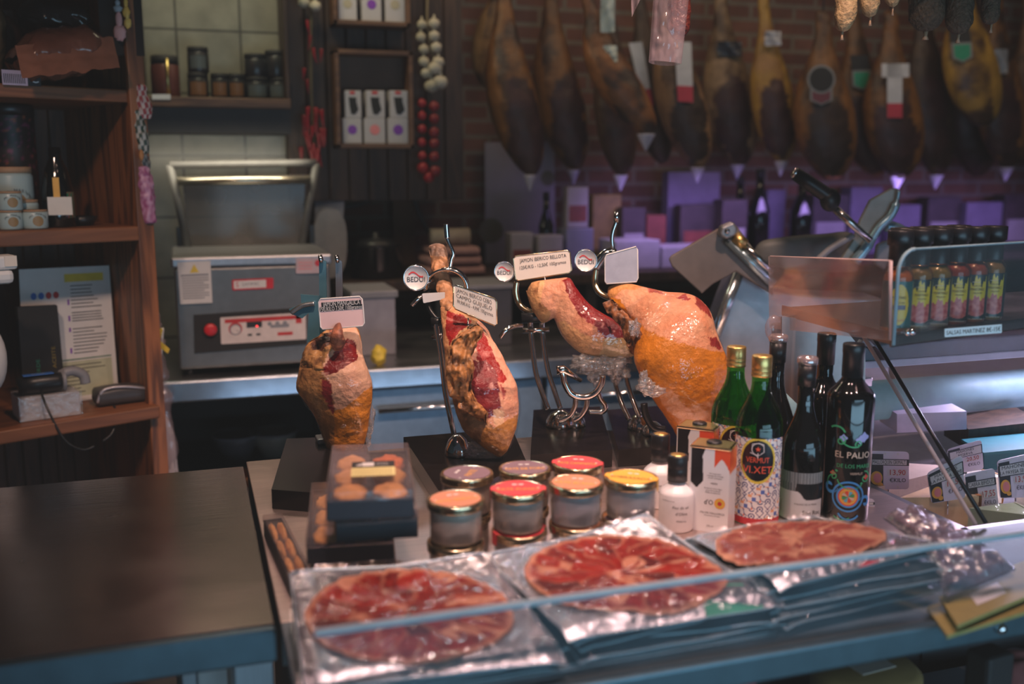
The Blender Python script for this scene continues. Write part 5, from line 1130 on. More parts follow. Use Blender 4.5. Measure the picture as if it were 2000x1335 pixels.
sl = [((1768, 640), 'plain', (.45, .13, .02), True, 'hot sauce bottle with amber sauce and a teal label, first behind the acrylic guard'), ((1818, 635), 'SERRANO', (.2, .14, .03), False, 'hot sauce bottle marked SERRANO right after the amber one'),
      ((1867, 630), 'SERRANO', (.2, .16, .03), False, 'second of the two front bottles marked SERRANO'), ((1908, 623), 'ORIGINAL', (.25, .04, .02), False, 'hot sauce bottle marked ORIGINAL in the front row'),
      ((1951, 618), 'HABANERO', (.3, .06, .02), False, 'hot sauce bottle marked HABANERO in the front row'), ((1993, 612), 'SCORPION', (.25, .16, .03), False, 'hot sauce bottle marked SCORPION, cut by the picture edge')]
for i, (pp, wd, lq, pl, lb) in enumerate(sl): 
    P = B+DIR*(.036+.047*i)-NF*.024; P.z = ZS+.0005; sauce(lb, P, wd, lq, pl, .1, i)
for i, nm in enumerate(('the two SERRANO bottles', 'SERRANO and ORIGINAL', 'ORIGINAL and HABANERO', 'HABANERO and SCORPION')):
    P = B+DIR*(.098+.047*i)-NF*.068; P.z = ZS+.0005; sauce('back row sauce bottle showing its cap between '+nm, P, 'ORIGINAL', (.25, .08, .02), False, .1, 20)
# ---------------------------------------------------------------- meat slicer
def zs_(p): return (1280+p[0]/3.338, 300+p[1]/3.338)
def slicer(g=2.42):
    c = vp(1500, 700, g); t = thing('meat_slicer', 'grey aluminium meat slicer with black handle standing behind the bottles', 'meat slicer', (c.x, c.y, 0))
    S = lambda pts, gg=g: [vp(*zs_(p), gg) for p in pts]
    def part(name, pts, th, m, gg=g): mb = MB(); mb.slab(S(pts, gg), FWD*th); o = mb.build(name, m, t, True); md = o.modifiers.new('b', 'BEVEL'); md.width = min(.006, th*.3); md.segments = 3; md.limit_method = 'ANGLE'; return o
    gp = pm('warm_gauge_plate', (.2, .165, .15), .42, metal=.35); 
    part('body', [(330, 1260), (385, 1165), (540, 762), (770, 900), (1100, 930), (1500, 950), (1540, 1600), (330, 1600)], .14, pm('bluish_cast_body', (.4, .42, .47), .38, metal=.7), g+.02)
    MB().tube(S([(545, 770), (388, 1185)], g), .014, 14).build('body_edge', pm('bright_edge', (.6, .68, .72), .2, metal=.9), t, True)
    part('gauge_plate', [(90, 690), (100, 668), (440, 470), (505, 448), (535, 475), (770, 800), (770, 925), (525, 768), (375, 850), (305, 912), (110, 735)], .01, gp, g-.03)
    part('plate_bracket', [(418, 532), (430, 475), (508, 442), (538, 480), (530, 530), (465, 560)], .035, MT('alu'), g-.065)
    MB().lathe([(0, 0), (.006, 0), (.006, .004), (0, .005)], 14, 0, TR(vp(*zs_((468, 505)), g-.066), -YAW, PI/2)).build('bracket_screw', MT('chrome'), t, True)
    MB().tube(S([(520, 540), (580, 592)], g-.05), .0135, 14).build('brass_collar', MT('gold'), t, True)
    MB().tube(S([(575, 588), (760, 775)], g-.05), .0085, 12).build('slide_rod', MT('chrome'), t, True)
    MB().tube(S([(470, 560), (770, 850)], g-.04), .012, 12).build('plate_edge', pm('bright_edge2', (.45, .6, .66), .25, metal=.8), t, True)
    v, f, c_ = loft([(zs_((640, 640)), zs_((650, 690)), g+.1), (zs_((700, 568)), zs_((720, 720)), g+.1), (zs_((900, 535)), zs_((900, 760)), g+.1), (zs_((1100, 520)), zs_((1100, 770)), g+.1), (zs_((1250, 508)), zs_((1260, 770)), g+.1), (zs_((1330, 560)), zs_((1330, 760)), g+.1)], 40, 32, .8, .8, sq=.7)
    MB().add(v, f).build('motor_housing', pm('grey_housing', (.16, .16, .15), .5), t, True)
    MB().tube(smooth_path(S([(1060, 690), (1140, 620), (1240, 560), (1290, 530)], g-.01), 5), .008, 8).build('guard_cable', MT('grey'), t, True)
    MB().tube(S([(910, 128), (1000, 190), (1130, 280), (1150, 295)], g-.05), [.0155, .0175, .018, .018], 20).build('handle_grip', MT('black'), t, True)
    MB().tube(S([(895, 118), (912, 130)], g-.05), [.011, .0155], 18).build('grip_cap', MT('chrome'), t, True)
    mb = MB(); mb.ell(vp(*zs_((1140, 300)), g-.05), (.026, .02, .028), 18); mb.build('grip_flange', MT('black'), t, True)
    MB().tube(S([(1150, 340), (1400, 565)], g-.04), .0095, 14).build('handle_rod', MT('chrome'), t, True)
    part('pusher_plate', [(1540, 225), (1588, 226), (1592, 260), (1545, 390), (1455, 480), (1395, 570), (1300, 692), (1200, 700), (1290, 560), (1335, 430), (1400, 300)], .012, pm('olive_grey_plate', (.25, .25, .23), .45, metal=.4), g)
    MB().tube(smooth_path(S([(1588, 240), (1570, 330), (1530, 410), (1460, 480), (1390, 590), (1300, 705)], g-.01), 5), [.004]*5+[.010]*15+[.013]*6, 10).build('pusher_edge', pm('blue_edge', (.3, .48, .58), .3, metal=.6), t, True)
    MB().tube(smooth_path(S([(1505, 470), (1580, 490), (1640, 530)], g+.02), 5), .014, 10).build('pusher_arm', pm('blue_edge', (.3, .48, .58)), t, True)
    part('end_plate', [(1450, 590), (1540, 560), (1560, 620), (1500, 760), (1430, 720)], .02, MT('grey'), g+.04)
    return t
slicer()
MB_ = MB(); MB_.ell(vp(1512, 640, 1.78), (.018, .012, .024), 18); t = thing('clear_cap', 'clear round plastic cover beside the dark bottle with the clear stopper', 'plastic cover', vp(1512, 660, 1.78)); MB_.build('cover', MT('sleeve'), t, True)
# ---------------------------------------------------------------- wooden cabinet at the side, turned toward the shoppers
CP = vp(302, 600, 2.45); CR = math.radians(24); CT = TR((CP.x, CP.y, 0), CR)
def cabz(px, py, y=0.): # height of a photo point on the cabinet's front plane
    r, f = ray(px, py); n = Vector((-math.sin(CR), math.cos(CR), 0)); o = CT @ Vector((0, y, 0)); d = n.dot(o-EYE)/n.dot(r); return EYE+r*d
def cab_at(px, py, y): return cabz(px, py, y)
Z1 = cabz(230, 442).z; Z2 = cabz(285, 793, -.03).z; Z3 = cabz(150, 170).z
WC = .95
cab = thing('wooden_cabinet', 'dark reddish wooden shelving cabinet full of small goods behind the empty steel counter', 'cabinet', (CP.x, CP.y, -.95), CR)
O = .95
MB().bx(-.032, 0, 0, .46, 0, 2.5, 0, .004).build('side_panel', MT('cab'), cab); MB().bx(-WC, -WC+.03, 0, .46, 0, 2.5, 0, .004).build('side_panel', MT('cab'), cab)
MB().bx(-.036, .004, -.018, .0, 0, 2.5, 0, .003).build('face_strip', MT('cab'), cab)
mb = MB()
for i in range(20): mb.bx(-WC+.02+.045*i, -WC+.062+.045*i, .445, .46, .05, 2.49, 0, .003)
mb.build('back_panel', wood('cabinet_back', (.05, .018, .01), (.11, .04, .02), .55, 'Z'), cab)
for z, th, y0 in ((Z1, .035, -.02), (Z2, .032, -.045), (Z3, .03, -.005), (Z2-.42, .03, 0)):
    MB().bx(-WC+.03, -.034 if y0 > -.04 else -.02, y0, .445, O+z-th, O+z, 0, .004).build('shelf', MT('cabx'), cab)
def on_shelf(px, y, z):
    """point on a shelf of the cabinet below photo column px, y metres behind its front"""
    r, f = ray(px, 500); n = Vector((-math.sin(CR), math.cos(CR), 0)); o = CT @ Vector((0, y, 0)); d = n.dot(o-EYE)/n.dot(r); p = EYE+r*d; return Vector((p.x, p.y, z+.0006))
potm = pm('mint_glaze', (.4, .5, .48), .35, var=.04); cork = pm('cork_lid', (.42, .24, .13), .7, var=.2)
sun = pm('brown_sun_print', (.3, .19, .08), .5)
def pot(label, P, r, h):
    t = thing('salt_pot', label, 'pot', P, face(P), 'mint salt pots on the cabinet shelf')
    mb = MB(); mb.lathe([(0, 0), (r*.92, 0), (r, h*.06), (r, h*.84), (r*.93, h*.9), (0, h*.9)], 30)
    f = lambda zc, ac=0: (lambda x, y: ((r+.0006)*math.sin(ac+x/r), -(r+.0006)*math.cos(ac+x/r), zc+y))
    k = r*.42; q = f(h*.42, .25); mb.grid(lambda u, v: Vector(q(k*(v+.01)*math.cos(2*PI*u), k*(v+.01)*math.sin(2*PI*u))), 18, 5, 1, cu=True)
    for i, c in enumerate('SAL MARINA'):
        if c != ' ': a = math.radians(150-13.5*i); g = f(h*.42, .25); mb.text(c, r*.24, None, 2, (lambda x, y, a=a: g(math.cos(a)*r*.72+x, math.sin(a)*r*.72*.8+y)))
    mb.build('pot', [potm, sun, MT('ink')], t)
    MB().lathe([(0, h*.9), (r*.96, h*.9), (r*.96, h), (0, h)], 30).build('cork_lid', cork, t)
s = 2.35/F
pot('big mint salt pot standing behind the small mint pots', on_shelf(34, .115, Z1), .047, .14)
p0 = on_shelf(26, .03, Z1); pot('small mint salt pot at the bottom of the little pile, at the picture edge', p0, .026, .043)
pot('small mint salt pot in front with a pink sticker, nearest the dark bottle', on_shelf(74, .03, Z1), .028, .043)
p1q = p0.copy(); p1q.z += .0436; p1q.x += .002; pot('small mint salt pot resting on top of another small one', p1q, .0265, .042)
pot('small mint salt pot between the piled pots and the pink stickered one, set back', on_shelf(60, .075, Z1), .026, .065)
P = on_shelf(40, .25, Z1); t = thing('spice_tin', 'tall black spice tin with dark red flakes behind the mint pots', 'tin', P, face(P))
def flake(u, v):
    n = noise.noise(Vector((u*30, v*22, 1))); a = abs(((u*1.0+.75) % 1)-.5)
    return lerp((.02, .015, .015), (.3, .07, .03) if n > .45 else (.18, .03, .08), ss(.1, .4, n)*ss(.3, .1, abs(u-.83)))
mb = MB(); mb.grid(lambda u, v: Vector((.056*math.cos(2*PI*u), .056*math.sin(2*PI*u), .27*v)), 60, 60, 0, cu=True, col=flake); mb.lathe([(.056, .0), (0, 0)], 30, 1); mb.build('body', [MT('vc'), MT('black')], t)
MB().lathe([(.057, .262), (.0575, .262), (.0575, .285), (.055, .288), (0, .288)], 36).build('lid', MT('black'), t)
P = on_shelf(122, .07, Z1); t = thing('liqueur_bottle', 'black pear-shaped bottle with cream neck label beside the mint pots', 'bottle', P, face(P))
MB().lathe([(0, 0), (.034, 0), (.036, .004), (.036, .05), (.034, .09), (.025, .135), (.014, .16), (.013, .185), (.0, .186)], 32).build('glass', MT('darkglass'), t)
MB().box((.003, -.0375, .05), (.052, .0015, .042), 0, 0).build('label', MT('cream'), t)
MB().box((-.002, -.0378, .093), (.014, .0015, .045), 0, 0).build('neck_strip', MT('orange'), t)
mb = MB(); mb.grid(lambda u, v: Vector((.0366*math.sin(.55+.7*u), -.0366*math.cos(.55+.7*u), .022+.06*v)), 12, 12, 0, col=lambda u, v: (.02, .18, .08) if (int(u*5)+int(v*6)) % 2 else (.3, .08, .05)); mb.build('pattern_label', MT('vc'), t)
P = on_shelf(165, .1, Z1); t = thing('low_dish', 'low dark dish beside the black pear-shaped bottle', 'dish', P); MB().lathe([(0, 0), (.026, 0), (.036, .022), (.033, .022), (.024, .005), (0, .005)], 28).build('bowl', MT('black'), t)
# ---- lower shelf: menu, dark box, scanner, wrapped slips, card terminal
def lean(pxs, y0, y1): return Quad(cab_at(*pxs[0], y1), cab_at(*pxs[1], y1), cab_at(*pxs[2], y0), cab_at(*pxs[3], y0))
q = lean([(37, 526), (213, 518), (229, 731), (44, 742)], .13, .19); q.c[3].z = Z2+.001; q.c[2].z = Z2+.001
t = thing('menu_sheet', 'white printed price list with tinted boxes leaning on the cabinet back', 'menu', q.p(.5, 0))
mb = MB(); plate(mb, q, .0015, 0, 0)
rr = random.Random(4)
def lines(u0, u1, v0, v1, n, m=1):
    for i in range(n):
        v = v0+(v1-v0)*i/max(1, n-1); rect_on(mb, q, u0, u0+(u1-u0)*rr.uniform(.55, 1), v-.003, v+.003, m, .0008)
rect_on(mb, q, .08, .95, .04, .3, 2); rect_on(mb, q, .48, .92, .89, .95, 3); rect_on(mb, q, .07, .95, .31, .318, 4)
lines(.14, .9, .07, .27, 8); lines(.54, .92, .7, .86, 7); lines(.54, .9, .6, .66, 4); lines(.54, .94, .36, .54, 8); lines(.1, .45, .66, .7, 3)
for a, b in ((.52, .55), (.36, .4), (.6, .64), (.72, .76)): rect_on(mb, q, .5, .52, a, b, 5, .0009)
for i, m in enumerate((6, 6, 7, 7)): disc_on(mb, q, .14+.08*i, .8, .007, m, .0009, 14)
mb.build('sheet', [MT('paper'), MT('ink'), pm('tinted_box', (.5, .52, .36), .7), MT('yellow'), pm('dark_green_line', (.02, .15, .06), .5), MT('purple'), MT('blue'), MT('red')], t, True)
q = lean([(34, 600), (112, 596), (126, 742), (44, 748)], .09, .12); q.c[3].z = Z2+.001; q.c[2].z = Z2+.001
t = thing('dark_box', 'slim black carton with faint green and gold writing in front of the price list', 'box', q.p(.5, 0))
mb = MB(); mb.slab([q.p(0, 1), q.p(1, 1), q.p(1, 0), q.p(0, 0)], Vector((-math.sin(CR), math.cos(CR), 0))*.02); mb.text('ACEITE', .012, None, 1, lambda x, y: q.fn(.8, .5, .001)(-y, x), maxw=.1); mb.text('VERDE', .012, None, 2, lambda x, y: q.fn(.4, .4, .001)(-y, x), maxw=.07); mb.build('carton', [MT('blackmat'), pm('dull_gold', (.3, .22, .04), .5), MT('green')], t, True)
P = on_shelf(72, .03, Z2); t = thing('slip_block', 'block of white paper slips sealed in clear wrap on the lower shelf', 'paper block', P, CR-.1)
MB().bx(-.07, .062, -.035, .06, 0, .056, 0, .002).build('slips', pm('slip_paper', (.62, .6, .64), .7, var=.05, scale=8, stretch=(1, 1, 60)), t)
def wrapb(u, v): return Vector((-.072+.138*u, -.037, .001+.057*v+0))+Vector((0, -.003*noise.noise(Vector((u*8, v*6, 2))), 0))
MB().grid(wrapb, 30, 14).grid(lambda u, v: Vector((-.072+.138*u, -.037+.1*v, .0575+.002*noise.noise(Vector((u*8, v*6, 5))))), 30, 20).build('clear_wrap', MT('wrap'), t)
P2 = P+Vector((0, 0, .0592)); t = thing('barcode_scanner', 'black barcode reader with bright blue top label lying on the paper block', 'scanner', P2, CR-.1)
v = MB(); v.tube([(-.065, -.01, .022), (-.02, -.012, .024), (.018, -.012, .024), (.03, -.012, .024)], [.02, .023, .023, .02], 18).build('body', MT('black'), t)
MB().box((-.022, -.02, .0465), (.066, .02, .002), 0, .0008, None).build('blue_label', MT('blue'), t)
MB().text('datalogic', .009, TR((-.022, -.02, .0478)), 0, maxw=.05).build('lettering', MT('white'), t)
MB().tube([(.028, -.012, .024), (.036, -.012, .024)], [.02, .026], 18).build('window_hood', MT('grey'), t)
MB().tube(smooth_path([(.03, .0, .035), (.055, .0, .042), (.08, .0, .03), (.085, .0, .008)], 5), .012, 10).build('grip', MT('grey'), t)
MB().tube(smooth_path([(-.02, -.03, .005), (-.015, -.06, -.03), (.01, -.085, -.1), (.045, -.09, -.13), (.075, -.085, -.128)], 6), .0028, 8).build('cable', MT('black'), t)
P = on_shelf(220, .05, Z2); t = thing('card_terminal', 'grey card payment terminal lying face up near the end of the lower shelf', 'card terminal', P, CR-.12)
def term(u, v):
    x = -.07+.14*u; w = .036*(1-.15*u); a = 2*PI*v; zt = .04-.012*u+.012*math.sin(u*2.6); 
    cc, s_ = math.copysign(abs(math.cos(a))**.5, math.cos(a)), math.copysign(abs(math.sin(a))**.5, math.sin(a)); e = min(1, math.sqrt(min(u, 1-u)/.06+.05)); return Vector((x, w*cc*e, .001+zt*(.5+.5*s_*e)))
MB().grid(lambda u, v: term(v, u), 28, 30, 0, cu=True).build('shell', pm('terminal_grey', (.05, .045, .048), .4), t)
MB().tube(smooth_path([(-.066, -.03, .012), (-.05, -.032, .043), (0, -.034, .046), (.066, -.028, .03)], 5), .0035, 8).build('trim_edge', pm('terminal_edge', (.5, .47, .5), .3, metal=.5), t)
MB().tube(smooth_path([(-.03, -.036, .004), (-.034, -.07, -.012), (-.05, -.092, -.05), (-.075, -.095, -.068)], 5), .0028, 8).build('cable', MT('black'), t)
# ---- things at the picture edge and on the top shelf
P = cab_at(2, 525, -.12); t = thing('tape_dispenser', 'white plastic label holder with beige tab at the picture edge', 'holder', P, CR)
MB().bx(-.05, .018, -.03, .06, -.03, .0, 0, .01).bx(-.05, .026, -.03, .02, .0, .03, 0, .006).build('body', MT('white'), t); MB().box((.012, -.031, .018), (.024, .002, .022), 0, 0).build('tab', MT('cream'), t); MB().bx(-.05, .012, .02, .12, -.02, .0, 0, .003).build('arm', MT('grey'), t)
P = cab_at(-22, 700, -.1); t = thing('phone_handset', 'rounded white plastic handset cut by the picture edge beside the scanner', 'handset', P, CR)
mb = MB(); mb.ell((0, 0, .0), (.036, .03, .075), 20); mb.build('shell', MT('white'), t); MB().bx(-.02, .01, .02, .11, -.02, .02, 0, .004).build('wall_hook', MT('grey'), t)
ZT = Z3
P = on_shelf(130, .02, ZT); bagm = pm('brown_glossy_bag', (.14, .05, .03), .25, var=.25, scale=12, bump=.25, bscale=18, coat=.3)
t = thing('snack_bag', 'brown shiny snack bag sagging over the edge of the top shelf', 'bag', P, CR)
def bagf(u, v):
    a = 2*PI*u; x = -.09+.19*v; e = min(1, math.sqrt(min(v, 1-v)/.18+.02)); y = .075*math.cos(a)*(.75+.25*e)-.02; z = .05+.052*math.sin(a)*e-.02*v*0+.045*v
    n = noise.fractal(Vector((x*18, y*18, z*18)), 1, 2, 4)*.012; return Vector((x, y+n, max(.002, z+n)))
MB().grid(lambda u, v: bagf(v, u) if False else bagf(u, v), 60, 50, 0, cu=True).build('pouch', bagm, t)
MB().grid(lambda u, v: Vector((-.1+.21*u, -.085-.03*v, .075-.07*v+.035*u+.006*noise.noise(Vector((u*9, v*5, 1))))), 30, 14).build('seal_flap', pm('bag_flap', (.22, .085, .05), .3, var=.2, coat=.3), t)
P = on_shelf(135, .1, ZT+.11); t = thing('snack_bag', 'black glossy snack bag lying on the brown one at the top', 'bag', P, CR, None)
def bag2(u, v):
    a = 2*PI*u; x = -.07+.16*v; e = min(1, math.sqrt(min(v, 1-v)/.2+.02)); n = noise.fractal(Vector((x*20+4, math.cos(a)*2, math.sin(a)*2)), 1, 2, 4)*.01
    return Vector((x, .07*math.cos(a)*e+n, .045+.045*math.sin(a)*e+n))
MB().grid(bag2, 50, 40, 0, cu=True).build('pouch', pm('black_glossy_bag', (.015, .012, .012), .18, coat=.4, bump=.2, scale=15), t)
for i, (px, py_, zz, rx, lb) in enumerate(((10, .1, .1, .042, 'brown paper nut bag leaning at the picture edge of the top shelf'), (44, .2, .08, .05, 'dark brown nut bag between the brown shiny bag and the picture edge'))):
    P = on_shelf(px, py_, ZT); t = thing('nut_bag', lb, 'bag', P, CR, 'bags on the top shelf')
    mb = MB(); mb.ell((0, 0, zz*1.12), (rx, .045, zz), 26, 0, None, .25, i+3); mb.build('pouch', pm('nut_bag_%d' % i, ((.12, .07, .035), (.07, .03, .02))[i], .35, var=.4, scale=40, bump=.3), t)
    MB().bx(-rx*.5, rx*.5, -.004, .004, zz*1.85, zz*2.3, 0, .002).build('folded_top', pm('bag_top_%d' % i, ((.3, .2, .06), (.06, .03, .02))[i], .4, var=.3), t)
P = cab_at(32, 152, -.012); t = thing('shelf_label', 'small barcode price label on the front of the top shelf', 'label', P, CR)
mb = MB(); mb.bx(-.03, .022, -.003, .0, -.016, .016, 0, 0)
for i in range(12): mb.bx(-.027+.0038*i, -.0252+.0038*i, -.0036, -.003, -.012, .008, 1, 0)
mb.build('card', [pm('lilac_label', (.4, .34, .45), .5), MT('ink')], t)
mb = MB(); mb.bx(.022, .05, -.002, 0, -.016, .016, 0, 0); mb.text('C', .03, TR((.036, -.0024, 0), 0, PI/2), 1); mb.build('black_tag', [MT('black'), MT('white')], t)
# ---- things hanging on the outer side of the cabinet
def garland(name, label, pts, g, w, paint, m='vc', n=26, cat='garland'):
    P0 = vp(*pts[0], g); t = thing(name, label, cat, P0, 0, 'bead garlands hanging beside the cabinet')
    path = smooth_path([vp(x, y, g) for x, y in pts], 8); mb = MB(); k0 = len(path)
    rs = [w*(.75+.3*math.sin(PI*i/(k0-1))+.12*noise.noise(Vector((i*.9, w*99, 1)))) for i in range(k0)]
    b0 = 0
    mb.tube(path, rs, 40)
    for i, v_ in enumerate(mb.v):
        q = noise.noise(v_*90)*.0045; c = path[min(i//40, k0-1)]; d = (v_-c); mb.v[i] = v_+d.normalized()*q if d.length > 1e-5 else v_; mb.c[i] = paint((i % 40)/40, (i//40)/k0, v_)
    mb.build('bead_strand', MT(m), t, True)
chk = lambda a, b, s=70: (lambda u, v, p: a if (math.floor(u*14)+math.floor(p.z*s)) % 2 else b)
garland('bead_garland', 'red and white chequered bead garland at the cabinet side', [(272, 165), (275, 190), (283, 218), (284, 232)], 2.44, .016, chk((.3, .03, .04), (.5, .42, .38)))
garland('bead_garland', 'green and white chequered bead garland under the red chequered one', [(268, 215), (271, 245), (278, 280), (281, 300)], 2.435, .016, chk((.01, .04, .025), (.42, .4, .35)))
garland('bead_garland', 'grey patterned strand with a brown almond below the green garland', [(272, 285), (279, 305), (284, 330)], 2.44, .014, chk((.06, .06, .06), (.3, .28, .25), 110))
garland('bead_garland', 'pink and mauve bead garland, the longest and lowest one', [(277, 325), (283, 355), (287, 390), (292, 436)], 2.435, .0185, lambda u, v, p: lerp((.3, .05, .16), (.55, .3, .42), cl(.5+1.2*noise.noise(p*120))))
P = vp(276, 303, 2.40); t = thing('almond', 'brown almond tied among the garlands beside the cabinet', 'almond', P); mb = MB(); mb.ell((0, 0, 0), (.006, .005, .013), 14); mb.build('nut', pm('almond_brown', (.4, .17, .05), .5), t)
for i, (x, y, w_, h_, c, lb) in enumerate(((246, 15, 14, 40, (.7, .42, .08), 'yellow icing figure above the pink one by the tile wall'), (249, 38, 14, 34, (.75, .5, .12), 'pale yellow icing figure beside the pink one'), (233, 52, 24, 56, (.6, .33, .32), 'pink icing cookie figure hung at the top of the cabinet'), (230, 12, 18, 24, (.3, .36, .4), 'pale blue icing figure at the top of the cabinet'))):
    P = vp(x, y, 2.40); s2 = 2.40/F/2; t = thing('icing_figure', lb, 'ornament', P, -YAW, 'icing ornaments on the cabinet')
    mb = MB(); mb.ell((0, 0, h_*s2*.45), (w_*s2*.55, .006, h_*s2*.55), 16, 0, None, .2, i); mb.ell((0, 0, -h_*s2*.4), (w_*s2, .007, h_*s2*.55), 16, 0, None, .35, i+9); mb.build('figure', pm('icing_%d' % i, c, .6, var=.1), t)
P = vp(240, 40, 2.43); t = thing('dark_card', 'dark backing card with icing figures pinned to it above the cabinet shelf', 'card', P, -YAW); MB().bx(-.055, .045, -.002, .004, -.08, .12, 0, 0).build('card', MT('blackmat'), t)
# clear bag and white cloth hanging by the cabinet side
P = vp(308, 640, 2.5); t = thing('hanging_bag', 'clear plastic bag with yellow tape hanging at the cabinet corner', 'bag', P)
path = smooth_path([vp(x, y, 2.5) for x, y in ((296, 610), (302, 650), (308, 700), (318, 760), (325, 830), (336, 930))], 6); mb = MB(); mb.tube(path, [.01+.012*abs(math.sin(i*.55))+.004*math.sin(i*1.7) for i in range(len(path))], 20)
mb.build('bag', MT('sleeve'), t, True)
MB().slab([vp(x, y, 2.47) for x, y in ((302, 658), (314, 640), (318, 644), (312, 665), (331, 682), (328, 690), (308, 676))], FWD*.002).build('yellow_tape', MT('yellow'), t, True)
P = vp(325, 920, 2.47); t = thing('cloth_bag', 'white cloth bag hanging beside the cabinet foot behind the counter', 'bag', P)
mb = MB(); q = [(308, 812), (318, 815), (332, 850), (342, 940), (345, 1010), (312, 1010)]; mb.slab([vp(x, y, 2.49) for x, y in q], FWD*.03); o = mb.build('cloth', pm('white_cloth', (.6, .52, .54), .8, var=.1, scale=14, bump=.4), t, True)
MB().tube(smooth_path([vp(x, y, 2.5) for x, y in ((313, 812), (312, 740), (318, 640))], 6), .003, 8).build('strap', MT('white'), t, True)
# ---- things on the shelf under the empty counter
def soft(name, label, cat, P, r, m, amp=.25, seed=1, rz=0, band=None):
    t = thing(name, label, cat, P, rz, None); mb = MB(); mb.ell((0, 0, r[2]), r, 26, 0, None, amp, seed); mb.build('body', m, t)
    if band: MB().box((0, -r[1]*.99, r[2]), (r[0]*1.5, .004, r[2]*.5), 0, .002).build('band', band, t)
soft('paper_pack', 'white pack with green bands on the shelf under the steel counter', 'pack', Vector((-.125, 1.33, -.252)), (.075, .06, .062), pm('pinkish_pack', (.62, .48, .44), .6), .2, 2, .1, MT('green'))
t = thing('water_jug', 'blue-labelled bottle lying on the shelf under the steel counter', 'bottle', Vector((-.34, 1.32, -.214)), 0); MB().lathe([(0, -.1), (.04, -.1), (.044, -.095), (.044, .05), (.02, .09), (.014, .12), (0, .12)], 28, 0, TR((0, 0, 0), 0, 0, PI/2)).build('body', MT('grey'), t); MB().lathe([(.0445, -.05), (.0448, -.05), (.0448, .03), (.0445, .03)], 28, 0, TR((0, 0, 0), 0, 0, PI/2)).build('label', pm('dull_blue', (.05, .1, .3), .5), t)
t = thing('card_carton', 'brown carton standing on the shelf under the steel counter', 'carton', Vector((-.0, 1.38, -.259)), 0); MB().bx(-.03, .022, -.03, .06, 0, .2, 0, .003).build('carton', pm('kraft_card', (.3, .2, .16), .7), t); MB().bx(-.028, .02, -.0315, -.03, .1, .14, 0, 0).build('label', MT('white'), t)
# ---------------------------------------------------------------- alcove: shelf with jars, vacuum sealer, boards
def zY(px, py, Y): return onY(px, py, Y).z
za_ = zY(430, 190, 3.22); xa0 = onY(283, 190, 3.22).x; xa1 = onY(568, 190, 3.22).x
t = thing('alcove_shelf', 'dark wooden shelf with small jars in front of the pale wall tiles', 'shelf', ((xa0+xa1)/2, 3.35, za_))
MB().bx(xa0, xa1, 3.22, 3.5, za_-.03, za_, 0, .003).build('board', MT('frame'), t, True)
MB().bx(xa0, xa1+.0, 3.26, 3.49, za_-.105, za_-.03, 0, .0).build('bracket', MT('dark'), t, True)
MB().bx(xa0-.03, xa0, 3.24, 3.5, za_-.11, 1.7, 0, .003).build('upright', MT('darkwood'), t, True)
MB().bx(xa1-.012, xa1, 3.24, 3.42, za_, 1.7, 0, .003).build('upright', MT('darkwood'), t, True)
l_ = Quad(*[onY(x, y, 3.217) for x, y in ((297, 184), (333, 184), (333, 194), (297, 194))]); MB().slab([l_.p(0, 1), l_.p(1, 1), l_.p(1, 0), l_.p(0, 0)], (0, .002, 0)).build('price_strip', MT('paper'), t, True)
darkjar = pm('dark_spice_jar', (.02, .02, .022), .3); 
def sjar(name, label, px, y1, y0, wpx, Y, z, m, lidm, lab=None, group='jars on the tiled alcove shelf'):
    P = onY(px, y0, Y); s = (P-EYE).length/F*.985; r = wpx*s/2; h = (y0-y1)*s; P.z = z
    t = thing(name, label, 'jar', P, face(P), group)
    MB().lathe([(0, 0), (r*.95, 0), (r, h*.03), (r, h*.76), (r*.9, h*.82), (0, h*.82)], 28).build('body', m, t)
    MB().lathe([(0, h*.8), (r*.96, h*.8), (r*.96, h), (r*.9, h*1.01), (0, h*1.01)], 28).build('lid', lidm, t)
    if lab: MB().grid(lambda u, v: Vector((r*1.01*math.sin(1.6*(u-.5)), -r*1.01*math.cos(1.6*(u-.5)), h*(.15+.5*v))), 10, 2).build('label', lab, t)
    return P, h
zz = za_+.001
P, h = sjar('spice_jar', 'dark red spice jar with a hanging gold spoon at the end of the alcove shelf', 325, 112, 187, 50, 3.36, zz, pm('dark_red_jar', (.09, .025, .02), .4), MT('blackmat'))
t = thing('gold_spoon', 'narrow brass spoon hanging in front of the dark red spice jar', 'spoon', onY(326, 113, 3.24)); MB().tube([onY(326, 114, 3.24), onY(327, 150, 3.24), onY(330, 184, 3.24)], [.006, .005, .007], 8).build('handle', pm('dull_brass', (.5, .38, .15), .35, metal=1), t, True)
gl = pm('dim_label', (.07, .08, .08), .5); ol = pm('amber_label', (.16, .07, .025), .5)
P, h = sjar('spice_jar', 'lower black jar of the pair stacked on the alcove shelf', 388, 140, 187, 38, 3.36, zz, darkjar, MT('blackmat'), ol)
sjar('spice_jar', 'upper black jar stacked on another black jar on the alcove shelf', 388, 95, 140, 38, 3.36, zz+h*1.012, darkjar, MT('blackmat'), gl)
sjar('spice_jar', 'small jar with an amber label beside the stacked black pair', 430, 140, 187, 33, 3.36, zz, darkjar, MT('blackmat'), ol)
sjar('spice_jar', 'small jar with a duller label beside the large stacked jars', 463, 140, 187, 33, 3.36, zz, darkjar, MT('blackmat'), ol)
P, h = sjar('spice_jar', 'lower large dark jar stacked next to the small labelled jars', 503, 145, 187, 44, 3.36, zz, darkjar, MT('blackmat'), gl)
sjar('spice_jar', 'upper large dark jar stacked next to the small labelled jars', 500, 104, 145, 42, 3.36, zz+h*1.012, darkjar, MT('blackmat'))
P, h = sjar('spice_jar', 'lower large dark jar in the corner by the wood boarding', 545, 145, 187, 42, 3.36, zz, darkjar, MT('blackmat'), gl)
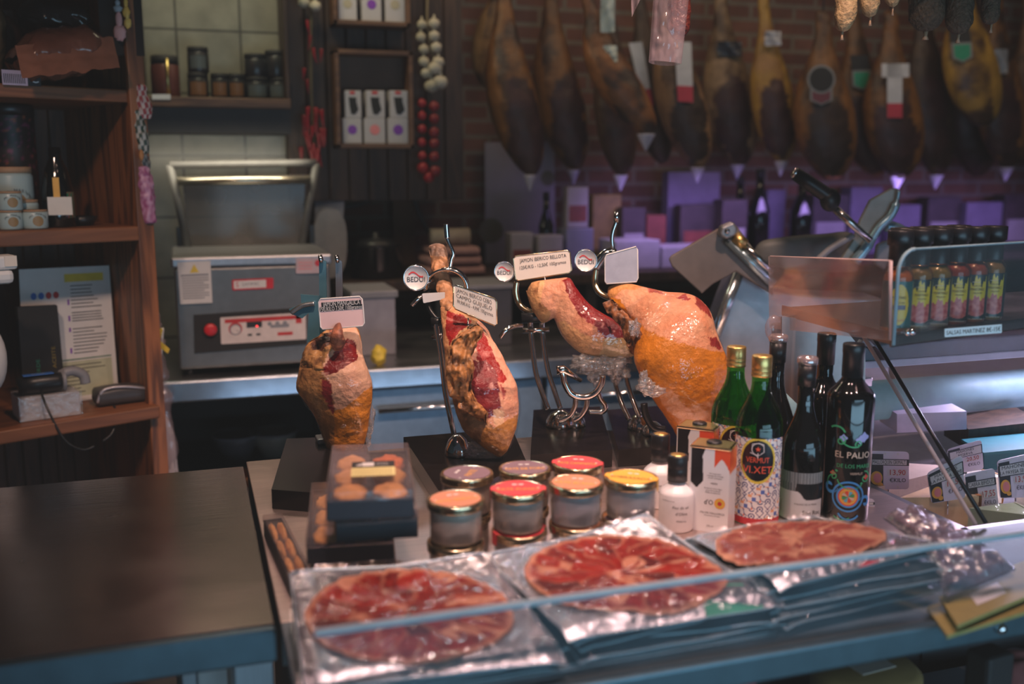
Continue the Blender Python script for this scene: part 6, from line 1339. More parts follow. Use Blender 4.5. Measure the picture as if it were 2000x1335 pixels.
sjar('spice_jar', 'upper large dark jar in the corner by the wood boarding', 540, 97, 145, 42, 3.36, zz+h*1.012, darkjar, MT('blackmat'))
# vacuum sealer
GV = 2.78
def YQ(pxs, Y): return Quad(*[onY(x, y, Y) for x, y in pxs])
def sealer():
    Y0 = 2.8; q = YQ([(335, 503), (646, 492), (628, 704), (345, 715)], Y0); x0, x1 = q.c[0].x, q.c[1].x; zt = q.c[0].z; z0 = .012
    t = thing('vacuum_sealer', 'steel vacuum packing machine with its lid raised on the back counter', 'vacuum sealer', ((x0+x1)/2, 3.0, z0))
    d = .42
    zb_ = zY(345, 712, Y0)
    MB().bx(x0+.004, x1-.004, Y0, Y0+d, max(z0, .02), zt-.03, 0, .006).build('housing', pm('grey_steel_case', (.17, .178, .178), .4, metal=.5), t, True)
    MB().bx(x0-.003, x1+.003, Y0-.006, Y0+d, zt-.028, zt, 0, .006).build('rim', MT('alu'), t, True)
    for a in (x0+.03, x1-.03): MB().lathe([(0, 0), (.014, 0), (.012, .02), (0, .02)], 16, 0, TR((a, Y0+.04, .0))).build('foot', MT('black'), t, True)
    for a in (x0+.03, x1-.03): MB().lathe([(0, 0), (.014, 0), (.012, .02), (0, .02)], 16, 0, TR((a, Y0+d-.04, .0))).build('foot', MT('black'), t, True)
    pq_ = YQ([(378, 615), (600, 600), (600, 672), (380, 690)], Y0-.003); MB().slab([pq_.p(0, 1), pq_.p(1, 1), pq_.p(1, 0), pq_.p(0, 0)], (0, .003, 0)).build('panel_recess', MT('blackmat'), t, True)
    cq = YQ([(430, 620), (597, 610), (598, 662), (432, 672)], Y0-.006); mb = MB(); plate(mb, cq, .003, 0, .003)
    rect_on(mb, cq, .05, .95, .78, .92, 1); rect_on(mb, cq, .3, .48, .56, .78, 2, .0008); rect_on(mb, cq, .66, .84, .2, .32, 1); disc_on(mb, cq, .17, .55, .018, 1, .0007); disc_on(mb, cq, .17, .52, .0155, 3, .0012); disc_on(mb, cq, .17, .52, .0125, 0, .0016)
    mb.add([cq.p(.17, .52, .002), cq.p(.2, .45, .002), cq.p(.205, .47, .002)], [(0, 1, 2)], 2, None, False)
    rect_on(mb, cq, .31, .36, .25, .33, 2); rect_on(mb, cq, .41, .46, .25, .33, 2); rect_on(mb, cq, .58, .8, .5, .62, 3); disc_on(mb, cq, .42, .6, .0025, 4, .0016); rect_on(mb, cq, .88, .95, .62, .92, 1)
    for u in (.57, .66, .75): disc_on(mb, cq, u, .66, .006, 3, .001, 14)
    mb.build('control_panel', [pm('panel_cream', (.7, .6, .56), .45), MT('red'), MT('ink'), MT('grey'), pm('red_led', (.9, .05, .05), .4, emit=3.)], t, True)
    c = onY(411, 643, Y0-.004); MB().lathe([(0, 0), (.017, 0), (.017, .01), (.014, .013), (0, .013)], 24, 0, TR(c, 0, PI/2)).build('stop_knob', MT('redbright'), t, True)
    sq = YQ([(346, 512), (411, 509), (415, 591), (352, 594)], Y0-.007); mb = MB(); plate(mb, sq, .001, 0, 0)
    tri = [sq.p(.5, .94), sq.p(.36, .74), sq.p(.64, .74)]; mb.add([p+sq.n*.0006 for p in tri], [(0, 1, 2)], 1, None, False)
    for i in range(9): rect_on(mb, sq, .1, .92-(.15 if i % 3 == 2 else 0), .6-.06*i, .625-.06*i, 2)
    rect_on(mb, sq, .08, .92, .66, .7, 2); mb.build('warning_sticker', [MT('paper'), MT('yellow'), MT('grey')], t, True)
    bq = YQ([(453, 546), (534, 542), (534, 563), (454, 567)], Y0-.004); mb = MB(); plate(mb, bq, .002, 0, .003); rect_on(mb, bq, .04, .82, .14, .86, 1); mb.text('S', .02, None, 0, bq.fn(.12, .5, .001)); mb.text('SAMMIC', .013, None, 2, bq.fn(.45, .5, .001), maxw=bq.w*.5); mb.build('brand_plate', [MT('redbright'), MT('paper'), MT('grey')], t, True)
    rq = YQ([(578, 504), (632, 504), (632, 533), (578, 534)], Y0-.008); mb = MB(); plate(mb, rq, .001, 0, .003); disc_on(mb, rq, .8, .68, .009, 1)
    for i in range(3): rect_on(mb, rq, .08, .6, .68-.2*i, .74-.2*i, 2)
    mb.build('inspection_sticker', [pm('pale_pink_sticker', (.55, .42, .44), .5), MT('redbright'), MT('pink')], t, True)
    # raised lid: glassy panel in a frame, standing at the back edge
    Yl = Y0+d-.03; lq = YQ([(332, 322), (618, 318), (604, 494), (352, 497)], Yl); fr = .012
    P = lambda u, v: lq.p(u, v)
    MB().slab([P(.07, .87), P(.93, .87), P(.93, .03), P(.07, .03)], (0, .004, 0)).build('lid_window', film('grey_lid', (.72, .68, .66), .02, .1, haze=.4, hazecol=(.26, .23, .21), fk=.3), t, True)
    mb = MB(); mb.tube([P(0, 1), P(.07, 0)], .012, 10); mb.tube([P(1, 1), P(.93, 0)], .012, 10); mb.tube([P(0, 1), P(1, 1)], .012, 10); mb.tube([P(.07, .01), P(.93, .01)], .008, 10); mb.build('lid_frame', pm('lid_frame_grey', (.11, .105, .1), .5, metal=.1), t, True)
    hq = YQ([(347, 345), (606, 342), (604, 359), (347, 362)], Yl-.012); mb = MB(); mb.tube([hq.p(0, .5), hq.p(1, .5)], .0135, 14); mb.build('seal_bar', pm('warm_bar', (.6, .54, .42), .25, metal=.9), t, True)
    for px in (352, 610): 
        c = onY(px, 485, Yl+.01); MB().bx(c.x-.008, c.x+.008, Yl, Yl+.03, zt-.01, zt+.06, 0, .002).build('hinge', MT('black'), t, True)
sealer()
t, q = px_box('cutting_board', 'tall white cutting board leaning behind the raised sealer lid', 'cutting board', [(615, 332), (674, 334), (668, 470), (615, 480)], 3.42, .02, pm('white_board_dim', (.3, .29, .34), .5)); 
P = onY(648, 520, 3.36); t = thing('oval_board', 'rounded grey plastic board standing beside the raised sealer lid', 'board', P)
pts = []
for i in range(28): a = 2*PI*i/28; pts.append(onY(645+33*math.copysign(abs(math.cos(a))**.8, math.cos(a)), 475+68*math.copysign(abs(math.sin(a))**.8, math.sin(a)), 3.34))
MB().slab(pts[::-1], (0, .015, 0)).build('board', pm('grey_board', (.27, .25, .25), .5), t, True)
t = thing('power_cable', 'thick black cable arching in front of the brick wall above the bench', 'cable', onY(700, 400, 3.7)); MB().tube(smooth_path([onY(x, y, 3.6) for x, y in ((612, 400), (660, 405), (715, 395), (750, 370), (775, 358), (800, 370), (820, 420), (850, 470), (900, 520))], 6), .009, 8).build('cable', MT('black'), t, True)
# ---------------------------------------------------------------- spice cabinets on the boarding, strings of garlic and peppers
def spice_case(label, pxs, n_open_top=False):
    Y = 3.32; q = YQ(pxs, Y); t = thing('wall_display_case', label, 'display case', q.p(.5, 0), 0, 'wooden spice cases on the boarding')
    x0, x1, z0, z1 = q.c[0].x, q.c[1].x, q.c[3].z, q.c[0].z; w = .014
    MB().bx(x0, x1, Y, 3.42, z0, z0+w, 0, .002).bx(x0, x1, Y, 3.42, z1-w, z1, 0, .002).bx(x0, x0+w, Y, 3.42, z0, z1, 0, .002).bx(x1-w, x1, Y, 3.42, z0, z1, 0, .002).build('frame', MT('frame'), t, True)
    MB().bx(x0, x1, 3.41, 3.42, z0, z1, 0, 0).build('back_panel', pm('case_back', (.1, .055, .035), .6, var=.3, scale=8), t, True)
    return x0, x1, z0, z1
x0, x1, z0, z1 = spice_case('wooden framed case holding two tiers of white spice packs', [(653, 95), (806, 99), (808, 289), (657, 289)])
xu0, xu1, zu0, zu1 = spice_case('upper wooden case with three plain white packs, cut by the top of the picture', [(648, -75), (800, -70), (800, 44), (652, 46)])
packw = pm('white_pack', (.5, .46, .46), .5, var=.03)
def spice_pack(label, pxs, zbase, dot=None, cup=False, Y=3.34):
    q = YQ(pxs, Y); x0, x1, zt = q.c[0].x, q.c[1].x, q.c[0].z
    t = thing('spice_pack', label, 'pack', ((x0+x1)/2, Y+.03, zbase), 0, 'white spice packs')
    MB().bx(x0, x1, Y, Y+.06, zbase, zt-.0005, 0, .002).build('carton', packw, t, True)
    w = x1-x0; h = zt-zbase; qq = Quad(Vector((x0, Y, zt)), Vector((x1, Y, zt)), Vector((x1, Y, zbase)), Vector((x0, Y, zbase)))
    mb = MB()
    if dot is not None: disc_on(mb, qq, .5, .55, w*.24, 0, .001, 20)
    if cup: 
        pts = [(.22, .75), (.7, .75), (.7, .6), (.82, .3), (.6, .12), (.36, .14), (.28, .4)]; mb.add([qq.p(u, v, .001) for u, v in pts], [tuple(range(7))], 0, None, False); rect_on(mb, qq, .3, .62, .86, .97, 1, .001)
    if mb.v: mb.build('print', [dot or MT('blackmat'), MT('red')], t, True)
    return zt
nm = ['first', 'middle', 'last']
for i, (a, b, dc) in enumerate(((669, 706, 'purple'), (711, 752, 'pink'), (757, 797, 'purple'))):
    zt = spice_pack('white pack with a %s dot, %s of the lower tier in the framed case' % (('violet', 'coral', 'dark violet')[i], nm[i]), [(a, 230), (b, 230), (b, 283), (a, 283)], z0+.0145, MT(dc))
    spice_pack('white pack with a black cup print, %s of the upper tier in the framed case' % nm[i], [(a+4, 176), (b-1, 176), (b-1, 230), (a+4, 230)], zt+.0002, None, True)
for i, (a, b) in enumerate(((660, 696), (706, 744), (752, 790))):
    spice_pack('plain white pack, %s in the upper wooden case%s' % (nm[i], ', with a violet dot' if i == 1 else ''), [(a, -20), (b, -20), (b, 40), (a, 40)], zu0+.0145, MT('purple') if i == 1 else pm('faint_ochre', (.42, .36, .25), .6))
def ball_string(name, label, cat, items, Y, top, cordm, part, mats, shape):
    P = onY(*top, Y); t = thing(name, label, cat, P); s = (P-EYE).length/F*.97
    MB().tube(smooth_path([onY(*top, Y+.02)]+[onY(x, y, Y+.012) for x, y in ((top[0], (top[1]+items[-1][1])/2), (items[-1][0], items[-1][1]))], 6), .004, 6).build('cord', cordm, t, True)
    for i, (x, y, r) in enumerate(items):
        mb = MB(); c = onY(x, y, Y-.01*(i % 2)); shape(mb, c, r*s, i); mb.build(part, mats[i % len(mats)], t, True)
garl = [pm('garlic_skin', (.42, .37, .27), .6, var=.15), pm('garlic_skin_pale', (.48, .42, .32), .6, var=.15)]
def gshape(mb, c, r, i): mb.ell(c, (r, r*.9, r*.85), 14, 0, None, .25, i); mb.tube([c+Vector((0, 0, r*.6)), c+Vector((0, 0, r*1.5))], [r*.35, r*.12], 8)
ball_string('garlic_string', 'string of pale garlic bulbs hanging beside the framed spice case', 'garlic string', [(824, 48, 10), (848, 46, 11), (822, 72, 10), (848, 70, 11), (828, 96, 10), (852, 92, 11), (828, 120, 11), (856, 122, 12), (832, 143, 11), (850, 133, 14), (843, 168, 14), (860, 160, 15)], 3.34, (836, -30), pm('straw', (.2, .15, .08), .7), 'garlic_bulb', garl, gshape)
redp = [pm('dried_red_pepper', (.3, .012, .02), .4, var=.2), pm('dried_red_pepper_dark', (.2, .01, .015), .4, var=.2)]
ball_string('pepper_string', 'string of round red peppers hanging below the garlic', 'pepper string', [(824, 202, 9), (848, 208, 10), (824, 226, 9), (848, 232, 10), (824, 252, 9), (848, 258, 10), (824, 278, 9), (848, 280, 10), (825, 304, 9), (848, 306, 10), (826, 328, 11), (850, 334, 11), (838, 346, 11)], 3.34, (838, 175), MT('dark'), 'pepper', redp, lambda mb, c, r, i: mb.ell(c, (r, r*.9, r), 14, 0, None, .25, i))
def chili(mb, c, r, i):
    rn = random.Random(i); dx = rn.uniform(-.35, .35); L = r*rn.uniform(2.2, 3.3)
    pts = smooth_path([c+Vector((0, 0, L*.5)), c+Vector((dx*L*.2, -r*.3, 0)), c+Vector((dx*L*.7, -r*.2, -L*.5))], 4); mb.tube(pts, [r*(.42-.36*k/(len(pts)-1)) for k in range(len(pts))], 8)
rn = random.Random(3)
items = [(600, 55, 9), (606, 85, 9), (612, 110, 9), (628, 110, 9), (594, 145, 9), (600, 170, 9)]+[(rn.uniform(588, 634), rn.uniform(225, 320), 12) for _ in range(26)]+[(618, 335, 11)]
ball_string('chili_string', 'string of long dried red chillies hanging on the boarding beside the framed spice case', 'chili string', items, 3.36, (608, 20), pm('straw2', (.16, .12, .06), .7), 'chili', redp, chili)
ball_string('garlic_string', 'two garlic heads at the very top of the boarding above the chillies', 'garlic string', [(593, 5, 12), (616, 12, 11)], 3.36, (604, -30), pm('straw', (.2, .15, .08)), 'garlic_bulb', garl, gshape)
# ---------------------------------------------------------------- hams hanging in front of the brick wall
hamrail_z = 1.42
t = thing('ham_rail', 'steel rail near the ceiling from which the whole hams hang', 'rail', (2.6, 3.52, hamrail_z))
for yr in (3.35, 3.52, 3.69):
    MB().tube([(.9, yr, hamrail_z), (5.2, yr, hamrail_z)], .012, 12).build('bar', MT('steely'), t, True)
    for x in (1.0, 5.1): MB().tube([(x, yr, hamrail_z+.01), (x, yr, 1.75)], .008, 8).build('hanger', MT('steely'), t, True)
conew = pm('white_drip_cone', (.5, .48, .58), .5)
def whole_ham(label, top, bot, hw, Y, c_hi, c_lo, c_meat, cut=0, tagk=None, cone=None, seed=0, bend=0.):
    """top, bot: px of the hoof end and the rump end; hw: half width in px"""
    Y = HY.pop(0); r0 = onY(*top, Y); g = fwd(r0); (tx, ty), (bx, by) = top, bot
    ribs = []
    prof = [(0, .2), (.06, .26), (.16, .3), (.28, .46), (.4, .72), (.52, .94), (.64, 1.04), (.76, 1.0), (.86, .84), (.94, .55), (1., .18)]
    for f_, w in prof:
        x = tx+(bx-tx)*f_+bend*math.sin(PI*f_); y = ty+(by-ty)*f_; sk = .16*hw*math.sin(PI*f_)
        ribs.append(((x-hw*w*(1.05), y-hw*w*.25), (x+hw*w*.95, y+hw*w*.25), g))
    def paint(px, py, s, P):
        u = (px-(tx+(bx-tx)*cl((py-ty)/(by-ty))))/hw; v = cl((py-ty)/(by-ty)); n = noise.fractal(P*14+Vector((seed, 0, 0)), 1, 2, 4)
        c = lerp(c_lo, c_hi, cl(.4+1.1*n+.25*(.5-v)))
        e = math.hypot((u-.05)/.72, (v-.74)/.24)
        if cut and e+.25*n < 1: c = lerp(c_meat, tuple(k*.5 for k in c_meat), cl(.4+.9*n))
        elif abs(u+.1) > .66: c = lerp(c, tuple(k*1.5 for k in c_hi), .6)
        return c
    t = thing('whole_ham', label, 'ham', r0, 0, 'whole hams hanging on the rail')
    v, f, c = loft(ribs, 60, 40, .62, .62, .004, seed, paint=paint); MB().add(v, f, 0, None, True, c).build('meat', pm('dry_ham', (1, 1, 1), .5, vcol=True, var=.25, scale=25, bump=.25, bscale=50), t, True)
    a = vp(tx, ty, g); MB().tube([a+Vector((0, 0, -.03)), Vector((a.x, Y, hamrail_z-.014))], .004, 6).build('cord', MT('dark'), t, True)
    at_ = lambda px, py, off: vp(px, py, g-hw*.62*mpp(g)-off)
    if tagk:
        kind, pxs = tagk; q = Quad(*[at_(x, y, .012) for x, y in pxs]); mb = MB()
        if kind == 'whitered':
            plate(mb, q, .002, 0, 0); rect_on(mb, q, 0, 1, 0, .27, 1)
            mb.build('tag', [pm('tag_white', (.5, .5, .52), .5), pm('tag_red', (.42, .03, .05), .5)], t, True)
        elif kind == 'tee':
            plate(mb, q, .002, 0, 0, .2, .75, 0, 1); plate(mb, q, .002, 0, 0, 0, 1, .75, 1); rect_on(mb, q, .2, .75, 0, .27, 1)
            mb.build('tag', [pm('tag_white', (.5, .5, .52)), pm('tag_red', (.42, .03, .05))], t, True)
        else:
            mb.add([q.p(u, v_) for u, v_ in ((0, 1), (1, 1), (1, .25), (.5, 0), (0, .25))], [(4, 3, 2, 1, 0)], 0, None, False); mb.add([q.p(u, v_, .001) for u, v_ in ((.1, .9), (.9, .9), (.9, .3), (.5, .08), (.1, .3))], [(4, 3, 2, 1, 0)], 1, None, False)
            mb.build('tag', [pm('tag_rim', (.2, .2, .2), .5), {'green': pm('tag_green', (.02, .24, .13), .5), 'maroon': pm('tag_maroon', (.14, .03, .04), .5)}[kind]], t, True)
            if kind == 'maroon':
                c0 = q.p(.5, 1.35, .002); rr_ = q.w*.62; mb = MB(); n_ = 28; ex = (q.c[1]-q.c[0]).normalized(); ez = (q.c[0]-q.c[3]).normalized()
                mb.add([c0+ex*rr_*math.cos(2*PI*i/n_)+ez*rr_*math.sin(2*PI*i/n_) for i in range(n_)], [tuple(range(n_))[::-1]], 0, None, False); mb.add([c0+q.n*.001+ex*rr_*.85*math.cos(2*PI*i/n_)+ez*rr_*.85*math.sin(2*PI*i/n_) for i in range(n_)], [tuple(range(n_))[::-1]], 1, None, False)
                mb.build('round_label', [pm('tag_rim', (.2, .2, .2)), MT('blackmat')], t, True)
            else: 
                q2 = Quad(q.p(-.05, 1.75), q.p(.9, 1.75), q.p(1, 1), q.p(0, 1)); mb = MB(); plate(mb, q2, .002, 0, .004); mb.build('black_label', MT('blackmat'), t, True)
    if cone:
        c = vp(bx, by-4, g-.01); mb = MB(); r_ = cone*.85*mpp(g); mb.lathe([(.002, -.055), (r_, 0), (r_*1.04, .004), (r_*.9, .002), (0, -.03)], 20, 0, TR(c+Vector((0, 0, -.005)))); mb.build('drip_cone', conew, t, True)
    return t
HY = [3.69, 3.52, 3.69, 3.35, 3.52, 3.52, 3.69, 3.69, 3.52, 3.35, 3.52, 3.35, 3.52, 3.35, 3.69, 3.52, 3.69]
GO = (.17, .068, .014); GD = (.055, .025, .011); YE = (.3, .17, .025); BE = (.2, .11, .05); PU = (.05, .016, .014); DK = (.035, .016, .01)
whole_ham('long pale shank hanging first, beside the garlic string', (985, -60), (945, 170), 24, 3.7, (.3, .17, .06), GD, PU, 0, None, None, 1, -12)
whole_ham('dark ham with a golden edge hanging in front of the white sheet', (985, -60), (1035, 345), 50, 3.55, GO, DK, PU, 1, None, 14, 2, -14)
whole_ham('dark golden ham hanging second in the row, just beyond the white sheet', (1075, -50), (1120, 335), 48, 3.62, GO, DK, PU, 1, None, 14, 3, -10)
whole_ham('ham slanting sideways with a silvery collar, its tip over a white cone', (1140, -30), (1262, 265), 52, 3.5, (.2, .075, .02), DK, PU, 0, None, 20, 4, -12)
whole_ham('slim dark ham half hidden behind the slanting one', (1188, -20), (1212, 345), 40, 3.66, GD, DK, PU, 1, None, 16, 5)
whole_ham('ham behind the plastic sleeve with a white and red tag on its front', (1300, -30), (1362, 330), 50, 3.55, BE, GD, DK, 1, ('whitered', [(1318, 82), (1350, 82), (1354, 200), (1324, 198)]), 16, 6, -8)
whole_ham('dark ham carrying a narrow slanted white and red tag', (1245, -40), (1290, 320), 40, 3.64, GD, DK, PU, 0, ('whitered', [(1228, 84), (1254, 82), (1276, 206), (1258, 210)]), None, 7)
whole_ham('beige ham with a black bow at its neck', (1405, -30), (1440, 325), 50, 3.58, (.27, .17, .085), GD, PU, 1, None, 16, 8)
whole_ham('ham with a bright yellow upper half hanging next to the beige one', (1490, -10), (1525, 318), 43, 3.55, YE, (.24, .12, .03), PU, 1, None, 14, 9)
whole_ham('ham with a round black label and maroon tag', (1608, 20), (1618, 352), 60, 3.5, GO, GD, DK, 1, ('maroon', [(1582, 168), (1626, 168), (1626, 205), (1582, 205)]), None, 10)
whole_ham('ham with a green tag, tucked behind the round black labelled ham', (1665, 10), (1705, 345), 54, 3.58, GO, GD, PU, 1, ('green', [(1664, 138), (1700, 136), (1702, 174), (1666, 178)]), None, 11)
whole_ham('ham wearing a T-shaped white tag with a red end', (1740, 20), (1752, 348), 58, 3.52, GO, GD, PU, 1, ('tee', [(1722, 124), (1776, 124), (1776, 230), (1722, 230)]), 16, 12)
whole_ham('nearly black ham between the T-tagged and the big golden one', (1800, -30), (1828, 345), 46, 3.66, GD, DK, PU, 1, None, 16, 13)
whole_ham('big golden ham with a green tag high on its front', (1880, -60), (1912, 248), 56, 3.45, YE, GD, DK, 0, ('green', [(1858, 84), (1898, 82), (1900, 120), (1862, 124)]), None, 14)
whole_ham('dark ham below and behind the big golden one', (1900, -20), (1905, 345), 54, 3.64, GD, DK, PU, 1, None, None, 15)
whole_ham('ham with black and silver neck labels near the picture edge', (1945, -20), (1965, 330), 50, 3.55, GO, DK, PU, 1, None, 16, 16)
whole_ham('ham cut by the edge of the picture at the end of the row', (2010, -20), (2025, 335), 50, 3.55, GO, GD, PU, 1, None, None, 17)
for hn, x, y, w_, h_, c, lb in (('.003', 1187, 30, 26, 60, (.3, .36, .36), 'silvery collar tag'), ('.003', 1192, 105, 26, 30, (.4, .45, .42), 'crumpled pale foil tag'), ('.008', 1510, 75, 30, 26, (.35, .36, .4), 'pale paper tag'), ('.007', 1425, 95, 46, 26, (.02, .022, .03), 'black bow'), ('.015', 1955, 120, 26, 44, (.25, .26, .28), 'silver and black label')):
    ho = bpy.data.objects['whole_ham'+hn]; g = fwd(onY(x, y, ho.location.y-.075)); P = vp(x, y, g); s_ = mpp(g)/2; M = TR(P, -YAW)
    mb = MB(); mb.grid(lambda u, v: Vector(((u-.5)*2*w_*s_, .008*math.sin(u*5+v*3)+.006*noise.noise(Vector((u*4, v*4, w_))), (v-.5)*2*h_*s_)), 14, 14, M=M); mb.build('neck_tag', pm('tag_foil_%d' % x, c, .35, var=.25, scale=25, bump=.3), ho, True, lb)
# ---------------------------------------------------------------- on the raised shelf under the hams
def bench(name, label, cat, pxs, Y, dep, m, part='body', group=None, z=None):
    q = YQ(pxs, Y); x0, x1, zt = q.c[0].x, q.c[1].x, max(q.c[0].z, zs+.01); zb = zs+.0006 if z is None else z
    t = thing(name, label, cat, ((x0+x1)/2, Y+dep/2, zb), 0, group); MB().bx(x0, x1, Y, Y+dep, zb, zt, 0, .004).build(part, m, t, True); return t, x0, x1, zb, zt
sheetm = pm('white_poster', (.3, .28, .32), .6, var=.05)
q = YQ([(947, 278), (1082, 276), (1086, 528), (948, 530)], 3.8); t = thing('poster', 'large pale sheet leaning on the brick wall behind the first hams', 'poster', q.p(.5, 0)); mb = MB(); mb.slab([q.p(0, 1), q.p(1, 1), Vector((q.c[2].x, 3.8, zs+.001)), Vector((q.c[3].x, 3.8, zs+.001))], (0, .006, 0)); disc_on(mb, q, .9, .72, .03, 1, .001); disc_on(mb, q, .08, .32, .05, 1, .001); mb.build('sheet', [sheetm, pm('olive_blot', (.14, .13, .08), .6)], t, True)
towel = pm('pink_towel', (.34, .19, .18), .85, var=.15, bump=.3, scale=60)
z_ = zs+.0006
for i, (a, b, hh) in enumerate(((826, 958, .035), (832, 950, .033), (842, 946, .03))):
    x0, x1 = onY(a, 520, 3.36).x, onY(b, 520, 3.36).x; t = thing('folded_towel', 'dusky pink folded towel, %s of the pile on the raised shelf' % ('bottom', 'middle', 'top')[i], 'towel', ((x0+x1)/2, 3.46, z_), 0, 'folded towels')
    n_ = 24
    mb = MB(); w2, d2 = (x1-x0)/2, .1
    def tw(u, v):
        a_ = 2*PI*u; c_, s2 = math.cos(a_), math.sin(a_); cc, s3 = math.copysign(abs(c_)**.35, c_), math.copysign(abs(s2)**.6, s2); e = min(1, (min(v, 1-v)/.08+.15)); return Vector(((v-.5)*2*w2, d2*cc*e, hh/2+hh/2*s3*e))
    mb.grid(tw, 32, 24, 0, cu=True); mb.build('cloth', towel, t); z_ += hh+.001
x0, x1 = onY(848, 450, 3.4).x, onY(924, 450, 3.4).x; t = thing('paper_roll', 'cream paper roll lying on the pile of pink towels', 'paper roll', ((x0+x1)/2, 3.46, z_+.031)); MB().lathe([(.01, -(x1-x0)/2), (.03, -(x1-x0)/2), (.03, (x1-x0)/2), (.01, (x1-x0)/2), (.01, -(x1-x0)/2)], 28, 0, TR((0, 0, 0), 0, 0, PI/2)).build('roll', pm('cream_paper', (.42, .36, .28), .7), t)
P = onY(735, 525, 3.42); P.z = zs+.0006; t = thing('steel_pot', 'dark steel pot with a violet gleam on the raised shelf', 'pot', P); MB().lathe([(0, 0), (.085, 0), (.09, .006), (.09, .105), (.094, .108), (.088, .108), (.084, .006), (0, .006)], 36).build('body', pm('dark_pot', (.06, .055, .06), .15, metal=.9), t); MB().lathe([(0, .1), (.08, .1), (.06, .13), (.012, .14), (.012, .155), (0, .157)], 30).build('lid', MT('black'), t)
bench('wooden_board', 'narrow brown wooden board standing against the bricks behind the dark pot', 'board', [(766, 364), (810, 364), (812, 530), (768, 530)], 3.78, .02, pm('brown_board', (.17, .085, .04), .6))
def bbottle(label, px, ytop, wpx, Y, m, name='oil_bottle', cap='blackmat'):
    P = onY(px, 520, Y); s = (P-EYE).length/F*.98; r = wpx*s/2; h = onY(px, ytop, Y).z-zs; P.z = zs+.0006; t = thing(name, label, 'bottle', P, 0, 'bottles on the raised shelf')
    MB().lathe([(0, 0), (r, 0), (r, h*.55), (r*.4, h*.75), (r*.34, h*.92), (0, h*.92)], 20).build('glass', m, t); MB().lathe([(0, h*.9), (r*.42, h*.9), (r*.42, h), (0, h)], 16).build('cap', MT(cap), t)
bbottle('dark green bottle in front of the pale sheet on the raised shelf', 1066, 375, 30, 3.6, MT('darkglass'))
bbottle('black bottle standing among the goods behind the slicer handle', 1478, 330, 40, 3.6, MT('darkglass'))
bbottle('dark slim bottle near the violet-lit packs behind the slicer', 1440, 345, 34, 3.66, MT('darkglass'))
bbottle('tall dark bottle at the far end behind the sauce bottles', 1560, 340, 44, 3.62, MT('darkglass'))
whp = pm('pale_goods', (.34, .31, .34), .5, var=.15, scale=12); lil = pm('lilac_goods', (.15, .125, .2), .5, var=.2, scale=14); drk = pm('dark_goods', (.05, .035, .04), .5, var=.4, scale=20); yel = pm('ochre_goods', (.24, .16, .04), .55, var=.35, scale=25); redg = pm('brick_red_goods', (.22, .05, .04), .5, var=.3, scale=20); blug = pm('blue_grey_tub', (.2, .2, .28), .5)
def goods(label, pxs, Y, dep, m, lab=None, z=None):
    t, x0, x1, zb, zt = bench('goods_box', label, 'box', pxs, Y, dep, m, 'carton', 'packaged goods on the raised shelf', z)
    if lab: MB().bx(x0+(x1-x0)*.1, x1-(x1-x0)*.1, Y-.002, Y, zb+(zt-zb)*.15, zb+(zt-zb)*.55, 0, 0).build('label', lab, t, True)
    return zt
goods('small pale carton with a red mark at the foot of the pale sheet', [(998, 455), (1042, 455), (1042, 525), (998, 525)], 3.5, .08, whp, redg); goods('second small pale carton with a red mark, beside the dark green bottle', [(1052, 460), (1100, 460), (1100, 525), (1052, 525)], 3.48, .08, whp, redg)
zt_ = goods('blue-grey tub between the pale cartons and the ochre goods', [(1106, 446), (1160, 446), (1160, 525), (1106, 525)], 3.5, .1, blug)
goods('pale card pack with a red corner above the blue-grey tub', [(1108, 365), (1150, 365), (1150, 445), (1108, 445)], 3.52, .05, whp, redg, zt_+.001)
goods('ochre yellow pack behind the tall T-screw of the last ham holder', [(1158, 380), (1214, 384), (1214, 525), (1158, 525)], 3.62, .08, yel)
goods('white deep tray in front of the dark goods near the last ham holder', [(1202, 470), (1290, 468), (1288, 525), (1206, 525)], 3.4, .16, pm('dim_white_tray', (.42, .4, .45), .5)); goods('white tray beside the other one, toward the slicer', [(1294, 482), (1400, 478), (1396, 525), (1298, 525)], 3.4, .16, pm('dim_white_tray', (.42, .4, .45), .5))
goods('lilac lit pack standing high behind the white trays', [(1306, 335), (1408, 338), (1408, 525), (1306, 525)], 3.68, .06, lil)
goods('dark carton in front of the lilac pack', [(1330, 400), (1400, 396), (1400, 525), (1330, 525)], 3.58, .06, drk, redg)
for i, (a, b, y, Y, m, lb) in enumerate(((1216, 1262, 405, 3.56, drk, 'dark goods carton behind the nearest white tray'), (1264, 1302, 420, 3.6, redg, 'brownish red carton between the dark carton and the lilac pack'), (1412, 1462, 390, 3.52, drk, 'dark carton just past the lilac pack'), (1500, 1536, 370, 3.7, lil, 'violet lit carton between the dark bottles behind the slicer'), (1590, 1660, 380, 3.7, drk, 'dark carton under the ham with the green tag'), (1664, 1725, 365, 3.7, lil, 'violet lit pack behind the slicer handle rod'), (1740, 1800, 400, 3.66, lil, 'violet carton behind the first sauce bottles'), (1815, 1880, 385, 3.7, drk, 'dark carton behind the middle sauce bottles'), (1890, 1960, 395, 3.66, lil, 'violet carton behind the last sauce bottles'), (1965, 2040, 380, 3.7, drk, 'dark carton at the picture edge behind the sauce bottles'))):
    goods(lb, [(a, y), (b, y), (b, 525), (a, 525)], Y, .08, m, whp if m is drk else None)
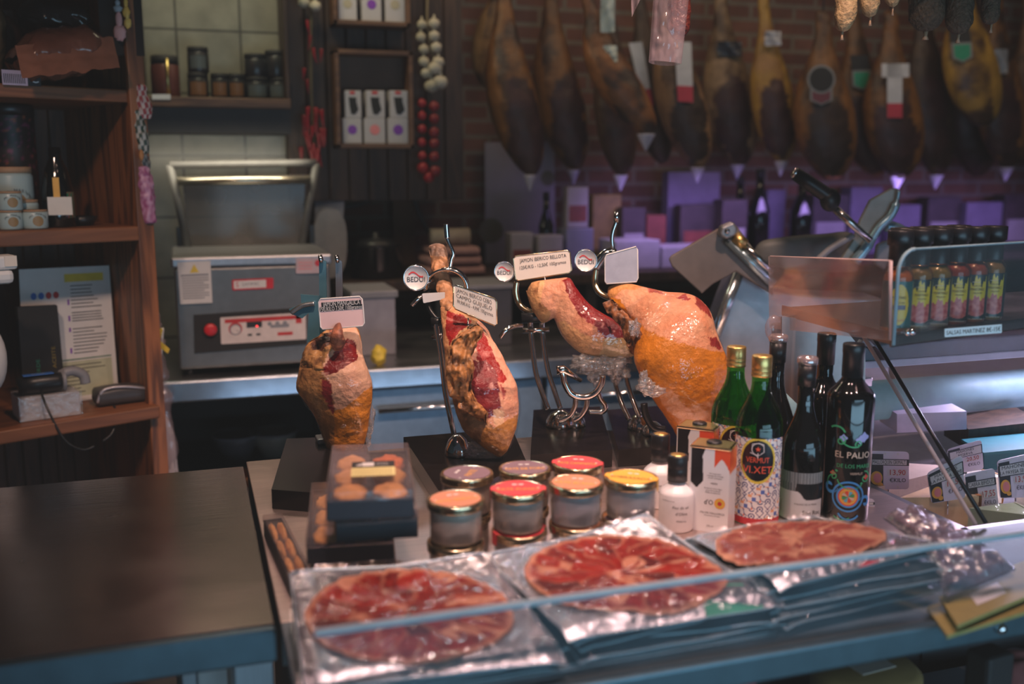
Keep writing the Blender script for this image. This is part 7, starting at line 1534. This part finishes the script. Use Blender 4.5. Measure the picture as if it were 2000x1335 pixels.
# on the low back counter
t, x0, x1, zb, zt = bench('grey_bin', 'grey plastic bin on the back counter beside the upright ham', 'bin', [(690, 590), (772, 588), (770, 690), (692, 690)], 2.95, .2, pm('pale_grey_bin', (.3, .29, .33), .5), z=.0006); MB().bx(x0-.008, x1+.008, 2.94, 3.16, zt-.02, zt+.002, 0, .004).build('rim', MT('grey'), t, True)
soft('yellow_sponge', 'yellow cloth on the back counter edge beside the upright ham', 'cloth', onz(740, 712, .0006), (.022, .03, .028), MT('yellow'), .3, 5)
t, x0, x1, zb, zt = bench('dim_crate', 'dark grey crate on the back counter behind the ring clamp', 'crate', [(880, 560), (1000, 556), (1000, 690), (884, 692)], 3.0, .2, pm('dark_crate', (.07, .07, .085), .5), z=.0006); MB().bx(x0-.006, x1+.006, 2.99, 3.21, zt-.012, zt+.002, 0, .003).build('rim', MT('grey'), t, True)
for i, (x, lb) in enumerate(((462, 'dim bowl on the dark shelf under the back counter, nearer the cabinet'), (535, 'pale bowl on the dark shelf under the back counter, nearer the upright ham'))):
    P = onY(x, 870, 3.15); P.z = -.3395; t = thing('bowl', lb, 'bowl', P, 0, 'bowls under the back counter'); MB().lathe([(0, 0), (.04, 0), (.07, .06), (.075, .075), (.07, .075), (.06, .05), (.035, .008), (0, .008)], 30).build('bowl', pm('dim_bowl_%d' % i, ((.1, .1, .11), (.26, .26, .22))[i], .4), t); MB().lathe([(.0745, .0745), (.077, .075), (.077, .079), (.07, .079)], 30).build('rim', MT('grey'), t)
P = onY(458, 905, 3.0); t = thing('copper_pan', 'copper coloured pan low on the shelf below the back counter', 'pan', Vector((P.x, 2.88, -.3395))); MB().lathe([(0, 0), (.05, 0), (.055, .03), (.05, .03), (.046, .005), (0, .005)], 28).build('pan', pm('copper', (.5, .2, .08), .3, metal=1), t); MB().tube([(.05, 0, .022), (.12, 0, .035)], .006, 8).build('handle', MT('black'), t)
# ---------------------------------------------------------------- sausages hanging in front, near the top of the picture
rack = thing('sausage_rack', 'steel rod above the counter holding the hanging sausages', 'rail', (1.0, 1.9, .98))
ra = vp(1180, -70, 2.02); rb = vp(2040, -70, 2.02); rb.z = ra.z; MB().tube([ra, rb], .009, 10).build('rod', MT('steely'), rack, True)
for k in (.02, .98):
    p = ra.lerp(rb, k); MB().tube([p, Vector((p.x, p.y, 1.75))], .005, 8).build('hanger', MT('steely'), rack, True)
def sausage(name, label, pts, w, g, m, group='sausages hanging near the top', tip=True, n=24):
    path = smooth_path([vp(x, y, g) for x, y in pts], 8); s = mpp(g); k = len(path); t = thing(name, label, 'sausage', path[-1], 0, group)
    rs = [w*s*max(.08, min(1, math.sqrt((k-1-i)/(k*.22)+.01))) for i in range(k)]
    mb = MB(); mb.tube(path, rs, n)
    mb.v = [v_+Vector((noise.noise(v_*70), noise.noise(v_*70+Vector((5, 0, 0))), 0))*.0022 for v_ in mb.v]
    mb.build('meat', m, t, True)
    mb = MB(); e = path[-1]; mb.tube([e+Vector((0, 0, .004)), e-Vector((0, 0, .008)), e-Vector((0, 0, .016))], [w*s*.16, w*s*.1, w*s*.2], 8); mb.build('tied_end', pm('sausage_knot', (.4, .25, .15), .5), t, True)
    mb = MB(); a = path[0]; f_ = (a-ra).dot(rb-ra)/(rb-ra).length_squared; mb.tube([a-Vector((0, 0, .004)), ra.lerp(rb, cl(f_))], .0015, 6); mb.build('string', MT('white'), t, True); return t
salm = pm('red_salami', (.07, .006, .006), .3, var=.6, scale=110, bump=.6, bscale=110, coat=.4, col2=(.2, .035, .025)); brd = pm('crusted_sausage', (.55, .27, .1), .6, var=.4, scale=90, bump=.6, bscale=120, col2=(.72, .5, .25)); pep = pm('pepper_sausage', (.045, .03, .016), .7, var=.6, scale=140, bump=.8, bscale=160, col2=(.15, .105, .06))
sl_t = sausage('hanging_salami', 'dark red coarse salami inside a clear plastic sleeve', [(1330, -50), (1328, -10), (1326, 40), (1322, 78)], 21, 1.95, salm)
q = pquad([(1280, -60), (1352, -60), (1331, 125), (1267, 119)], 1.93)
def slv(u, v): return q.p(u, v)+FWD*(-.018*math.sin(PI*u)**.5+.003*noise.noise(Vector((u*9, v*12, 1))))
def slb(u, v): return q.p(u, v)+FWD*(.055*math.sin(PI*u)**.5)
MB().grid(slv, 30, 40).grid(slb, 20, 20).build('plastic_sleeve', MT('sleeve'), sl_t, True)
q2 = pquad([(1232, -60), (1288, -60), (1246, 8), (1234, 34)], 1.96); t = thing('plastic_sleeve', 'empty pinkish plastic sleeve corner beside the sleeved salami', 'plastic bag', q2.p(.5, 1)); MB().grid(lambda u, v: q2.p(u, v)+FWD*.004*math.sin(6*u+4*v), 14, 20).build('sleeve', MT('sleeve'), t, True)
MB().tube([q2.p(.5, 1), ra.lerp(rb, cl((q2.p(.5, 1)-ra).dot(rb-ra)/(rb-ra).length_squared))], .0015, 6).build('string', MT('white'), t, True)
sausage('hanging_sausage', 'orange crusted sausage hanging lowest of the three crusted ones', [(1648, -50), (1652, -20), (1652, 20), (1645, 62)], 20, 2.02, brd); sausage('hanging_sausage', 'pale crusted sausage in the middle of the three crusted ones', [(1692, -50), (1698, -20), (1700, 34)], 18, 2.02, brd); sausage('hanging_sausage', 'crusted sausage of which just the tip shows, next to the dark ones', [(1745, -50), (1742, -30), (1744, 14)], 14, 2.05, brd)
sausage('hanging_sausage', 'thick peppered dark sausage, first and widest of the dark ones', [(1808, -50), (1809, -20), (1810, 20), (1808, 62)], 32, 2.1, pep); sausage('hanging_sausage', 'peppered dark sausage in the middle hanging a bit lower', [(1875, -50), (1875, -20), (1874, 30), (1872, 68)], 24, 2.08, pep); sausage('hanging_sausage', 'slim peppered dark sausage, last before the picture edge', [(1935, -50), (1936, -20), (1934, 20), (1936, 48)], 17, 2.06, pep)
